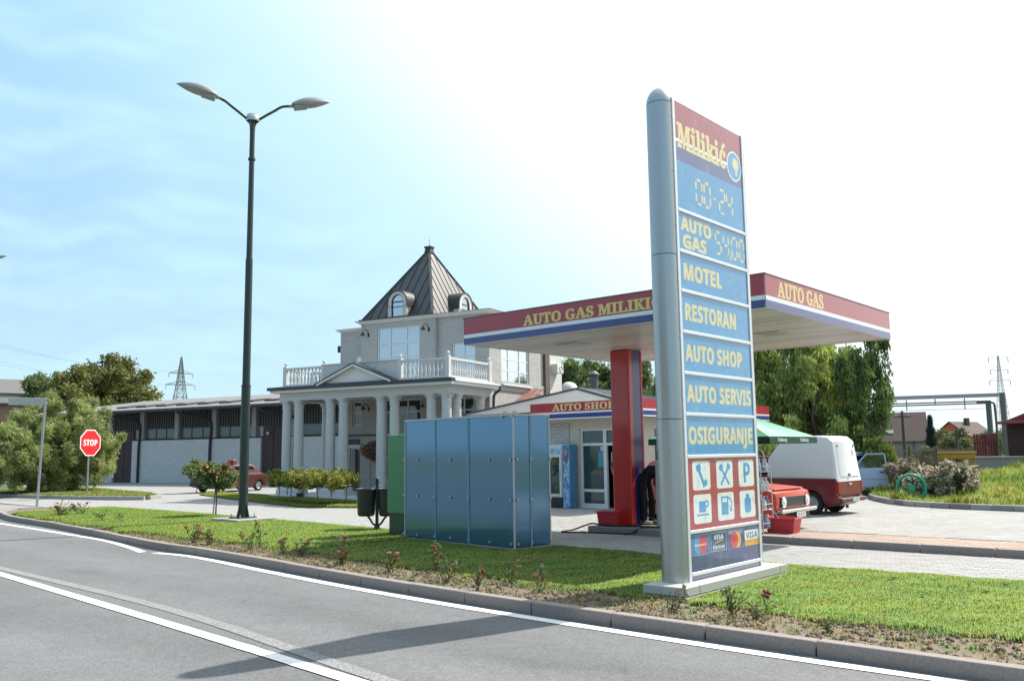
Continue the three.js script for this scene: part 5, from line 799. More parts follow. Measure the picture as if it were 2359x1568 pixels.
/* crown of leaf clumps: lobes spread through an ellipsoid, leaves mostly near each lobe's skin */
function tree(name, label, category, pos, o) {
  const t = thing(name, label, category, pos, 0, o.group), { h, r, cy, ry, n, lobes, geo, m, tint, trunk = 0.12, droop = 0, gap = 0.5, low = -0.8, barkM = bark, rx = r, rz = r } = o;
  const q = [], tints = [], ob = new THREE.Object3D(), lb = [];
  for (let i = 0; i < lobes; i++) { const a = R(0, 6.283), e = Math.asin(R(low, 1)), d = Math.pow(rnd(), 0.42) * R(0.72, 1.0); lb.push({ c: V(Math.cos(a) * Math.cos(e) * rx * d, cy + Math.sin(e) * ry * d, Math.sin(a) * Math.cos(e) * rz * d), s: R(0.10, 0.34) * r * (o.lobe || 1), k: R(0.78, 1.2) }); }
  for (let i = 0; i < n; i++) {
    const l = lb[Math.floor(rnd() * lobes)], a = R(0, 6.283), e = Math.asin(R(-1, 1)), d = Math.pow(rnd(), 0.45) * l.s * (rnd() < 0.12 ? 1.5 : 1);
    const p = V(l.c.x + Math.cos(a) * Math.cos(e) * d, l.c.y + Math.sin(e) * d * (1 + droop * 0.8) - droop * Math.pow(rnd(), 1.5) * l.s * 1.2, l.c.z + Math.sin(a) * Math.cos(e) * d); if (p.y < 0.06) continue;
    ob.position.copy(p); ob.rotation.set(R(0, 6.28), R(0, 6.28), R(0, 6.28)); if (droop) ob.rotation.set(R(-0.5, 0.5), R(0, 6.28), R(-0.5, 0.5)); const s = R(0.7, 1.3); ob.scale.set(s, s * (1 + droop), s); ob.updateMatrix(); q.push(ob.matrix.clone());
    const k = l.k * R(0.8, 1.2), v = tint(p, rnd); tints.push([k * v[0], k * v[1], k * v[2]]);
  }
  if (o.strands) for (let i = 0; i < o.strands; i++) {
    const l = lb[Math.floor(rnd() * lobes)], a = R(0, 6.283), st = l.c.clone().add(V(Math.cos(a) * l.s * R(0.3, 1.1), R(-0.2, 0.6) * l.s, Math.sin(a) * l.s * R(0.3, 1.1))), len = R(0.5, 1.9) * (o.hang || 1), dx = R(-0.12, 0.12), dz = R(-0.12, 0.12), k0 = l.k * R(0.75, 1.25);
    for (let y = 0; y < len; y += 0.13) { if (st.y - y < 0.15) break; ob.position.set(st.x + dx * y + R(-0.04, 0.04), st.y - y, st.z + dz * y + R(-0.04, 0.04)); ob.rotation.set(R(-0.4, 0.4), R(0, 6.28), R(-0.4, 0.4)); const s = R(0.6, 1.1); ob.scale.set(s * 0.8, s * 1.3, s * 0.8); ob.updateMatrix(); q.push(ob.matrix.clone()); const v = tint(ob.position, rnd), k = k0 * R(0.85, 1.15); tints.push([k * v[0], k * v[1], k * v[2]]); }
  }
  const tr = []; const fork = cy - ry * 0.45; tr.push(limb(V(0, -0.1, 0), V(R(-0.1, 0.1), Math.max(0.3, fork), R(-0.1, 0.1)), trunk, trunk * 0.7, trunk * 0.5));
  mesh('trunk', tr[0], barkM, t);
  for (let i = 0; i < Math.min(lobes, o.limbs ?? 9); i++) mesh('limb', limb(V(0, Math.max(0.25, fork * R(0.7, 1)), 0), lb[i].c, trunk * 0.45, trunk * 0.1, r * 0.12), barkM, t);
  inst(geo, m, q, tints, 'crown', t); return t;
}
const flat = (a) => () => a, vary = (a, b) => (p, r) => { const k = r(); return a.map((v, i) => mix(v, b[i], k)); };
const LC = { small: leafCluster(7, 0.11, 0.27, 0.16, 1), mid: leafCluster(7, 0.17, 0.27, 0.3, 2), narrow: leafCluster(9, 0.13, 0.10, 0.2, 3), birch: leafCluster(8, 0.12, 0.30, 0.22, 4, 0.6), fine: leafCluster(6, 0.055, 0.3, 0.08, 5), big: leafCluster(7, 0.26, 0.3, 0.5, 6) };
const atG = (px, py, h, y) => { const p = onY(px, py, h); return [p.x, y ?? h, p.z]; };
// big pale bush at the drive
{
  const p = atD(135, 1130, 42.5);
  tree('willow_bush', 'large pale green willow bush beside the stop sign', 'bush', [p.x, 0.15, p.z], { h: 4, r: 2.15, rx: 2.0, rz: 2.75, cy: 1.95, ry: 2.45, n: 13000, lobes: 200, lobe: 0.5, geo: LC.narrow, m: leafMat(0.33, 0.37, 0.15), tint: vary([0.75, 0.85, 0.7], [1.35, 1.3, 1.25]), trunk: 0.05, low: -0.98, limbs: 16 });
  const p2 = atD(-20, 1130, 41);
  tree('willow_bush', 'pale willow bush at the edge of the drive island', 'bush', [p2.x, 0.15, p2.z], { h: 3, r: 1.7, cy: 1.6, ry: 1.6, n: 6000, lobes: 110, lobe: 0.5, geo: LC.narrow, m: leafMat(0.33, 0.37, 0.15), tint: vary([0.75, 0.85, 0.7], [1.3, 1.25, 1.2]), trunk: 0.05, low: -0.98 });
}
{ const p = atD(238, 1100, 76); tree('walnut_tree', 'broad brownish green walnut tree rising behind the warehouse', 'tree', [p.x, 0, p.z], { h: 10, r: 4.4, rx: 3.9, rz: 4.6, cy: 5.9, ry: 3.7, n: 7000, lobes: 90, lobe: 0.5, geo: LC.big, m: leafMat(0.20, 0.225, 0.08), tint: vary([0.7, 0.8, 0.7], [1.45, 1.2, 1.0]), trunk: 0.3, low: -0.5 }); }
{ const p = atD(80, 1100, 88); tree('far_tree', 'thin pale tree beside the white house', 'tree', [p.x, 0, p.z], { h: 9, r: 1.8, cy: 6, ry: 3.8, n: 2200, lobes: 22, geo: LC.big, m: leafMat(0.192, 0.240, 0.112), tint: vary([0.8, 0.9, 0.9], [1.3, 1.3, 1.3]), trunk: 0.16 }); }
{ const p = atD(105, 1100, 80); tree('far_tree', 'rounded green tree between white house and walnut', 'tree', [p.x, 0, p.z], { h: 6, r: 2.4, cy: 4.6, ry: 2.6, n: 3000, lobes: 26, geo: LC.big, m: leafMat(0.160, 0.224, 0.096), tint: vary([0.8, 0.9, 0.9], [1.3, 1.3, 1.2]), trunk: 0.16 }); }
// drooping trees behind the van
{
  const m1 = leafMat(0.30, 0.37, 0.13), wt = vary([0.6, 0.75, 0.65], [1.6, 1.45, 1.2]);
  const P = (px, D) => { const p = atD(px, 1060, D); return [p.x, 0, p.z]; };
  tree('weeping_tree', 'tall dark green weeping tree rising above the canopy roof', 'tree', P(1800, 35), { h: 8, r: 2.6, cy: 4.7, ry: 4.2, n: 2600, strands: 520, hang: 0.8, lobes: 62, lobe: 0.5, geo: LC.birch, m: m1, tint: wt, trunk: 0.2, droop: 0.8, low: -0.85 });
  tree('weeping_tree', 'bushy yellow-green weeping tree behind the pickup', 'tree', P(1890, 34), { h: 7, r: 2.0, cy: 3.4, ry: 3.1, n: 2400, strands: 480, hang: 0.8, lobes: 60, lobe: 0.5, geo: LC.birch, m: leafMat(0.38, 0.44, 0.15), tint: wt, trunk: 0.18, droop: 0.8, low: -0.95 });
  tree('birch_tree', 'slender birch with hanging sprays beside the overhead pipes', 'tree', P(2000, 33), { h: 6, r: 1.2, cy: 4.0, ry: 2.4, n: 300, strands: 130, hang: 0.7, lobes: 34, lobe: 0.6, geo: LC.birch, m: leafMat(0.136, 0.200, 0.072), tint: wt, trunk: 0.1, droop: 1.2, low: -0.9, barkM: barkPale });
  tree('hedge_shrub', 'low leafy shrub at the foot of the birch', 'shrub', P(1985, 32), { h: 3, r: 1.1, cy: 1.15, ry: 1.35, n: 1500, strands: 250, hang: 0.5, lobes: 36, lobe: 0.7, geo: LC.birch, m: leafMat(0.168, 0.216, 0.056), tint: wt, trunk: 0.06, droop: 0.5, low: -0.9 });
  tree('hedge_shrub', 'dark shrub behind the green parasol', 'shrub', P(1760, 30), { h: 3, r: 1.7, cy: 1.3, ry: 1.5, n: 2600, strands: 250, hang: 0.6, lobes: 40, lobe: 0.7, geo: LC.birch, m: m1, tint: wt, trunk: 0.06, droop: 0.5, low: -0.9 });
  const bg = [[1300, 46, 7.4, 2.7], [1358, 52, 7.4, 2.7], [1405, 47, 6.8, 2.4], [1490, 46, 7.0, 2.5], [1560, 44, 5.6, 2.2], [1650, 42, 5.8, 2.3]], lab = ['green poplar beside the satellite dish', 'tall thin tree behind the shop chimney', 'green tree behind the shop ridge', 'leafy tree seen between canopy post and pylon', 'leafy tree behind the pylon sign', 'leafy tree behind the green parasol'];
  bg.forEach(([px, D, h, r], i) => tree('background_tree', lab[i], 'tree', P(px, D), { h, r, cy: h * 0.55, ry: h * 0.45, n: 3400, strands: 260, hang: 0.7, lobes: 64, lobe: 0.6, geo: LC.mid, m: leafMat(0.136, 0.184, 0.072), tint: wt, trunk: 0.16, droop: 0.5, group: 'trees behind the shop' }));
}
// little trees on the lawn strip before the portico
{
  const spots = [[640, 1153], [668, 1156], [700, 1159], [733, 1161], [765, 1163], [797, 1160]], labs = ['yellow-green young ornamental tree nearest the parked red car', 'second young tree of the row from the red car', 'third young tree of the row from the red car', 'fourth young tree of the row from the red car', 'fifth young tree of the row from the red car', 'last young tree of the row before the house door'];
  spots.forEach(([px, py], i) => { const p = onY(px, py, 0.13); tree('young_tree', labs[i], 'tree', [p.x, 0.11, p.z], { h: 1.5, r: R(0.46, 0.56), cy: R(0.70, 0.80), ry: R(0.22, 0.30), n: 230, lobes: 20, lobe: 0.6, geo: LC.small, m: leafMat(0.272, 0.296, 0.072), tint: vary([0.7, 0.8, 0.7], [1.4, 1.25, 1.0]), trunk: 0.02, limbs: 6, droop: 0.3, barkM: barkPale, group: 'young trees along the portico lawn' }); });
  let p = onY(497, 1190, GY); const st = tree('young_tree', 'small round-headed tree with a stake beside the lamp post', 'tree', [p.x, GY - 0.02, p.z], { h: 1.3, r: 0.42, cy: 1.0, ry: 0.34, n: 620, lobes: 16, lobe: 0.85, geo: LC.small, m: leafMat(0.160, 0.200, 0.064), tint: (q, r) => q.y > 1.12 && r() < 0.35 ? [2.2, 0.9, 0.9] : [R(0.7, 1.3), R(0.8, 1.2), 1], trunk: 0.022, limbs: 6 }); mesh('stake', bar([-0.12, -0.05, 0.02], [-0.05, 0.85, 0], 0.016), barkPale, st);
  p = onY(855, 1143, 0.13); tree('standard_rose', 'faded pink standard rose with a pale stem before the house wall', 'rose', [p.x, 0.09, p.z], { h: 1.7, r: 0.46, cy: 1.62, ry: 0.28, n: 420, lobes: 12, lobe: 0.9, geo: LC.small, m: leafMat(0.272, 0.208, 0.136), tint: vary([0.8, 0.8, 0.8], [1.6, 1.3, 1.4]), trunk: 0.02, limbs: 5, barkM: barkPale });
  p = onY(452, 1134, 0.12); tree('young_tree', 'loose green shrub beside the parked red car', 'shrub', [p.x, 0.09, p.z], { h: 1.3, r: 0.6, cy: 0.95, ry: 0.45, n: 500, lobes: 14, geo: LC.small, m: leafMat(0.192, 0.240, 0.096), tint: vary([0.8, 0.8, 0.8], [1.3, 1.3, 1.2]), trunk: 0.02, limbs: 5 });
  for (const [px, py, k] of [[690, 1147, 'small dark topiary bush at the portico step'], [802, 1145, 'small dark potted bush beside the house door']]) { const q = onY(px, py, 0.12), tt = tree('potted_bush', k, 'bush', [q.x, 0.09, q.z], { h: 0.7, r: 0.2, cy: 0.52, ry: 0.26, n: 260, lobes: 10, geo: LC.fine, m: leafMat(0.056, 0.096, 0.048), tint: vary([0.8, 0.8, 0.8], [1.2, 1.2, 1.2]), trunk: 0.02, limbs: 3 }); mesh('pot', lathe([[0, 0], [0.09, 0], [0.13, 0.2], [0.11, 0.2], [0, 0.16]], 14), mat(0.03, 0.035, 0.035, 0.6), tt); }
}
// roses along the kerb
function rose(label, px, py, h, stems, leaves, blooms, col, spread = 0.16) {
  h *= 0.8; const p = onY(px, py, 0.11), t = thing('rose_bush', label, 'rose', [p.x, GY - 0.03, p.z], 0, 'roses along the kerb'), q = [], ti = [], ob = new THREE.Object3D(), tips = [];
  for (let i = 0; i < stems; i++) { const a = R(0, 6.28), k = R(0.4, 1) * spread, top = V(Math.cos(a) * k, h * R(0.6, 1), Math.sin(a) * k); tips.push(top); mesh('stem', limb(V(R(-0.02, 0.02), 0, R(-0.02, 0.02)), top, 0.006, 0.003, 0.04), mat(0.09, 0.075, 0.045, 0.85), t); }
  for (let i = 0; i < leaves * 0.45; i++) { const tp = tips[Math.floor(rnd() * stems)], f = Math.pow(rnd(), 0.7); ob.position.set(tp.x * f + R(-0.04, 0.04), tp.y * f + 0.03, tp.z * f + R(-0.04, 0.04)); ob.rotation.set(R(0, 6), R(0, 6), R(0, 6)); const s = R(0.6, 1.15); ob.scale.set(s, s, s); ob.updateMatrix(); q.push(ob.matrix.clone()); const k = R(0.7, 1.3); ti.push(rnd() < 0.25 ? [k * 1.9, k * 0.85, k] : [k, k, k]); }
  inst(LC.fine, leafMat(0.136, 0.168, 0.064), q, ti, 'foliage', t);
  for (let i = 0; i < Math.ceil(blooms * 0.55); i++) { const tp = tips[i % stems], g = []; for (let k = 0; k < 9; k++) { const a = k * 2.4, r = 0.012 + k * 0.0022; g.push(new THREE.SphereGeometry(0.022, 7, 5).scale(1, 0.75, 0.45).rotateY(-a).translate(Math.cos(a) * r, 0.012 - k * 0.0016, Math.sin(a) * r)); } const m = mesh('blossom', merge(g), mat(...col, 0.7), t); m.position.copy(tp).add(V(R(-0.03, 0.03), 0.015, R(-0.03, 0.03))); m.rotation.set(R(-0.5, 0.5), R(0, 6), R(-0.5, 0.5)); m.scale.setScalar(R(0.65, 1.0)); }
  return t;
}
const RD = [0.32, 0.02, 0.025], OR = [0.34, 0.12, 0.05], YE = [0.45, 0.33, 0.08], PK = [0.32, 0.15, 0.11], DR = [0.18, 0.05, 0.02];
[['thick red rose bush at the tip of the verge', 140, 1190, 0.5, 12, 170, 4, RD, 0.5], ['leafy red rose beside the tall sign post', 182, 1188, 0.52, 8, 80, 4, RD, 0.3], ['low leggy rose by the verge tip', 235, 1203, 0.42, 6, 26, 0, RD, 0.3], ['bare rose with pale leaves on the soil', 282, 1206, 0.35, 5, 20, 0, RD, 0.25],
 ['orange rose clump before the staked tree', 447, 1250, 0.42, 7, 46, 2, OR, 0.2], ['brown and orange rose clump in front of the lamp', 483, 1254, 0.36, 8, 54, 4, DR, 0.22], ['yellow rose on a tall stem in front of the lamp', 598, 1262, 0.62, 3, 22, 2, YE, 0.05], ['leggy rose with few leaves by the yellow rose', 574, 1268, 0.4, 5, 26, 1, OR, 0.14], ['thin rose with dry heads behind the kerb', 655, 1278, 0.4, 5, 28, 2, DR, 0.15], ['rusty rose clump in the shade of the enclosure', 693, 1280, 0.34, 7, 40, 3, OR, 0.18],
 ['tall leafy rose with one red bloom before the bins', 790, 1300, 0.58, 8, 80, 2, RD, 0.2], ['pink headed rose before the green cabinet', 898, 1318, 0.42, 6, 34, 4, PK, 0.09], ['red rose on a long stem before the enclosure', 1003, 1318, 0.5, 5, 44, 1, RD, 0.12], ['leafy rose base with thin shoots before the enclosure', 1028, 1340, 0.4, 8, 46, 0, RD, 0.2], ['red rose with green leaves near the kerb', 1098, 1358, 0.36, 5, 34, 1, RD, 0.08], ['thin dry rose between enclosure and pylon', 1180, 1345, 0.32, 4, 16, 0, DR, 0.12], ['nearly bare rose with a faded pink head', 1245, 1362, 0.36, 4, 16, 1, PK, 0.1],
 ['bare rose twigs at the foot of the pylon', 1545, 1408, 0.34, 6, 14, 0, DR, 0.2], ['rose seedling with two brown heads beside the plinth', 1768, 1408, 0.30, 2, 4, 2, DR, 0.04], ['bare thorny rose on the soil beyond the pylon', 1690, 1415, 0.34, 7, 26, 0, RD, 0.16], ['small green rose shoot beyond the pylon', 1752, 1425, 0.16, 4, 24, 0, RD, 0.08], ['green shoot in the bare soil near the kerb', 1905, 1455, 0.14, 3, 20, 0, RD, 0.05]].forEach((a) => rose(...a));

{ // broad-leaved weeds and clover in the lawn
  const q = [], ti = [], ob = new THREE.Object3D(); for (let i = 0; i < 900; i++) { const x = R(-24, 2.6), z = R(-11.3, lawnEdge(x) - 0.05); if (noise2(x * 0.6 + 20, z * 0.9) < 0.1 || (x > -5.4 && x < -4.7 && z < -8.1 && z > -10.7) || (x < -9.1 && x > -13.2 && z < -10.4)) continue; ob.position.set(x, GY + 0.022, z); ob.rotation.set(R(-0.4, 0.4), R(0, 6), R(-0.4, 0.4)); const s = R(0.5, 1.1); ob.scale.set(s * 1.2, s * 0.5, s * 1.2); ob.updateMatrix(); q.push(ob.matrix.clone()); const k = R(0.7, 1.2); ti.push(rnd() < 0.12 ? [k * 1.7, k * 1.3, k] : [k * 0.8, k, k * 0.9]); }
  const im = inst(LC.fine, leafMat(0.10, 0.17, 0.05), q, ti, 'lawn_weeds', scene); im.userData = { kind: 'stuff', label: 'broad-leaved weeds scattered through the verge lawn', category: 'weeds' };
}
// ---------------------------------------------------------------- vehicles
const paint = (r, g, b, rough = 0.3) => new THREE.MeshPhysicalMaterial({ color: lin(r, g, b), roughness: rough, clearcoat: 0.4, clearcoatRoughness: 0.12 });
const arc = (cx, cy, r, a0, a1, n = 10) => Array.from({ length: n + 1 }, (_, i) => { const a = mix(a0, a1, i / n); return [cx + Math.cos(a) * r, cy + Math.sin(a) * r]; });
function wheel(parent, x, z, r, side, capM = MT.steel) { // local: car along +x (front), width along z
  const g = part('wheel', parent), w = 0.15;
  mesh('tyre', lathe([[r * 0.62, -w / 2], [r * 0.9, -w / 2], [r, -w / 2 + 0.03], [r, w / 2 - 0.03], [r * 0.9, w / 2], [r * 0.62, w / 2]], 28).rotateX(Math.PI / 2), MT.rubber, g);
  mesh('rim', lathe([[0, w * 0.30], [r * 0.2, w * 0.34], [r * 0.28, w * 0.22], [r * 0.5, w * 0.24], [r * 0.60, w * 0.42], [r * 0.64, w * 0.42], [r * 0.64, -w * 0.4], [0, -w * 0.3]], 24).rotateX(Math.PI / 2 * side), capM, g);
  g.position.set(x, r, z); return g;
}
// body from a side outline with wheel arches, pulled in towards the top by "tumble"
function bodyShell(outline, width, bevel, tumble = 0, yMid = 0.6) {
  const g = extrude(outline, width - bevel * 2, bevel).translate(0, 0, -(width - bevel * 2) / 2), p = g.attributes.position;
  for (let i = 0; i < p.count; i++) { const y = p.getY(i), k = y > yMid ? 1 - tumble * (y - yMid) : 1; p.setZ(i, p.getZ(i) * k); }
  return toCreasedNormals(g, 0.7);
}
function lower(L, wb, wr, y0, y1, front, rear) { // outline of the lower body, front at +x = L
  const a = wb[0], b = wb[1];
  return [[rear[0], y0 + 0.04], ...arc(a, wr * 0.98, wr * 1.18, Math.PI * 1.02, -0.06).map((q) => q).filter((q) => q[1] >= y0), ...arc(b, wr * 0.98, wr * 1.18, Math.PI * 1.02, -0.06).filter((q) => q[1] >= y0), ...front, ...rear.slice(1)];
}
const plateTex = (t) => canvasTex(256, 64, (x) => { x.fillStyle = '#d9dcda'; x.fillRect(0, 0, 256, 64); x.strokeStyle = '#333'; x.lineWidth = 4; x.strokeRect(3, 3, 250, 58); spread(x, t, 22, 50, 212, 36, BOLD, '#2a2c2e'); });
function lampGeo(x, y, z, r, d = 0.03) { return lathe([[0, d], [r * 0.8, d * 0.8], [r, 0], [0, -0.02]], 18).rotateZ(-Math.PI / 2).translate(x, y, z); }

// dark red pickup with a white hard top: seen from behind
{
  const y0 = 0.09, van = thing('pickup_van', 'dark red pickup with a white box top and dented tail', 'van', [-7.95, y0, -21.1], Math.PI);
  const red = paint(0.15, 0.010, 0.018, 0.42), wr = 0.275, Wd = 1.56, wb = [0.62, 3.06];
  // local +x = front (world -x); tail at x = 0
  const out = [[0.02, 0.34], [0.18, 0.24], ...arc(wb[0], wr, 0.335, Math.PI * 0.98, 0.02), [wb[0] + 0.45, 0.2], [wb[1] - 0.42, 0.2], ...arc(wb[1], wr, 0.335, Math.PI * 0.98, 0.02), [3.66, 0.27], [3.80, 0.36], [3.81, 0.62], [3.74, 0.76], [2.86, 0.84], [1.52, 0.86], [0.03, 0.84], [0.0, 0.78]];
  mesh('body', bodyShell(out, Wd, 0.035, 0.06), red, van);
  mesh('underbody', B2(0.3, 3.5, 0.20, 0.5, -0.62, 0.62), MT.dark, van);
  // cab
  const cab = [[1.52, 0.80], [2.86, 0.80], [2.36, 1.30], [2.26, 1.345], [1.64, 1.35], [1.55, 1.30]];
  mesh('cab', bodyShell(cab, Wd - 0.06, 0.03, 0.22, 0.82), red, van);
  for (const s of [-1, 1]) { const g = extrude([[1.66, 0.9], [2.68, 0.9], [2.30, 1.25], [1.70, 1.26]], 0.01).applyMatrix4(new THREE.Matrix4().makeRotationX(0)).translate(0, 0, 0); g.rotateX(s * -0.0); const m = mesh('side_window', g, MT.darkGlass, van); m.position.z = s * 0.725 - 0.005; m.rotation.x = s * -0.0; for (const x of [1.53, 2.62]) mesh('door_seam', B2(x, x + 0.012, 0.26, 0.84, s * 0.779 - 0.003, s * 0.779 + 0.003), MT.dark, van); mesh('rubbing_strip', RB2(0.95, 3.6, 0.56, 0.585, s * 0.779 - 0.008, s * 0.779 + 0.008, 0.003), mat(0.05, 0.02, 0.02, 0.6), van); mesh('door_handle', RB2(1.62, 1.76, 0.74, 0.765, s * 0.79 - 0.01, s * 0.79 + 0.01, 0.004), MT.chrome, van); mesh('mud_flap', B2(0.30, 0.315, 0.10, 0.30, s * 0.58, s * 0.74), MT.rubber, van); mesh('box_seam', B2(0.1, 1.6, 0.86, 0.872, s * 0.768 - 0.006, s * 0.768 + 0.006), mat(0.3, 0.3, 0.3, 0.7), van); mesh('arch_lip', new THREE.TorusGeometry(0.345, 0.012, 6, 20, Math.PI).translate(0.62, 0.275, s * 0.775), mat(0.08, 0.02, 0.02, 0.6), van); mesh('mirror', RB(0.09, 0.09, 0.14, 2.56, 0.96, s * 0.86, 0.02), MT.black, van); }
  mesh('windscreen', B(0.012, 0.6, 1.22).rotateZ(0.79).translate(2.615, 1.08, 0), MT.darkGlass, van);
  // box top: white fibreglass with raked front, slightly domed roof
  const top = [[0.035, 0.855], [1.62, 0.855], [1.60, 1.28], [1.30, 1.64], [1.18, 1.715], [0.9, 1.745], [0.40, 1.76], [0.22, 1.74], [0.13, 1.66]];
  const wht = mat(0.62, 0.625, 0.62, 0.5); mesh('box_top', bodyShell(top, Wd - 0.02, 0.085, 0.16, 0.9), wht, van);
  { const d = mesh('tail_door', bodyShell([[0, 0], [0.035, 0], [0.035, 0.74], [0.0, 0.74]].map(([a, b]) => [a, b]), 1.20, 0.008, 0.10, 0.1), mat(0.66, 0.66, 0.655, 0.5), van); d.position.set(-0.045, 0.895, 0); d.rotation.z = -0.115; mesh('hinge', RB(0.03, 0.05, 0.04, -0.008, 0.71, -0.5, 0.01), MT.dark, d); mesh('hinge', RB(0.03, 0.05, 0.04, -0.008, 0.71, 0.5, 0.01), MT.dark, d); mesh('patch', new THREE.CircleGeometry(0.05, 16).scale(0.8, 1.5, 1).rotateY(-Math.PI / 2).translate(-0.013, 0.55, 0.38), mat(0.36, 0.36, 0.35, 0.8), d); mesh('latch', RB(0.04, 0.05, 0.09, -0.015, 0.03, -0.06, 0.01), MT.dark, d); }
  // tailgate with pressed lines, lamps, bumper, plate
  mesh('tailgate', RB2(-0.05, 0.02, 0.46, 0.815, -0.66, 0.66, 0.015), paint(0.17, 0.014, 0.02, 0.45), van); mesh('tailgate_handle', RB2(-0.07, -0.048, 0.68, 0.73, -0.12, 0.06, 0.008), mat(0.4, 0.3, 0.3, 0.5), van);
  for (const s of [-1, 1]) { mesh('tail_lamp', RB2(-0.055, 0.02, 0.50, 0.78, s * 0.675, s * 0.765, 0.01), mat(0.3, 0.02, 0.02, 0.2), van); mesh('rust_patch', RB2(-0.05, 0.06, 0.30, 0.44, s * 0.52, s * 0.765, 0.03), mat(0.13, 0.06, 0.045, 0.85), van); }
  mesh('bumper', RB2(-0.13, -0.03, 0.30, 0.40, -0.74, 0.74, 0.03), mat(0.10, 0.04, 0.042, 0.6), van);
  mesh('number_plate', new THREE.PlaneGeometry(0.42, 0.10).rotateY(-Math.PI / 2).translate(-0.135, 0.36, 0.10), new THREE.MeshStandardMaterial({ map: plateTex('KG 184·52'), roughness: 0.4 }), van);
  for (const x of wb) for (const s of [-1, 1]) wheel(van, x, s * 0.66, wr, s);
}
// orange-red saloon: only its nose shows beyond the pylon
{
  const c = thing('red_saloon_car', 'faded orange-red saloon car with round headlamps at the pumps', 'car', [-10.92, 0.09, -16.45], 0), red = paint(0.55, 0.06, 0.02, 0.38), wr = 0.27, wb = [0.72, 3.05], Wd = 1.55;
  const out = [[0.05, 0.36], [0.2, 0.24], ...arc(wb[0], wr, 0.33, Math.PI * 0.98, 0.02), [1.2, 0.2], [2.6, 0.2], ...arc(wb[1], wr, 0.33, Math.PI * 0.98, 0.02), [3.55, 0.28], [3.60, 0.36], [3.63, 0.60], [3.60, 0.70], [3.45, 0.755], [2.55, 0.83], [0.75, 0.85], [0.1, 0.80], [0.03, 0.7]];
  mesh('body', bodyShell(out, Wd, 0.04, 0.06), red, c); mesh('underbody', B2(0.3, 3.4, 0.18, 0.5, -0.62, 0.62), MT.dark, c);
  mesh('bonnet', RB2(-0.5, 0.52, -0.012, 0.012, -0.64, 0.64, 0.01).rotateZ(-0.084).translate(3.05, 0.832, 0), red, c);
  mesh('cabin', bodyShell([[0.55, 0.80], [2.62, 0.80], [2.10, 1.28], [1.98, 1.33], [1.0, 1.33], [0.86, 1.28]], Wd - 0.05, 0.03, 0.24, 0.82), red, c);
  mesh('windscreen', B(0.012, 0.58, 1.22).rotateZ(0.82).translate(2.405, 1.06, 0), MT.darkGlass, c);
  for (const s of [-1, 1]) { mesh('side_window', extrude([[1.0, 0.88], [2.44, 0.88], [2.06, 1.24], [1.10, 1.24]], 0.01).translate(0, 0, s * 0.70 - 0.005), MT.darkGlass, c); const h = mesh('headlamp', lampGeo(3.69, 0.56, s * 0.53, 0.085), mat(0.75, 0.76, 0.74, 0.15), c); mesh('lamp_ring', new THREE.TorusGeometry(0.088, 0.012, 8, 24).rotateY(Math.PI / 2).translate(3.70, 0.56, s * 0.53), MT.chrome, h); for (const x of [1.35, 2.5]) mesh('door_seam', B2(x, x + 0.01, 0.28, 0.82, s * 0.774 - 0.003, s * 0.774 + 0.003), MT.dark, c); mesh('wing_seam', B2(2.56, 3.5, 0.765, 0.772, s * 0.72 - 0.003, s * 0.72 + 0.003), MT.dark, c); mesh('sill_trim', RB2(1.1, 2.6, 0.24, 0.27, s * 0.775 - 0.01, s * 0.775 + 0.01, 0.004), MT.chrome, c); mesh('side_marker', RB2(3.38, 3.46, 0.54, 0.57, s * 0.776 - 0.008, s * 0.776 + 0.008, 0.003), mat(0.5, 0.2, 0.03, 0.3), c); mesh('indicator', RB2(3.65, 3.70, 0.33, 0.38, s * 0.48, s * 0.62, 0.008), mat(0.5, 0.2, 0.03, 0.3), c); }
  mesh('grille', RB2(3.64, 3.685, 0.46, 0.655, -0.64, 0.64, 0.006), mat(0.025, 0.025, 0.027, 0.5), c); for (let i = 0; i < 6; i++) mesh('grille_bar', B2(3.685, 3.69, 0.475 + i * 0.03, 0.483 + i * 0.03, -0.43, 0.43), mat(0.08, 0.08, 0.08, 0.4), c);
  mesh('bumper', RB2(3.66, 3.79, 0.36, 0.43, -0.78, 0.78, 0.025), MT.chrome, c); mesh('valance', RB2(3.56, 3.66, 0.22, 0.36, -0.72, 0.72, 0.02), mat(0.12, 0.03, 0.02, 0.6), c);
  mesh('number_plate', new THREE.PlaneGeometry(0.42, 0.11).rotateY(Math.PI / 2).translate(3.797, 0.315, 0.0), new THREE.MeshStandardMaterial({ map: plateTex('KG 391·07'), roughness: 0.4 }), c); mesh('plate_holder', B2(3.75, 3.794, 0.25, 0.375, -0.22, 0.22), MT.dark, c);
  for (const x of wb) for (const s of [-1, 1]) wheel(c, x, s * 0.65, wr, s);
}
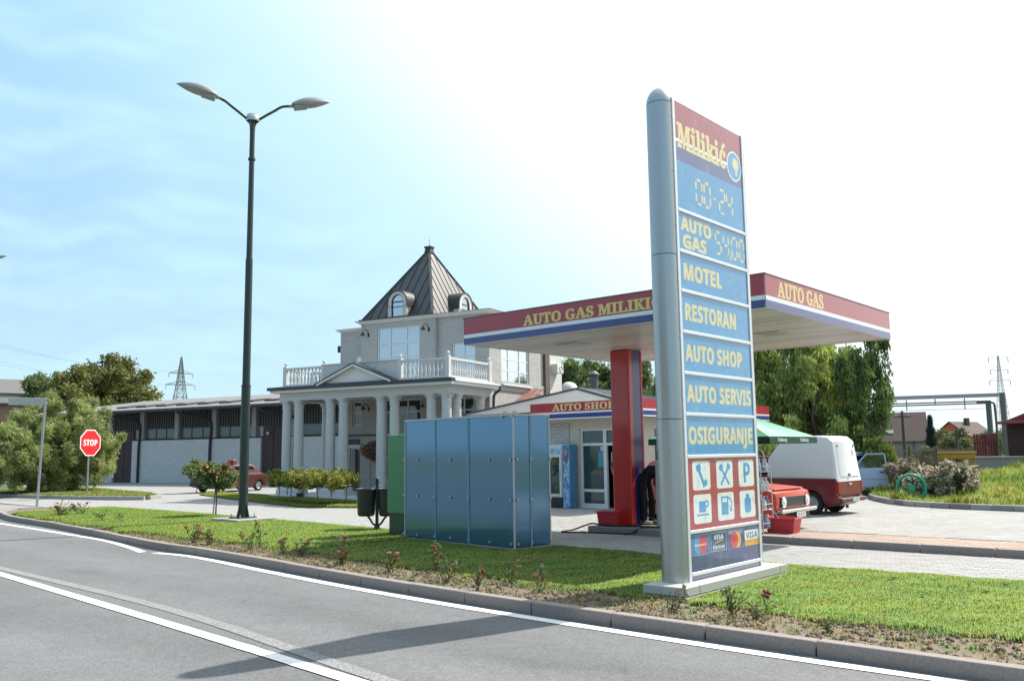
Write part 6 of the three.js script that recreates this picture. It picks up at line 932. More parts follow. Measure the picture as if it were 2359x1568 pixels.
// pale blue car facing the road with a door open
{
  const c = thing('blue_car', 'pale blue car with its front door open behind the pickup', 'car', [-11.35, 0.09, -27.3], -Math.PI / 2), bl = paint(0.36, 0.46, 0.64, 0.35), wr = 0.28, Wd = 1.60, wb = [-3.2, -0.75];
  const out = [[-3.95, 0.36], [-3.8, 0.24], ...arc(wb[0], wr, 0.34, Math.PI * 0.98, 0.02), [-2.7, 0.2], [-1.2, 0.2], ...arc(wb[1], wr, 0.34, Math.PI * 0.98, 0.02), [-0.2, 0.3], [-0.05, 0.40], [-0.05, 0.62], [-0.2, 0.72], [-1.15, 0.86], [-3.3, 0.90], [-3.9, 0.82]];
  mesh('body', bodyShell(out, Wd, 0.04, 0.06), bl, c); mesh('underbody', B2(-3.6, -0.4, 0.18, 0.5, -0.64, 0.64), MT.dark, c);
  mesh('cabin', bodyShell([[-3.7, 0.84], [-1.12, 0.84], [-1.72, 1.32], [-1.85, 1.38], [-3.0, 1.38], [-3.15, 1.33]], Wd - 0.05, 0.03, 0.22, 0.86), bl, c);
  mesh('windscreen', B(0.012, 0.66, 1.24).rotateZ(0.88).translate(-1.375, 1.10, 0), mat(0.35, 0.4, 0.42, 0.05, { metalness: 0.7 }), c);
  for (const s of [-1, 1]) { mesh('side_window', extrude([[-3.2, 0.92], [-1.4, 0.92], [-1.78, 1.29], [-2.95, 1.29]], 0.01).translate(0, 0, s * 0.725 - 0.005), MT.darkGlass, c); mesh('headlamp', RB2(-0.08, -0.03, 0.52, 0.66, s * 0.45, s * 0.7, 0.015), mat(0.7, 0.7, 0.68, 0.15), c); }
  mesh('bumper', RB2(-0.1, 0.04, 0.34, 0.46, -0.78, 0.78, 0.03), mat(0.05, 0.05, 0.055, 0.6), c);
  for (const x of wb) for (const s of [-1, 1]) wheel(c, x, s * 0.68, wr, s);
  const d = part('door', c); // hinged by the windscreen pillar, swung out (car's left = local -z -> world +x)
  const leaf = mesh('door_panel', RB2(-1.02, 0, 0.30, 0.90, -0.03, 0.03, 0.02), bl, d), fr = mesh('window_frame', merge([beam([0.0, 0.9, 0], [-0.42, 1.34, 0], 0.035, 0.04), beam([-0.42, 1.34, 0], [-0.95, 1.35, 0], 0.035, 0.04), beam([-0.95, 1.35, 0], [-1.0, 0.9, 0], 0.035, 0.04)]), bl, d); mesh('door_glass', extrude([[-0.05, 0.9], [-0.98, 0.9], [-0.93, 1.33], [-0.43, 1.33]], 0.006), MT.clearGlass, d); mesh('handle', RB2(-0.93, -0.78, 0.76, 0.80, 0.03, 0.05, 0.006).translate(0, 0, -0.08), MT.black, d); mesh('mirror', RB(0.12, 0.10, 0.16, -0.08, 0.97, -0.10, 0.03), bl, d); mesh('rubbing_strip', RB2(-1.0, -0.02, 0.55, 0.58, -0.04, -0.03, 0.003), mat(0.3, 0.36, 0.44, 0.5), d);
  d.position.set(-1.16, 0, -0.80); d.rotation.y = rad(-68);
}
// dark red car at the house
{
  const p = onY(530, 1131, 0.1), c = thing('red_hatchback', 'dark red car with a red roof sign parked before the warehouse', 'car', [p.x, 0.09, p.z], rad(-82)), red = paint(0.075, 0.005, 0.006, 0.45), wr = 0.29, Wd = 1.62, wb = [-1.25, 1.2];
  const out = [[-1.9, 0.38], [-1.75, 0.26], ...arc(wb[0], wr, 0.35, Math.PI * 0.98, 0.02), [-0.7, 0.22], [0.7, 0.22], ...arc(wb[1], wr, 0.35, Math.PI * 0.98, 0.02), [1.8, 0.3], [1.93, 0.4], [1.93, 0.62], [1.8, 0.74], [0.95, 0.88], [-1.3, 0.92], [-1.88, 0.84], [-1.93, 0.6]];
  mesh('body', bodyShell(out, Wd, 0.04, 0.06), red, c); mesh('underbody', B2(-1.6, 1.6, 0.2, 0.5, -0.66, 0.66), MT.dark, c);
  mesh('cabin', bodyShell([[-1.55, 0.86], [1.0, 0.86], [0.36, 1.34], [0.2, 1.39], [-0.75, 1.39], [-0.95, 1.34]], Wd - 0.05, 0.03, 0.22, 0.88), red, c);
  mesh('windscreen', B(0.012, 0.72, 1.24).rotateZ(0.93).translate(0.725, 1.10, 0), mat(0.3, 0.36, 0.42, 0.05, { metalness: 0.7 }), c);
  for (const s of [-1, 1]) { mesh('side_window', extrude([[-1.2, 0.95], [0.72, 0.95], [0.3, 1.31], [-0.8, 1.31]], 0.01).translate(0, 0, s * 0.735 - 0.005), MT.darkGlass, c); mesh('headlamp', RB2(1.9, 1.945, 0.54, 0.66, s * 0.48, s * 0.72, 0.015), mat(0.7, 0.68, 0.62, 0.15), c); }
  mesh('bumper', RB2(1.88, 2.0, 0.34, 0.48, -0.8, 0.8, 0.03), mat(0.04, 0.03, 0.03, 0.6), c); mesh('grille', RB2(1.92, 1.945, 0.54, 0.64, -0.44, 0.44, 0.006), MT.dark, c);
  c.scale.setScalar(0.82); mesh('roof_sign', RB2(-0.15, 0.1, 1.42, 1.66, -0.28, 0.22, 0.03), mat(0.30, 0.03, 0.03, 0.5), c);
  for (const x of wb) for (const s of [-1, 1]) wheel(c, x, s * 0.7, wr, s);
}
// ---------------------------------------------------------------- people (one continuous surface each)
function figure(bones, box, cells, mats) { // bones: [ax,ay,az, bx,by,bz, r0, r1, colour index]
  const size = Math.max(box[3] - box[0], box[4] - box[1], box[5] - box[2]), n = Math.round(size / cells), mc = new MarchingCubes(n, new THREE.MeshBasicMaterial(), false, false, 400000); mc.isolation = 0;
  const half = size / 2, c = [(box[0] + box[3]) / 2, (box[1] + box[4]) / 2, (box[2] + box[5]) / 2];
  const cap = (px, py, pz, b) => { const dx = b[3] - b[0], dy = b[4] - b[1], dz = b[5] - b[2], ex = px - b[0], ey = py - b[1], ez = pz - b[2], t = Math.max(0, Math.min(1, (ex * dx + ey * dy + ez * dz) / (dx * dx + dy * dy + dz * dz || 1))); return Math.hypot(ex - dx * t, ey - dy * t, ez - dz * t) - mix(b[6], b[7], t); };
  const K = 0.022, field = (x, y, z) => { let d = 1; for (const b of bones) { const e = cap(x, y, z, b), h = Math.max(0, 1 - Math.abs(d - e) / K); d = Math.min(d, e) - h * h * K * 0.25; } return d; };
  for (let k = 0; k < n; k++) for (let j = 0; j < n; j++) for (let i = 0; i < n; i++) mc.field[k * n * n + j * n + i] = -field(c[0] + (i - n / 2) / (n / 2) * half, c[1] + (j - n / 2) / (n / 2) * half, c[2] + (k - n / 2) / (n / 2) * half);
  mc.update(); const N = mc.count, pos = mc.positionArray.slice(0, N * 3), col = new Float32Array(N * 3), nor = new Float32Array(N * 3);
  for (let i = 0; i < N; i++) { for (let a = 0; a < 3; a++) pos[i * 3 + a] = pos[i * 3 + a] * half + c[a]; const x = pos[i * 3], y = pos[i * 3 + 1], z = pos[i * 3 + 2]; let best = 9, bc = 0; for (const b of bones) { const e = cap(x, y, z, b); if (e < best) { best = e; bc = b[8]; } } col.set(mats[bc], i * 3); const h = 0.004, g = V(field(x + h, y, z) - field(x - h, y, z), field(x, y + h, z) - field(x, y - h, z), field(x, y, z + h) - field(x, y, z - h)).normalize(); nor.set([g.x, g.y, g.z], i * 3); }
  const g = new THREE.BufferGeometry(); g.setAttribute('position', new THREE.BufferAttribute(pos, 3)); g.setAttribute('normal', new THREE.BufferAttribute(nor, 3)); g.setAttribute('color', new THREE.BufferAttribute(col, 3)); return g;
}
const bodyMat = new THREE.MeshStandardMaterial({ vertexColors: true, roughness: 0.85 });
// hand: palm, four fingers of unequal length and a thumb; d = pointing direction, s = thumb side
function handBones(x, y, z, d, s, k) { const o = [], up = V(...d).normalize(), sd = V(...s).normalize(), nn = up.clone().cross(sd).normalize(), P = V(x, y, z), at = (a, b, c) => P.clone().addScaledVector(up, a).addScaledVector(sd, b).addScaledVector(nn, c), seg = (p, q, r0, r1) => o.push([p.x, p.y, p.z, q.x, q.y, q.z, r0, r1, k]); seg(at(0, 0, 0), at(0.07, 0.015, 0), 0.026, 0.024); seg(at(0.03, -0.02, 0), at(0.075, -0.022, 0), 0.022, 0.02); [[0.03, 0.07], [0.011, 0.08], [-0.009, 0.075], [-0.028, 0.058]].forEach(([b, l]) => { seg(at(0.08, b, 0), at(0.08 + l * 0.5, b, 0.008), 0.010, 0.009); seg(at(0.08 + l * 0.5, b, 0.008), at(0.08 + l * 0.85, b, 0.03), 0.009, 0.0075); }); seg(at(0.02, 0.03, 0), at(0.06, 0.062, 0.01), 0.012, 0.010); seg(at(0.06, 0.062, 0.01), at(0.09, 0.066, 0.018), 0.010, 0.008); return o; }
{ // bent forward at the dispenser, facing +x
  const skin = [0.40, 0.22, 0.16], blk = [0.016, 0.015, 0.016], red = [0.36, 0.05, 0.04], whi = [0.5, 0.48, 0.46], hair = [0.03, 0.022, 0.018];
  const g = figure([
    [-0.02, 0.06, 0.10, 0.0, 0.46, 0.10, 0.055, 0.075, 0], [0.0, 0.46, 0.10, -0.06, 0.86, 0.085, 0.078, 0.10, 0], [0.02, 0.06, -0.11, 0.05, 0.46, -0.10, 0.055, 0.075, 0], [0.05, 0.46, -0.10, -0.05, 0.86, -0.085, 0.078, 0.10, 0],
    [-0.06, 0.90, 0.06, -0.06, 0.90, -0.06, 0.125, 0.125, 0], [-0.04, 0.93, 0, 0.14, 1.02, 0, 0.125, 0.13, 0], [0.14, 1.02, 0.04, 0.34, 1.03, 0.04, 0.13, 0.12, 0], [0.14, 1.02, -0.04, 0.34, 1.03, -0.04, 0.13, 0.12, 0], [0.36, 1.05, 0.16, 0.36, 1.05, -0.16, 0.07, 0.07, 1], [0.38, 1.06, 0, 0.50, 1.10, 0, 0.06, 0.052, 1], [0.36, 1.12, 0.1, 0.40, 1.10, -0.1, 0.035, 0.035, 4],
    [0.50, 1.10, 0, 0.555, 1.12, 0, 0.055, 0.06, 2], [0.575, 1.125, 0, 0.60, 1.10, 0, 0.088, 0.085, 2], [0.555, 1.16, 0, 0.59, 1.165, 0, 0.085, 0.075, 3], [0.665, 1.06, 0, 0.672, 1.055, 0, 0.03, 0.03, 2], [0.60, 1.10, 0.085, 0.60, 1.11, 0.092, 0.02, 0.018, 2], [0.60, 1.10, -0.085, 0.60, 1.11, -0.092, 0.02, 0.018, 2],
    [0.36, 1.04, 0.18, 0.34, 0.80, 0.22, 0.058, 0.046, 0], [0.34, 0.80, 0.22, 0.50, 0.66, 0.14, 0.045, 0.034, 2], [0.36, 1.04, -0.18, 0.38, 0.80, -0.22, 0.058, 0.046, 0], [0.38, 0.80, -0.22, 0.52, 0.70, -0.12, 0.045, 0.034, 2],
    ...handBones(0.51, 0.655, 0.135, [0.8, -0.4, -0.3], [0, 0.5, -0.8], 2), ...handBones(0.53, 0.695, -0.115, [0.8, -0.4, 0.3], [0, 0.5, 0.8], 2),
    [-0.06, 0.045, 0.10, 0.15, 0.035, 0.115, 0.045, 0.036, 4], [-0.02, 0.045, -0.11, 0.19, 0.035, -0.125, 0.045, 0.036, 4]], [-0.26, -0.02, -0.36, 0.8, 1.34, 0.36], 0.0135, [blk, red, skin, hair, whi]);
  const p = onY(1493, 1207, IY), t = thing('person', 'person in black clothes with a red collar bending towards the fuel dispenser', 'person', [p.x, IY, p.z]); mesh('body', g, bodyMat, t);
}
{ // standing in the shop doorway
  const skin = [0.38, 0.22, 0.16], top = [0.03, 0.10, 0.16], tr = [0.03, 0.03, 0.035], hair = [0.03, 0.022, 0.018];
  const g = figure([
    [-0.10, 0.07, 0.02, -0.10, 0.48, 0.02, 0.05, 0.068, 1], [-0.10, 0.48, 0.02, -0.085, 0.88, 0, 0.07, 0.095, 1], [0.10, 0.07, 0.02, 0.10, 0.48, 0.02, 0.05, 0.068, 1], [0.10, 0.48, 0.02, 0.085, 0.88, 0, 0.07, 0.095, 1], [-0.07, 0.93, 0, 0.07, 0.93, 0, 0.115, 0.115, 1],
    [-0.05, 1.0, 0, -0.07, 1.32, 0, 0.12, 0.13, 0], [0.05, 1.0, 0, 0.07, 1.32, 0, 0.12, 0.13, 0], [-0.17, 1.42, 0, 0.17, 1.42, 0, 0.065, 0.065, 0], [0, 1.42, 0, 0, 1.52, 0.01, 0.055, 0.05, 2], [0, 1.60, 0.02, 0, 1.67, 0.01, 0.078, 0.092, 2], [0, 1.69, -0.015, 0, 1.67, -0.03, 0.092, 0.09, 3], [0, 1.615, 0.10, 0, 1.60, 0.115, 0.018, 0.016, 2], [-0.09, 1.63, 0.01, -0.095, 1.64, 0, 0.02, 0.018, 2], [0.09, 1.63, 0.01, 0.095, 1.64, 0, 0.02, 0.018, 2],
    [-0.20, 1.41, 0, -0.25, 1.12, 0.0, 0.055, 0.045, 0], [-0.25, 1.12, 0, -0.15, 0.96, 0.16, 0.043, 0.032, 2], [0.20, 1.41, 0, 0.25, 1.12, 0, 0.055, 0.045, 0], [0.25, 1.12, 0, 0.24, 0.88, 0.06, 0.043, 0.032, 2], ...handBones(-0.145, 0.95, 0.17, [0.5, -0.3, 0.6], [0.6, 0.5, 0], 2), ...handBones(0.24, 0.87, 0.065, [0, -1, 0.15], [-0.2, 0, 1], 2), [-0.10, 0.05, -0.03, -0.11, 0.04, 0.17, 0.045, 0.036, 4], [0.10, 0.05, -0.03, 0.11, 0.04, 0.17, 0.045, 0.036, 4]], [-0.4, -0.02, -0.3, 0.4, 1.8, 0.35], 0.0185, [top, tr, skin, hair, [0.02, 0.02, 0.02]]);
  const t = thing('person', 'person in dark clothes standing in the shop doorway', 'person', [-13.83, 0.11, -20.2], 0.3); mesh('body', g, bodyMat, t);
}
// ---------------------------------------------------------------- things on the pump island
{
  const d = thing('fuel_dispenser', 'pale grey fuel dispenser with nozzles behind the pylon sign', 'fuel dispenser', [-8.75, IY, -14.72]), gm = mat(0.42, 0.41, 0.38, 0.45);
  mesh('cabinet', RB2(-0.36, 0.36, 0, 1.25, -0.24, 0.24, 0.02), gm, d); mesh('head_box', RB2(-0.34, 0.34, 1.42, 1.86, -0.2, 0.2, 0.02), mat(0.5, 0.5, 0.48, 0.4), d); for (const s of [-1, 1]) mesh('head_post', B2(s * 0.26 - 0.04, s * 0.26 + 0.04, 1.25, 1.43, -0.1, 0.1), gm, d);
  mesh('display', B2(-0.25, 0.25, 1.52, 1.74, 0.202, 0.212), mat(0.05, 0.06, 0.06, 0.2), d);
  for (const z of [-0.1, 0.1]) { const n = mesh('nozzle', merge([beam([-0.40, 0.95, z], [-0.42, 0.72, z], 0.04, 0.06), bar([-0.42, 0.72, z], [-0.40, 0.60, z], 0.012), beam([-0.44, 0.9, z], [-0.47, 0.78, z], 0.015, 0.02)]), mat(0.30, 0.03, 0.03, 0.5), d); mesh('holster', RB2(-0.40, -0.36, 0.66, 1.0, z - 0.06, z + 0.06, 0.01), MT.dark, d); }
  mesh('hose', tube([[-0.41, 0.96, 0.1], [-0.55, 1.05, 0.12], [-0.66, 0.7, 0.14], [-0.6, 0.2, 0.16], [-0.42, 0.16, 0.15], [-0.37, 0.3, 0.12]], 0.016, 40, 8), MT.rubber, d);
}
{
  const h = mesh('rubber_hose', tube([[-8.75, IY + 0.02, -14.3], [-9.2, IY + 0.02, -14.22], [-9.7, IY + 0.025, -14.0], [-10.1, IY + 0.03, -14.05], [-10.45, IY + 0.02, -14.2], [-10.75, 0.12, -14.05], [-10.7, 0.112, -13.6], [-10.2, 0.112, -13.75], [-9.6, 0.112, -13.88], [-9.3, 0.13, -13.87], [-9.1, IY + 0.02, -14.02], [-8.8, IY + 0.018, -14.25]], 0.016, 90, 8), MT.rubber, scene); tag(h, 'thin black hose looped over the island kerb', 'hose');
}
function crate(label, pos, w, d, h, m, turn = 0) { const t = thing('red_tub', label, 'tub', pos, turn); const sh = (a, b, y, hh, th) => { const p = [[-a, -b], [a, -b], [a, b], [-a, b]]; return p; }; const wall = []; const k = 0.86; const side = (x0, z0, x1, z1) => { const g = new THREE.BufferGeometry(), q = [[x0 * k, 0, z0 * k], [x1 * k, 0, z1 * k], [x1, h, z1], [x0, h, z0]], i2 = 0.94, r = q.map(([x, y, z]) => [x * i2, y + 0.004, z * i2]); g.setAttribute('position', new THREE.Float32BufferAttribute([...q, ...r].flat(), 3)); g.setIndex([0, 1, 2, 0, 2, 3, 4, 6, 5, 4, 7, 6, 3, 2, 6, 3, 6, 7]); const o = g.toNonIndexed(); o.computeVertexNormals(); o.setAttribute('uv', new THREE.Float32BufferAttribute(new Float32Array(o.attributes.position.count * 2), 2)); return o; };
  const a = w / 2, b = d / 2; mesh('tub_body', merge([side(-a, b, a, b), side(a, b, a, -b), side(a, -b, -a, -b), side(-a, -b, -a, b), B(w * k * 0.98, 0.01, d * k * 0.98, 0, 0.006, 0)]), m, t); mesh('rim', merge([RB(w + 0.05, 0.03, 0.03, 0, h, b + 0.008, 0.01), RB(w + 0.05, 0.03, 0.03, 0, h, -b - 0.008, 0.01), RB(0.03, 0.029, d, a + 0.008, h, 0, 0.01), RB(0.03, 0.029, d, -a - 0.008, h, 0, 0.01)]), m, t); return t; }
const tubRed = mat(0.50, 0.035, 0.045, 0.4, { side: THREE.DoubleSide });
crate('red plastic tub at the foot of the canopy post', [-10.02, IY, -14.2], 0.36, 0.26, 0.27, tubRed, 0.1);
const bp = onY(1805, 1226, IY);
crate('red plastic tub with a mop handle in it on the island edge', [bp.x, IY, bp.z - 0.02], 0.52, 0.36, 0.24, tubRed, 0.06);
{ const m = thing('mop', 'white-handled mop leaning out of the red tub', 'mop', [bp.x, IY, bp.z]); mesh('handle', bar([0.02, 0.10, -0.02], [-0.42, 0.62, -0.02], 0.014), mat(0.65, 0.67, 0.7, 0.4), m); mesh('grip', bar([-0.10, 0.242, -0.02], [-0.20, 0.36, -0.02], 0.02), mat(0.04, 0.07, 0.2, 0.5), m); mesh('mop_head', RB(0.16, 0.08, 0.1, 0.03, 0.07, -0.02, 0.03), mat(0.4, 0.4, 0.4, 0.9), m); }
{
  const rp = onY(1752, 1228, IY), k = thing('wire_bottle_rack', 'wire rack of plastic bottles behind the pylon edge', 'rack', [rp.x - 0.12, IY, rp.z - 0.05]), wm = mat(0.55, 0.56, 0.57, 0.35, { metalness: 0.6 });
  for (const [x, z] of [[-0.25, -0.2], [0.25, -0.2], [-0.25, 0.2], [0.25, 0.2]]) mesh('upright', bar([x, 0, z], [x, 1.15, z], 0.010), wm, k);
  for (let i = 0; i < 4; i++) { const y = 0.08 + i * 0.32; for (const dy of [0, 0.09]) for (const [a, b] of [[[-0.25, -0.2], [0.25, -0.2]], [[0.25, -0.2], [0.25, 0.2]], [[0.25, 0.2], [-0.25, 0.2]], [[-0.25, 0.2], [-0.25, -0.2]]]) mesh('shelf_wire', bar([a[0], y + dy, a[1]], [b[0], y + dy, b[1]], 0.006, 6), wm, k); for (let x = -0.2; x <= 0.2; x += 0.08) mesh('shelf_wire', bar([x, y, -0.2], [x, y, 0.2], 0.004, 5), wm, k); }
  mesh('push_handle', tube([[0.25, 1.13, 0.1], [0.27, 1.35, 0.1], [0.20, 1.42, 0.1], [0.0, 1.42, 0.1]], 0.012, 24, 8), wm, k);
  const bg = lathe([[0, 0], [0.045, 0], [0.048, 0.01], [0.048, 0.13], [0.018, 0.17], [0.018, 0.19], [0.026, 0.19], [0.026, 0.215], [0, 0.215]], 10), cm = [[0.6, 0.6, 0.6], [0.55, 0.57, 0.6], [0.12, 0.16, 0.3], [0.45, 0.06, 0.05], [0.6, 0.58, 0.5]].map((c) => mat(...c, 0.4));
  for (let i = 0; i < 4; i++) for (let a = 0; a < 4; a++) for (let b = 0; b < 3; b++) { const m = mesh('bottle', bg, cm[Math.floor(rnd() * 5)], k); m.position.set(-0.18 + a * 0.12, 0.087 + i * 0.32, -0.13 + b * 0.13); }
}
// ---------------------------------------------------------------- green parasol
{
  const x0 = -10.85, x1 = -7.95, z1 = -17.0, z0 = -19.4, cx = (x0 + x1) / 2, cz = (z0 + z1) / 2, u = thing('parasol', 'green square beer-garden parasol beside the shop', 'parasol', [cx, 0.09, cz]), ye = 1.80, yp = 2.42, gm = new THREE.MeshPhysicalMaterial({ color: lin(0.018, 0.27, 0.155), roughness: 0.85, transmission: 0.3, thickness: 0, side: THREE.DoubleSide });
  const a = (x1 - x0) / 2, b = (z1 - z0) / 2, cor = [[-a, b], [a, b], [a, -b], [-a, -b]];
  for (let i = 0; i < 4; i++) { const p = cor[i], q = cor[(i + 1) % 4], g = new THREE.BufferGeometry(), N = 8, pos = [], idx = []; for (let r = 0; r <= N; r++) for (let c = 0; c <= N; c++) { const t = r / N, s = c / N, x = mix(p[0], q[0], s) * t, z = mix(p[1], q[1], s) * t; pos.push(x, mix(yp, ye, t) - 0.05 * Math.sin(Math.PI * t) * Math.sin(Math.PI * s), z); } for (let r = 0; r < N; r++) for (let c = 0; c < N; c++) { const k = r * (N + 1) + c; idx.push(k, k + N + 1, k + 1, k + 1, k + N + 1, k + N + 2); } g.setAttribute('position', new THREE.Float32BufferAttribute(pos, 3)); g.setIndex(idx); g.computeVertexNormals(); mesh('canopy_panel', g, gm, u); mesh('rib', bar([0, yp - 0.02, 0], [p[0], ye - 0.01, p[1]], 0.012), mat(0.5, 0.42, 0.3, 0.6), u); }
  const vt = canvasTex(1024, 64, (x) => { x.fillStyle = '#0d4230'; x.fillRect(0, 0, 1024, 64); for (const q of [0.16, 0.62]) spread(x, 'Tuborg', q * 1024, 46, 190, 32, SERIF, '#dfe6e0'); });
  for (let i = 0; i < 4; i++) { const p = cor[i], q = cor[(i + 1) % 4], L = Math.hypot(q[0] - p[0], q[1] - p[1]); const m = mesh('valance', new THREE.PlaneGeometry(L, 0.14, 12, 1), new THREE.MeshStandardMaterial({ map: vt, roughness: 0.9, side: THREE.DoubleSide }), u); m.position.set((p[0] + q[0]) / 2, ye - 0.065, (p[1] + q[1]) / 2); m.rotation.y = [0, Math.PI / 2, Math.PI, -Math.PI / 2][i]; }
  mesh('pole', cyl(0.028, 0.024, yp, 0, yp / 2, 0), mat(0.5, 0.45, 0.36, 0.6), u); mesh('base', lathe([[0, 0], [0.28, 0], [0.26, 0.06], [0.05, 0.1], [0.04, 0.3], [0, 0.3]], 20), MT.concrete, u); mesh('finial', new THREE.SphereGeometry(0.035, 10, 8).translate(0, yp + 0.03, 0), mat(0.02, 0.2, 0.1, 0.5), u);
}
// ---------------------------------------------------------------- behind the yard, right
const bankY = (p) => { p.y = Math.max(0.1, inPoly(p.x, p.z, BANK) ? bankH(p.x, p.z) : 0.05); return p; };
{ // overhead pipes on steel posts
  const L = V(-20, 3.98, -42.1), Rr = V(-9.68, 3.94, -45), g = thing('overhead_pipe_bridge', 'grey overhead pipes carried on green posts across the yard exit', 'pipe bridge', [-10, 0, -44.8]), o = V(10, 0, 44.8), A = (v) => v.clone().add(o);
  const rust = mat(0.34, 0.34, 0.33, 0.55, { metalness: 0.3 }), gr = mat(0.07, 0.11, 0.10, 0.6), thin = mat(0.16, 0.15, 0.14, 0.6), lp = (t, dy) => A(L.clone().lerp(Rr, t).add(V(0, dy, 0)));
  mesh('main_pipe', beam(lp(0, 0), lp(1, 0), 0.17, 0.17), rust, g);
  mesh('pipe', bar(lp(0, -0.30), lp(0.955, -0.26), 0.035), thin, g); mesh('pipe', bar(lp(0, -0.40), lp(0.955, -0.36), 0.035), thin, g); mesh('cable', bar(lp(0, -0.62), lp(0.93, -0.6), 0.012, 5), thin, g);
  for (let t = 0.05; t < 0.95; t += 0.115) mesh('hanger', bar(lp(t, -0.1), lp(t, t * 9 % 2 < 1 ? -0.40 : -0.62), 0.025, 6), thin, g);
  mesh('post', beam(lp(0.945, -0.33), lp(0.945, -3.4), 0.2, 0.2), gr, g); mesh('elbow', tube([lp(0.90, -0.30), lp(0.93, -0.30), lp(0.965, -0.36), lp(0.968, -0.6), lp(0.968, -3.2)], 0.05, 30, 8), gr, g); mesh('post', beam(lp(1, 0.1), lp(1, -3.6), 0.22, 0.22), mat(0.13, 0.13, 0.12, 0.7), g);
  mesh('post', beam(lp(0.02, 0), lp(0.02, -3.95), 0.24, 0.24), gr, g);
}
{ // low wall, red sheet panels, rusty shed
  const a = atD(2236, 1100, 37.5), b = V(4, 0, -37.5), w = thing('low_concrete_wall', 'low grey concrete wall along the top of the bank', 'wall', [a.x, 0, a.z]); const d = b.clone().sub(a).setY(0), L = d.length(); mesh('wall_body', muv(B2(0, L, 0.2, 1.18, -0.12, 0.12)), MT.concrete, w); mesh('coping', muv(RB2(-0.03, L, 1.18, 1.25, -0.16, 0.16, 0.02)), MT.concrete, w); w.rotation.y = Math.atan2(-d.z, d.x);
  const p = atD(2248, 1080, 40), q = atD(2302, 1080, 40), s = thing('red_panel_gate', 'dark red sheet metal gate panels behind the concrete wall', 'gate', [p.x, 0, p.z]), e = q.clone().sub(p).setY(0), M = e.length() * 1.05; s.rotation.y = Math.atan2(-e.z, e.x); const tone = [[0.20, 0.028, 0.034], [0.15, 0.022, 0.028], [0.24, 0.04, 0.045]].map((c) => mat(...c, 0.65));
  for (let i = 0; i < 9; i++) mesh('sheet_panel', RB2(M * i / 9 + 0.008, M * (i + 1) / 9 - 0.008, 0.7, 2.12, -0.02 + (i % 2) * 0.02, 0.02 + (i % 2) * 0.02, 0.008), tone[i % 3], s); mesh('gate_rail', B2(0, M, 1.72, 1.78, 0.045, 0.075), tone[1], s); mesh('gate_leg', B2(0.05, 0.12, 0.2, 0.71, -0.03, 0.03), tone[1], s); mesh('gate_leg', B2(M - 0.12, M - 0.05, 0.2, 0.71, -0.03, 0.03), tone[1], s);
  const c = atD(2328, 1080, 39), k = thing('rusty_shed', 'dark rusty shed with a red roof edge at the end of the wall', 'shed', [c.x, 0, c.z], rad(-12)), mr = tmat(grainTex(256, 1.2, [0.055, 0.028, 0.028], 0.2, 0.5, 4), 0.85);
  mesh('shed_wall', muv(B2(0, 5, 0.2, 2.45, -4, 0)), mr, k); mesh('roof', RB2(-0.25, 5.3, 2.46, 2.56, -4.3, 0.35, 0.02), mat(0.22, 0.05, 0.05, 0.7), k); mesh('roof_upper', extrude([[-0.1, 2.56], [5.2, 2.56], [3.2, 3.0], [0.8, 2.9]], 4).translate(0, 0, -4), mat(0.20, 0.04, 0.045, 0.7), k); for (let i = 0; i < 7; i++) mesh('wall_board', B2(i * 0.7 + 0.06, i * 0.7 + 0.62, 0.3, 2.3, 0.0, 0.03), mr, k);
}
{ // yellow hopper frame
  const p = atD(2168, 1090, 33), q = atD(2252, 1090, 33), t = thing('yellow_machine', 'yellow steel machine frame behind the brown bush', 'machine', [p.x, 0, p.z]), e = q.clone().sub(p).setY(0), L = e.length(); t.rotation.y = Math.atan2(-e.z, e.x); const ye = mat(0.42, 0.25, 0.03, 0.6);
  mesh('trough', RB2(0, L, 1.22, 1.42, -0.35, 0, 0.03), ye, t); mesh('trough_rim', RB2(-0.04, L + 0.04, 1.40, 1.46, -0.38, 0.03, 0.01), ye, t); for (const x of [0.1, L - 0.45, L - 0.1]) mesh('leg', B2(x - 0.06, x + 0.06, 0.2, 1.22, -0.2, -0.08), ye, t); mesh('drum', cyl(0.3, 0.3, L * 0.45, 0, 0, 0).rotateZ(Math.PI / 2).translate(L * 0.45, 0.9, -0.2), mat(0.16, 0.05, 0.05, 0.7), t); mesh('brace', beam([0.1, 0.5, -0.1], [L - 0.45, 1.2, -0.1], 0.06, 0.06), ye, t);
}
{ // coil of green hose on a reel
  const p = atD(2100, 1128, 27.2), y = 0.12, t = thing('hose_reel', 'upright reel of bright green garden hose at the edge of the bank', 'hose reel', [p.x, y, p.z], YAW - rad(16)), gm = mat(0.02, 0.30, 0.17, 0.35), r2 = mulberry(3);
  for (let i = 0; i < 9; i++) mesh('hose_coil', new THREE.TorusGeometry(0.335 + 0.045 * r2(), 0.019, 8, 48).rotateX((r2() - 0.5) * 0.1).translate((r2() - 0.5) * 0.03, 0.40 + (r2() - 0.5) * 0.02, (i - 4) * 0.028), gm, t);
  for (let i = 0; i < 8; i++) { const a = i * Math.PI / 4; mesh('spoke', bar([0, 0.40, 0.12], [Math.cos(a) * 0.32, 0.40 + Math.sin(a) * 0.32, 0.12], 0.010, 6), gm, t); } mesh('hub', cyl(0.09, 0.09, 0.3, 0, 0, 0).rotateX(Math.PI / 2).translate(0, 0.40, 0), gm, t); for (const s of [-1, 1]) mesh('stand', bar([s * 0.22, 0.0, -0.1], [0, 0.40, -0.1], 0.018, 6), MT.dark, t); mesh('hose_end', tube([[0.33, 0.40, 0.1], [0.37, 0.15, 0.13], [0.36, 0.03, 0.15], [0.34, 0.02, 0.3]], 0.018, 24, 8), gm, t);
}
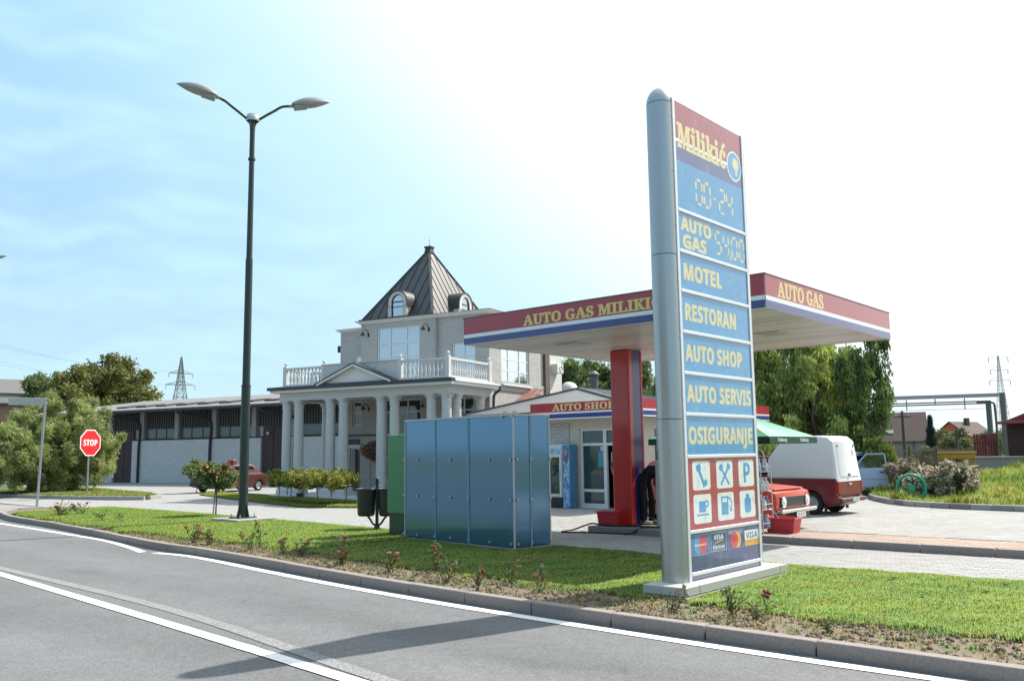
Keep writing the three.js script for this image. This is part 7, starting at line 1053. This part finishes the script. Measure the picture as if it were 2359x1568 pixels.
{ // heap of cut branches with dry leaves
  const p = bankY(atD(2165, 1110, 28.4)); tree('brush_heap', 'heap of cut branches with dry brown and whitish leaves behind the hose reel', 'bush', [p.x, p.y - 0.12, p.z], { h: 1.4, r: 1.1, rx: 1.15, rz: 0.9, cy: 0.52, ry: 0.62, n: 2600, lobes: 60, lobe: 0.55, geo: LC.small, m: leafMat(0.40, 0.36, 0.31), tint: (q, r) => { const k = r(); return k < 0.3 ? [0.75, 0.5, 0.42] : k < 0.75 ? [1.7, 1.75, 1.6] : [0.7, 0.9, 0.5]; }, trunk: 0.03, low: -0.6, limbs: 20 });
  const q = bankY(atD(2095, 1100, 30)); tree('brush_heap', 'smaller dry leafy bush beside the yard fence', 'bush', [q.x, q.y - 0.1, q.z], { h: 1.2, r: 0.75, cy: 0.55, ry: 0.7, n: 900, lobes: 24, lobe: 0.6, geo: LC.small, m: leafMat(0.34, 0.30, 0.24), tint: vary([0.6, 0.6, 0.5], [1.4, 1.3, 1.2]), trunk: 0.02, limbs: 8 });
}
{ // bar fence and post fence
  const p = atD(2035, 1125, 36), q = atD(2275, 1100, 44), f = thing('iron_bar_fence', 'thin iron bar fence beyond the yard', 'fence', [p.x, 0.02, p.z]), e = q.clone().sub(p).setY(0), L = e.length(), im = mat(0.12, 0.10, 0.07, 0.7); f.rotation.y = Math.atan2(-e.z, e.x);
  mesh('rail', B2(0, L, 0.18, 0.22, -0.02, 0.02), im, f); mesh('rail', B2(0, L, 1.45, 1.49, -0.02, 0.02), im, f); const bg = B(0.022, 1.5, 0.022, 0, 0.8, 0); for (let x = 0.05; x < L; x += 0.13) mesh('bar', bg, im, f).position.x = x; for (let x = 0; x < L; x += 2.2) mesh('post', B2(x - 0.05, x + 0.05, -0.05, 1.65, -0.05, 0.05), im, f);
  const a = atD(2042, 1128, 31), b = atD(2092, 1128, 31), r = thing('white_lattice_rail', 'low black and white rail beside the blue car door', 'rail', [a.x, 0.07, a.z]), d = b.clone().sub(a).setY(0), M = d.length() + 0.3; r.rotation.y = Math.atan2(-d.z, d.x); for (const y of [0.06, 0.2, 0.34]) mesh('rail', B2(0, M, y, y + 0.035, -0.015, 0.015), mat(0.6, 0.6, 0.58, 0.6), r); for (let x = 0.03; x < M; x += 0.16) mesh('picket', B2(x - 0.02, x + 0.02, 0, 0.42, 0.016, 0.03), MT.dark, r);
}
function gableHouse(name, label, pos, turn, w, d, eave, ridge, wallM, roofM, extra) { // ridge along local x
  const h = thing(name, label, 'house', pos, turn); mesh('wall', muv(B2(-w / 2, w / 2, -0.1, eave, -d / 2, d / 2)), wallM, h); for (const s of [-1, 1]) mesh('gable', extrude([[-d / 2, eave], [d / 2, eave], [0, ridge - 0.05]], 0.1).rotateY(Math.PI / 2).translate(s * (w / 2 - 0.05) - 0.05, 0, 0), wallM, h); const o = 0.35, sl = (ridge - eave) / (d / 2); for (const s of [-1, 1]) mesh('roof_slope', beam(V(0, ridge, 0), V(0, eave - sl * o, s * (d / 2 + o)), w + 0.5, 0.1), roofM, h); if (extra) extra(h); return h;
}
{
  const tileM = tmat(grainTex(256, 0.8, [0.085, 0.055, 0.048], 0.25, 0.3, 4), 0.9), face = (px) => YAW - Math.atan((px - PW / 2) / PF);
  let p = atD(2050, 1060, 82); gableHouse('grey_house', 'grey plastered house with a steep brown tiled roof beyond the fence', [p.x, -0.1, p.z], face(2050), 5.6, 5, 2.45, 4.6, tmat(grainTex(256, 2, [0.27, 0.27, 0.255], 0.08, 0.25, 3), 0.9), tileM, (h) => { for (const x of [-1.6, 0.0, 1.9]) mesh('pilaster', B2(x - 0.06, x + 0.06, 0, 2.4, 2.5, 2.56), mat(0.12, 0.12, 0.12, 0.8), h); mesh('roof_window', B(0.7, 0.08, 0.5).rotateX(0.72).translate(0.1, 3.0, 1.95), mat(0.3, 0.32, 0.34, 0.2), h); });
  p = atD(2226, 1060, 132); gableHouse('orange_house', 'far orange gabled house with a dark roof', [p.x, -0.6, p.z], face(2226) + rad(62), 6.5, 4.6, 3.7, 5.4, mat(0.50, 0.13, 0.055, 0.85), tileM, (h) => { mesh('window', B2(3.26, 3.30, 3.4, 4.2, -0.5, 0.5), mat(0.3, 0.3, 0.3, 0.3), h); mesh('chimney', B2(-0.4, 0.2, 4.9, 5.9, 0.3, 0.8), mat(0.1, 0.07, 0.06, 0.9), h); });
  const wp = atD(5, 1100, 94); gableHouse('white_house', 'white house with a grey roof above the drive bushes', [wp.x, 0, wp.z], face(5) + rad(8), 9, 7, 7.5, 8.9, mat(0.60, 0.61, 0.60, 0.8), mat(0.13, 0.125, 0.125, 0.8), (h) => { mesh('window', B2(1, 2.2, 4.6, 5.8, 3.5, 3.54), MT.darkGlass, h); });
  const bp2 = atD(-35, 1100, 72); gableHouse('brick_outbuilding', 'unplastered red brick outbuilding behind the willow bush', [bp2.x, 0, bp2.z], face(0), 5.6, 4, 5.45, 5.9, tmat(dataTex(256, 1, (u, v) => { const r = Math.floor(v * 13), fx = (u * 4 + (r % 2) * 0.5) % 1, fy = v * 13 - r, m = fx < 0.05 || fy < 0.16 ? 1.5 : 1, k = 0.85 + 0.3 * trnd(); return [0.26 * k, 0.145 * k * m, 0.105 * k * m]; }), 0.9), mat(0.09, 0.10, 0.09, 0.9));
}
{ const p = atD(2150, 1065, 72), q = [], ti = [], ob = new THREE.Object3D(), t = thing('fir_tree', 'dark narrow fir tree beside the grey house', 'tree', [p.x, -0.1, p.z]); mesh('trunk', cyl(0.09, 0.02, 3.9, 0, 1.95, 0), bark, t); for (let i = 0; i < 2600; i++) { const y = R(0.15, 3.95), r = 0.85 * Math.pow(1 - y / 4.05, 0.85) * Math.sqrt(rnd()) * (0.75 + 0.25 * Math.sin(y * 9)), a = R(0, 6.28); ob.position.set(Math.cos(a) * r, y - r * 0.25, Math.sin(a) * r); ob.rotation.set(R(0, 6), R(0, 6), R(0, 6)); ob.scale.setScalar(R(0.6, 1.1)); ob.updateMatrix(); q.push(ob.matrix.clone()); const k = R(0.7, 1.3); ti.push([k, k, k]); } inst(LC.narrow, leafMat(0.035, 0.065, 0.045), q, ti, 'crown', t); }
[[2118, 100, 3.2, 2.0, 'round green tree between grey house and fir'], [2185, 88, 3.3, 2.1, 'pale green tree beside the fir'], [2215, 80, 2.6, 1.9, 'yellowish bushes before the orange house'], [2262, 92, 3.0, 2.0, 'green trees beside the orange house'], [2295, 98, 3.4, 2.2, 'green tree behind the green pipe post'], [2345, 100, 3.9, 2.4, 'green tree above the rusty shed'], [2135, 60, 1.6, 1.2, 'low scrub at the foot of the fir']].forEach(([px, D, h, r, l]) => { const p = atD(px, 1060, D); tree('far_tree', l, 'tree', [p.x, -0.2, p.z], { h, r, cy: h * 0.55, ry: h * 0.5, n: 1500, lobes: 26, lobe: 0.7, geo: LC.mid, m: leafMat(0.155, 0.18, 0.075), tint: vary([0.7, 0.8, 0.8], [1.3, 1.25, 1.1]), trunk: 0.1, low: -0.95, group: 'trees far behind the yard' }); });
for (const [px, yt, D, l] of [[2087, 945, 62, 'dark utility pole before the grey house'], [2209, 988, 70, 'utility pole before the orange house']]) { const b = atD(px, 1070, D), tp = atD(px, yt, D), t = thing('utility_pole', l, 'pole', [b.x, -0.05, b.z]); mesh('pole', cyl(0.11, 0.08, tp.y, 0, tp.y / 2, 0, 10), mat(0.06, 0.055, 0.05, 0.9), t); mesh('crossarm', B(1.1, 0.08, 0.08, 0, tp.y - 0.35, 0), mat(0.06, 0.055, 0.05, 0.9), t).rotation.y = 0.7; for (const x of [-0.4, 0.4]) mesh('insulator', cyl(0.035, 0.035, 0.14, x * 0.76, tp.y - 0.25, -x * 0.64, 8), mat(0.5, 0.5, 0.5, 0.4), t); }
function latticeTower(label, px, D, top, base, arms, m, rBar) { // arms: [height, half length]
  const b = atD(px, 1040, D), t = thing('lattice_pylon', label, 'pylon', [b.x, -0.1, b.z], YAW - Math.atan((px - PW / 2) / PF) + 0.35), H = top, w = (y) => y < H * 0.72 ? mix(base, base * 0.26, y / (H * 0.72)) : mix(base * 0.26, 0.1, (y - H * 0.72) / (H * 0.28)), cor = (i, y) => V((i & 1 ? 1 : -1) * w(y), y, (i & 2 ? 1 : -1) * w(y));
  for (let i = 0; i < 4; i++) { mesh('leg', bar(cor(i, 0), cor(i, H * 0.72), rBar, 5), m, t); mesh('leg', bar(cor(i, H * 0.72), cor(i, H), rBar, 5), m, t); }
  const br = []; let y = 0; while (y < H * 0.97) { const y2 = Math.min(H * 0.98, y + Math.max(0.8, w(y) * 1.7)); for (const [a, c] of [[0, 1], [1, 3], [3, 2], [2, 0]]) { br.push(bar(cor(a, y), cor(c, y2), rBar * 0.55, 4), bar(cor(c, y), cor(a, y2), rBar * 0.55, 4), bar(cor(a, y2), cor(c, y2), rBar * 0.55, 4)); } y = y2; } const bm = mesh('bracing', merge(br), m, t); bm.userData.kind = 'stuff';
  for (const [yy, l] of arms) for (const s of [-1, 1]) { mesh('crossarm', merge([bar([s * l, yy, 0], [0, yy, w(yy)], rBar * 0.8, 4), bar([s * l, yy, 0], [0, yy, -w(yy)], rBar * 0.8, 4), bar([s * l, yy, 0], [0, yy + 0.9, 0], rBar * 0.7, 4)]), m, t); mesh('insulator', cyl(0.08, 0.08, 1.0, s * l, yy - 0.5, 0, 6), MT.steel, t); }
  return t;
}
const pyM = mat(0.20, 0.25, 0.26, 0.6), pyF = mat(0.42, 0.44, 0.44, 0.7);
latticeTower('grey lattice power pylon behind the warehouse roof', 410, 220, 24.9, 3.2, [[18.3, 3.4], [21.0, 2.8]], pyM, 0.10);
latticeTower('slender pale lattice mast far beyond the pipe bridge', 2318, 210, 20.5, 1.5, [[20.0, 1.9], [17.4, 1.7], [15.2, 2.0]], pyF, 0.05);
{ const e = atD(400, 862, 220); [[0, 786, 855, 'upper overhead power wire running to the pylon'], [0, 797, 858, 'second overhead power wire running to the pylon'], [0, 830, 884, 'third overhead power wire running to the pylon'], [0, 842, 887, 'lowest overhead power wire running to the pylon']].forEach(([px, py, pe, l], i) => { const a = atD(-120, py - 22, 120), b = atD(385 + (i % 2) * 50, pe, 219), m1 = a.clone().lerp(b, 0.5).add(V(0, -1.2, 0)); tag(mesh('power_wire', tube([a, m1, b], 0.011, 30, 5), MT.dark, scene), l, 'wire', 'power wires'); }); }
{ // far hills
  const pos = [], idx = []; const N = 60; for (let i = 0; i <= N; i++) { const a = mix(rad(-100), rad(35), i / N), D = 1000, x = Math.sin(a) * D, z = -Math.cos(a) * D, h = 10 + 10 * (0.5 + 0.5 * noise2(i * 0.18, 2)) + 5 * noise2(i * 0.6, 5); pos.push(x, -5, z, x * 1.15, h, z * 1.15); if (i) { const k = i * 2; idx.push(k - 2, k, k - 1, k - 1, k, k + 1); } }
  const g = new THREE.BufferGeometry(); g.setAttribute('position', new THREE.Float32BufferAttribute(pos, 3)); g.setIndex(idx); g.computeVertexNormals(); struct('hills', g, mat(0.13, 0.17, 0.14, 0.95, { side: THREE.DoubleSide }));
}
// ---------------------------------------------------------------- across the road, behind the camera: what the glossy sheets mirror
{
  const spots = [[-24, 17, 9, 3.6, 'broad roadside tree opposite the house'], [-17, 16.5, 8.4, 3.4, 'roadside tree opposite the bins'], [-10, 17, 9.2, 3.6, 'roadside tree opposite the enclosure'], [-3, 16.5, 8.6, 3.4, 'roadside tree opposite the pylon'], [4.5, 17.5, 9, 3.6, 'roadside tree opposite the forecourt exit']];
  for (const [x, z, h, r, l] of spots) tree('roadside_tree', l, 'tree', [x, 0, z], { h, r, cy: h * 0.58, ry: h * 0.42, n: 3600, lobes: 60, lobe: 0.7, geo: LC.big, m: leafMat(0.10, 0.14, 0.05), tint: vary([0.7, 0.8, 0.8], [1.3, 1.25, 1.1]), trunk: 0.16, low: -0.9, group: 'trees across the road' });
  const sw = structGroup('pavement'); mesh('pavement_slab', muv(B2(-60, 30, -0.02, 0.12, 12.2, 14.6)), MT.concrete, sw);
  gableHouse('roadside_house', 'house with red roof across the road', [-12, 0, 29], 0, 13, 9, 4.6, 8, mat(0.5, 0.46, 0.4, 0.85), mat(0.22, 0.08, 0.06, 0.85));
}
// ---------------------------------------------------------------- shadows on, draw
scene.traverse((o) => { if (o.isMesh) { o.castShadow = true; o.receiveShadow = true; } });
renderer.render(scene, camera);
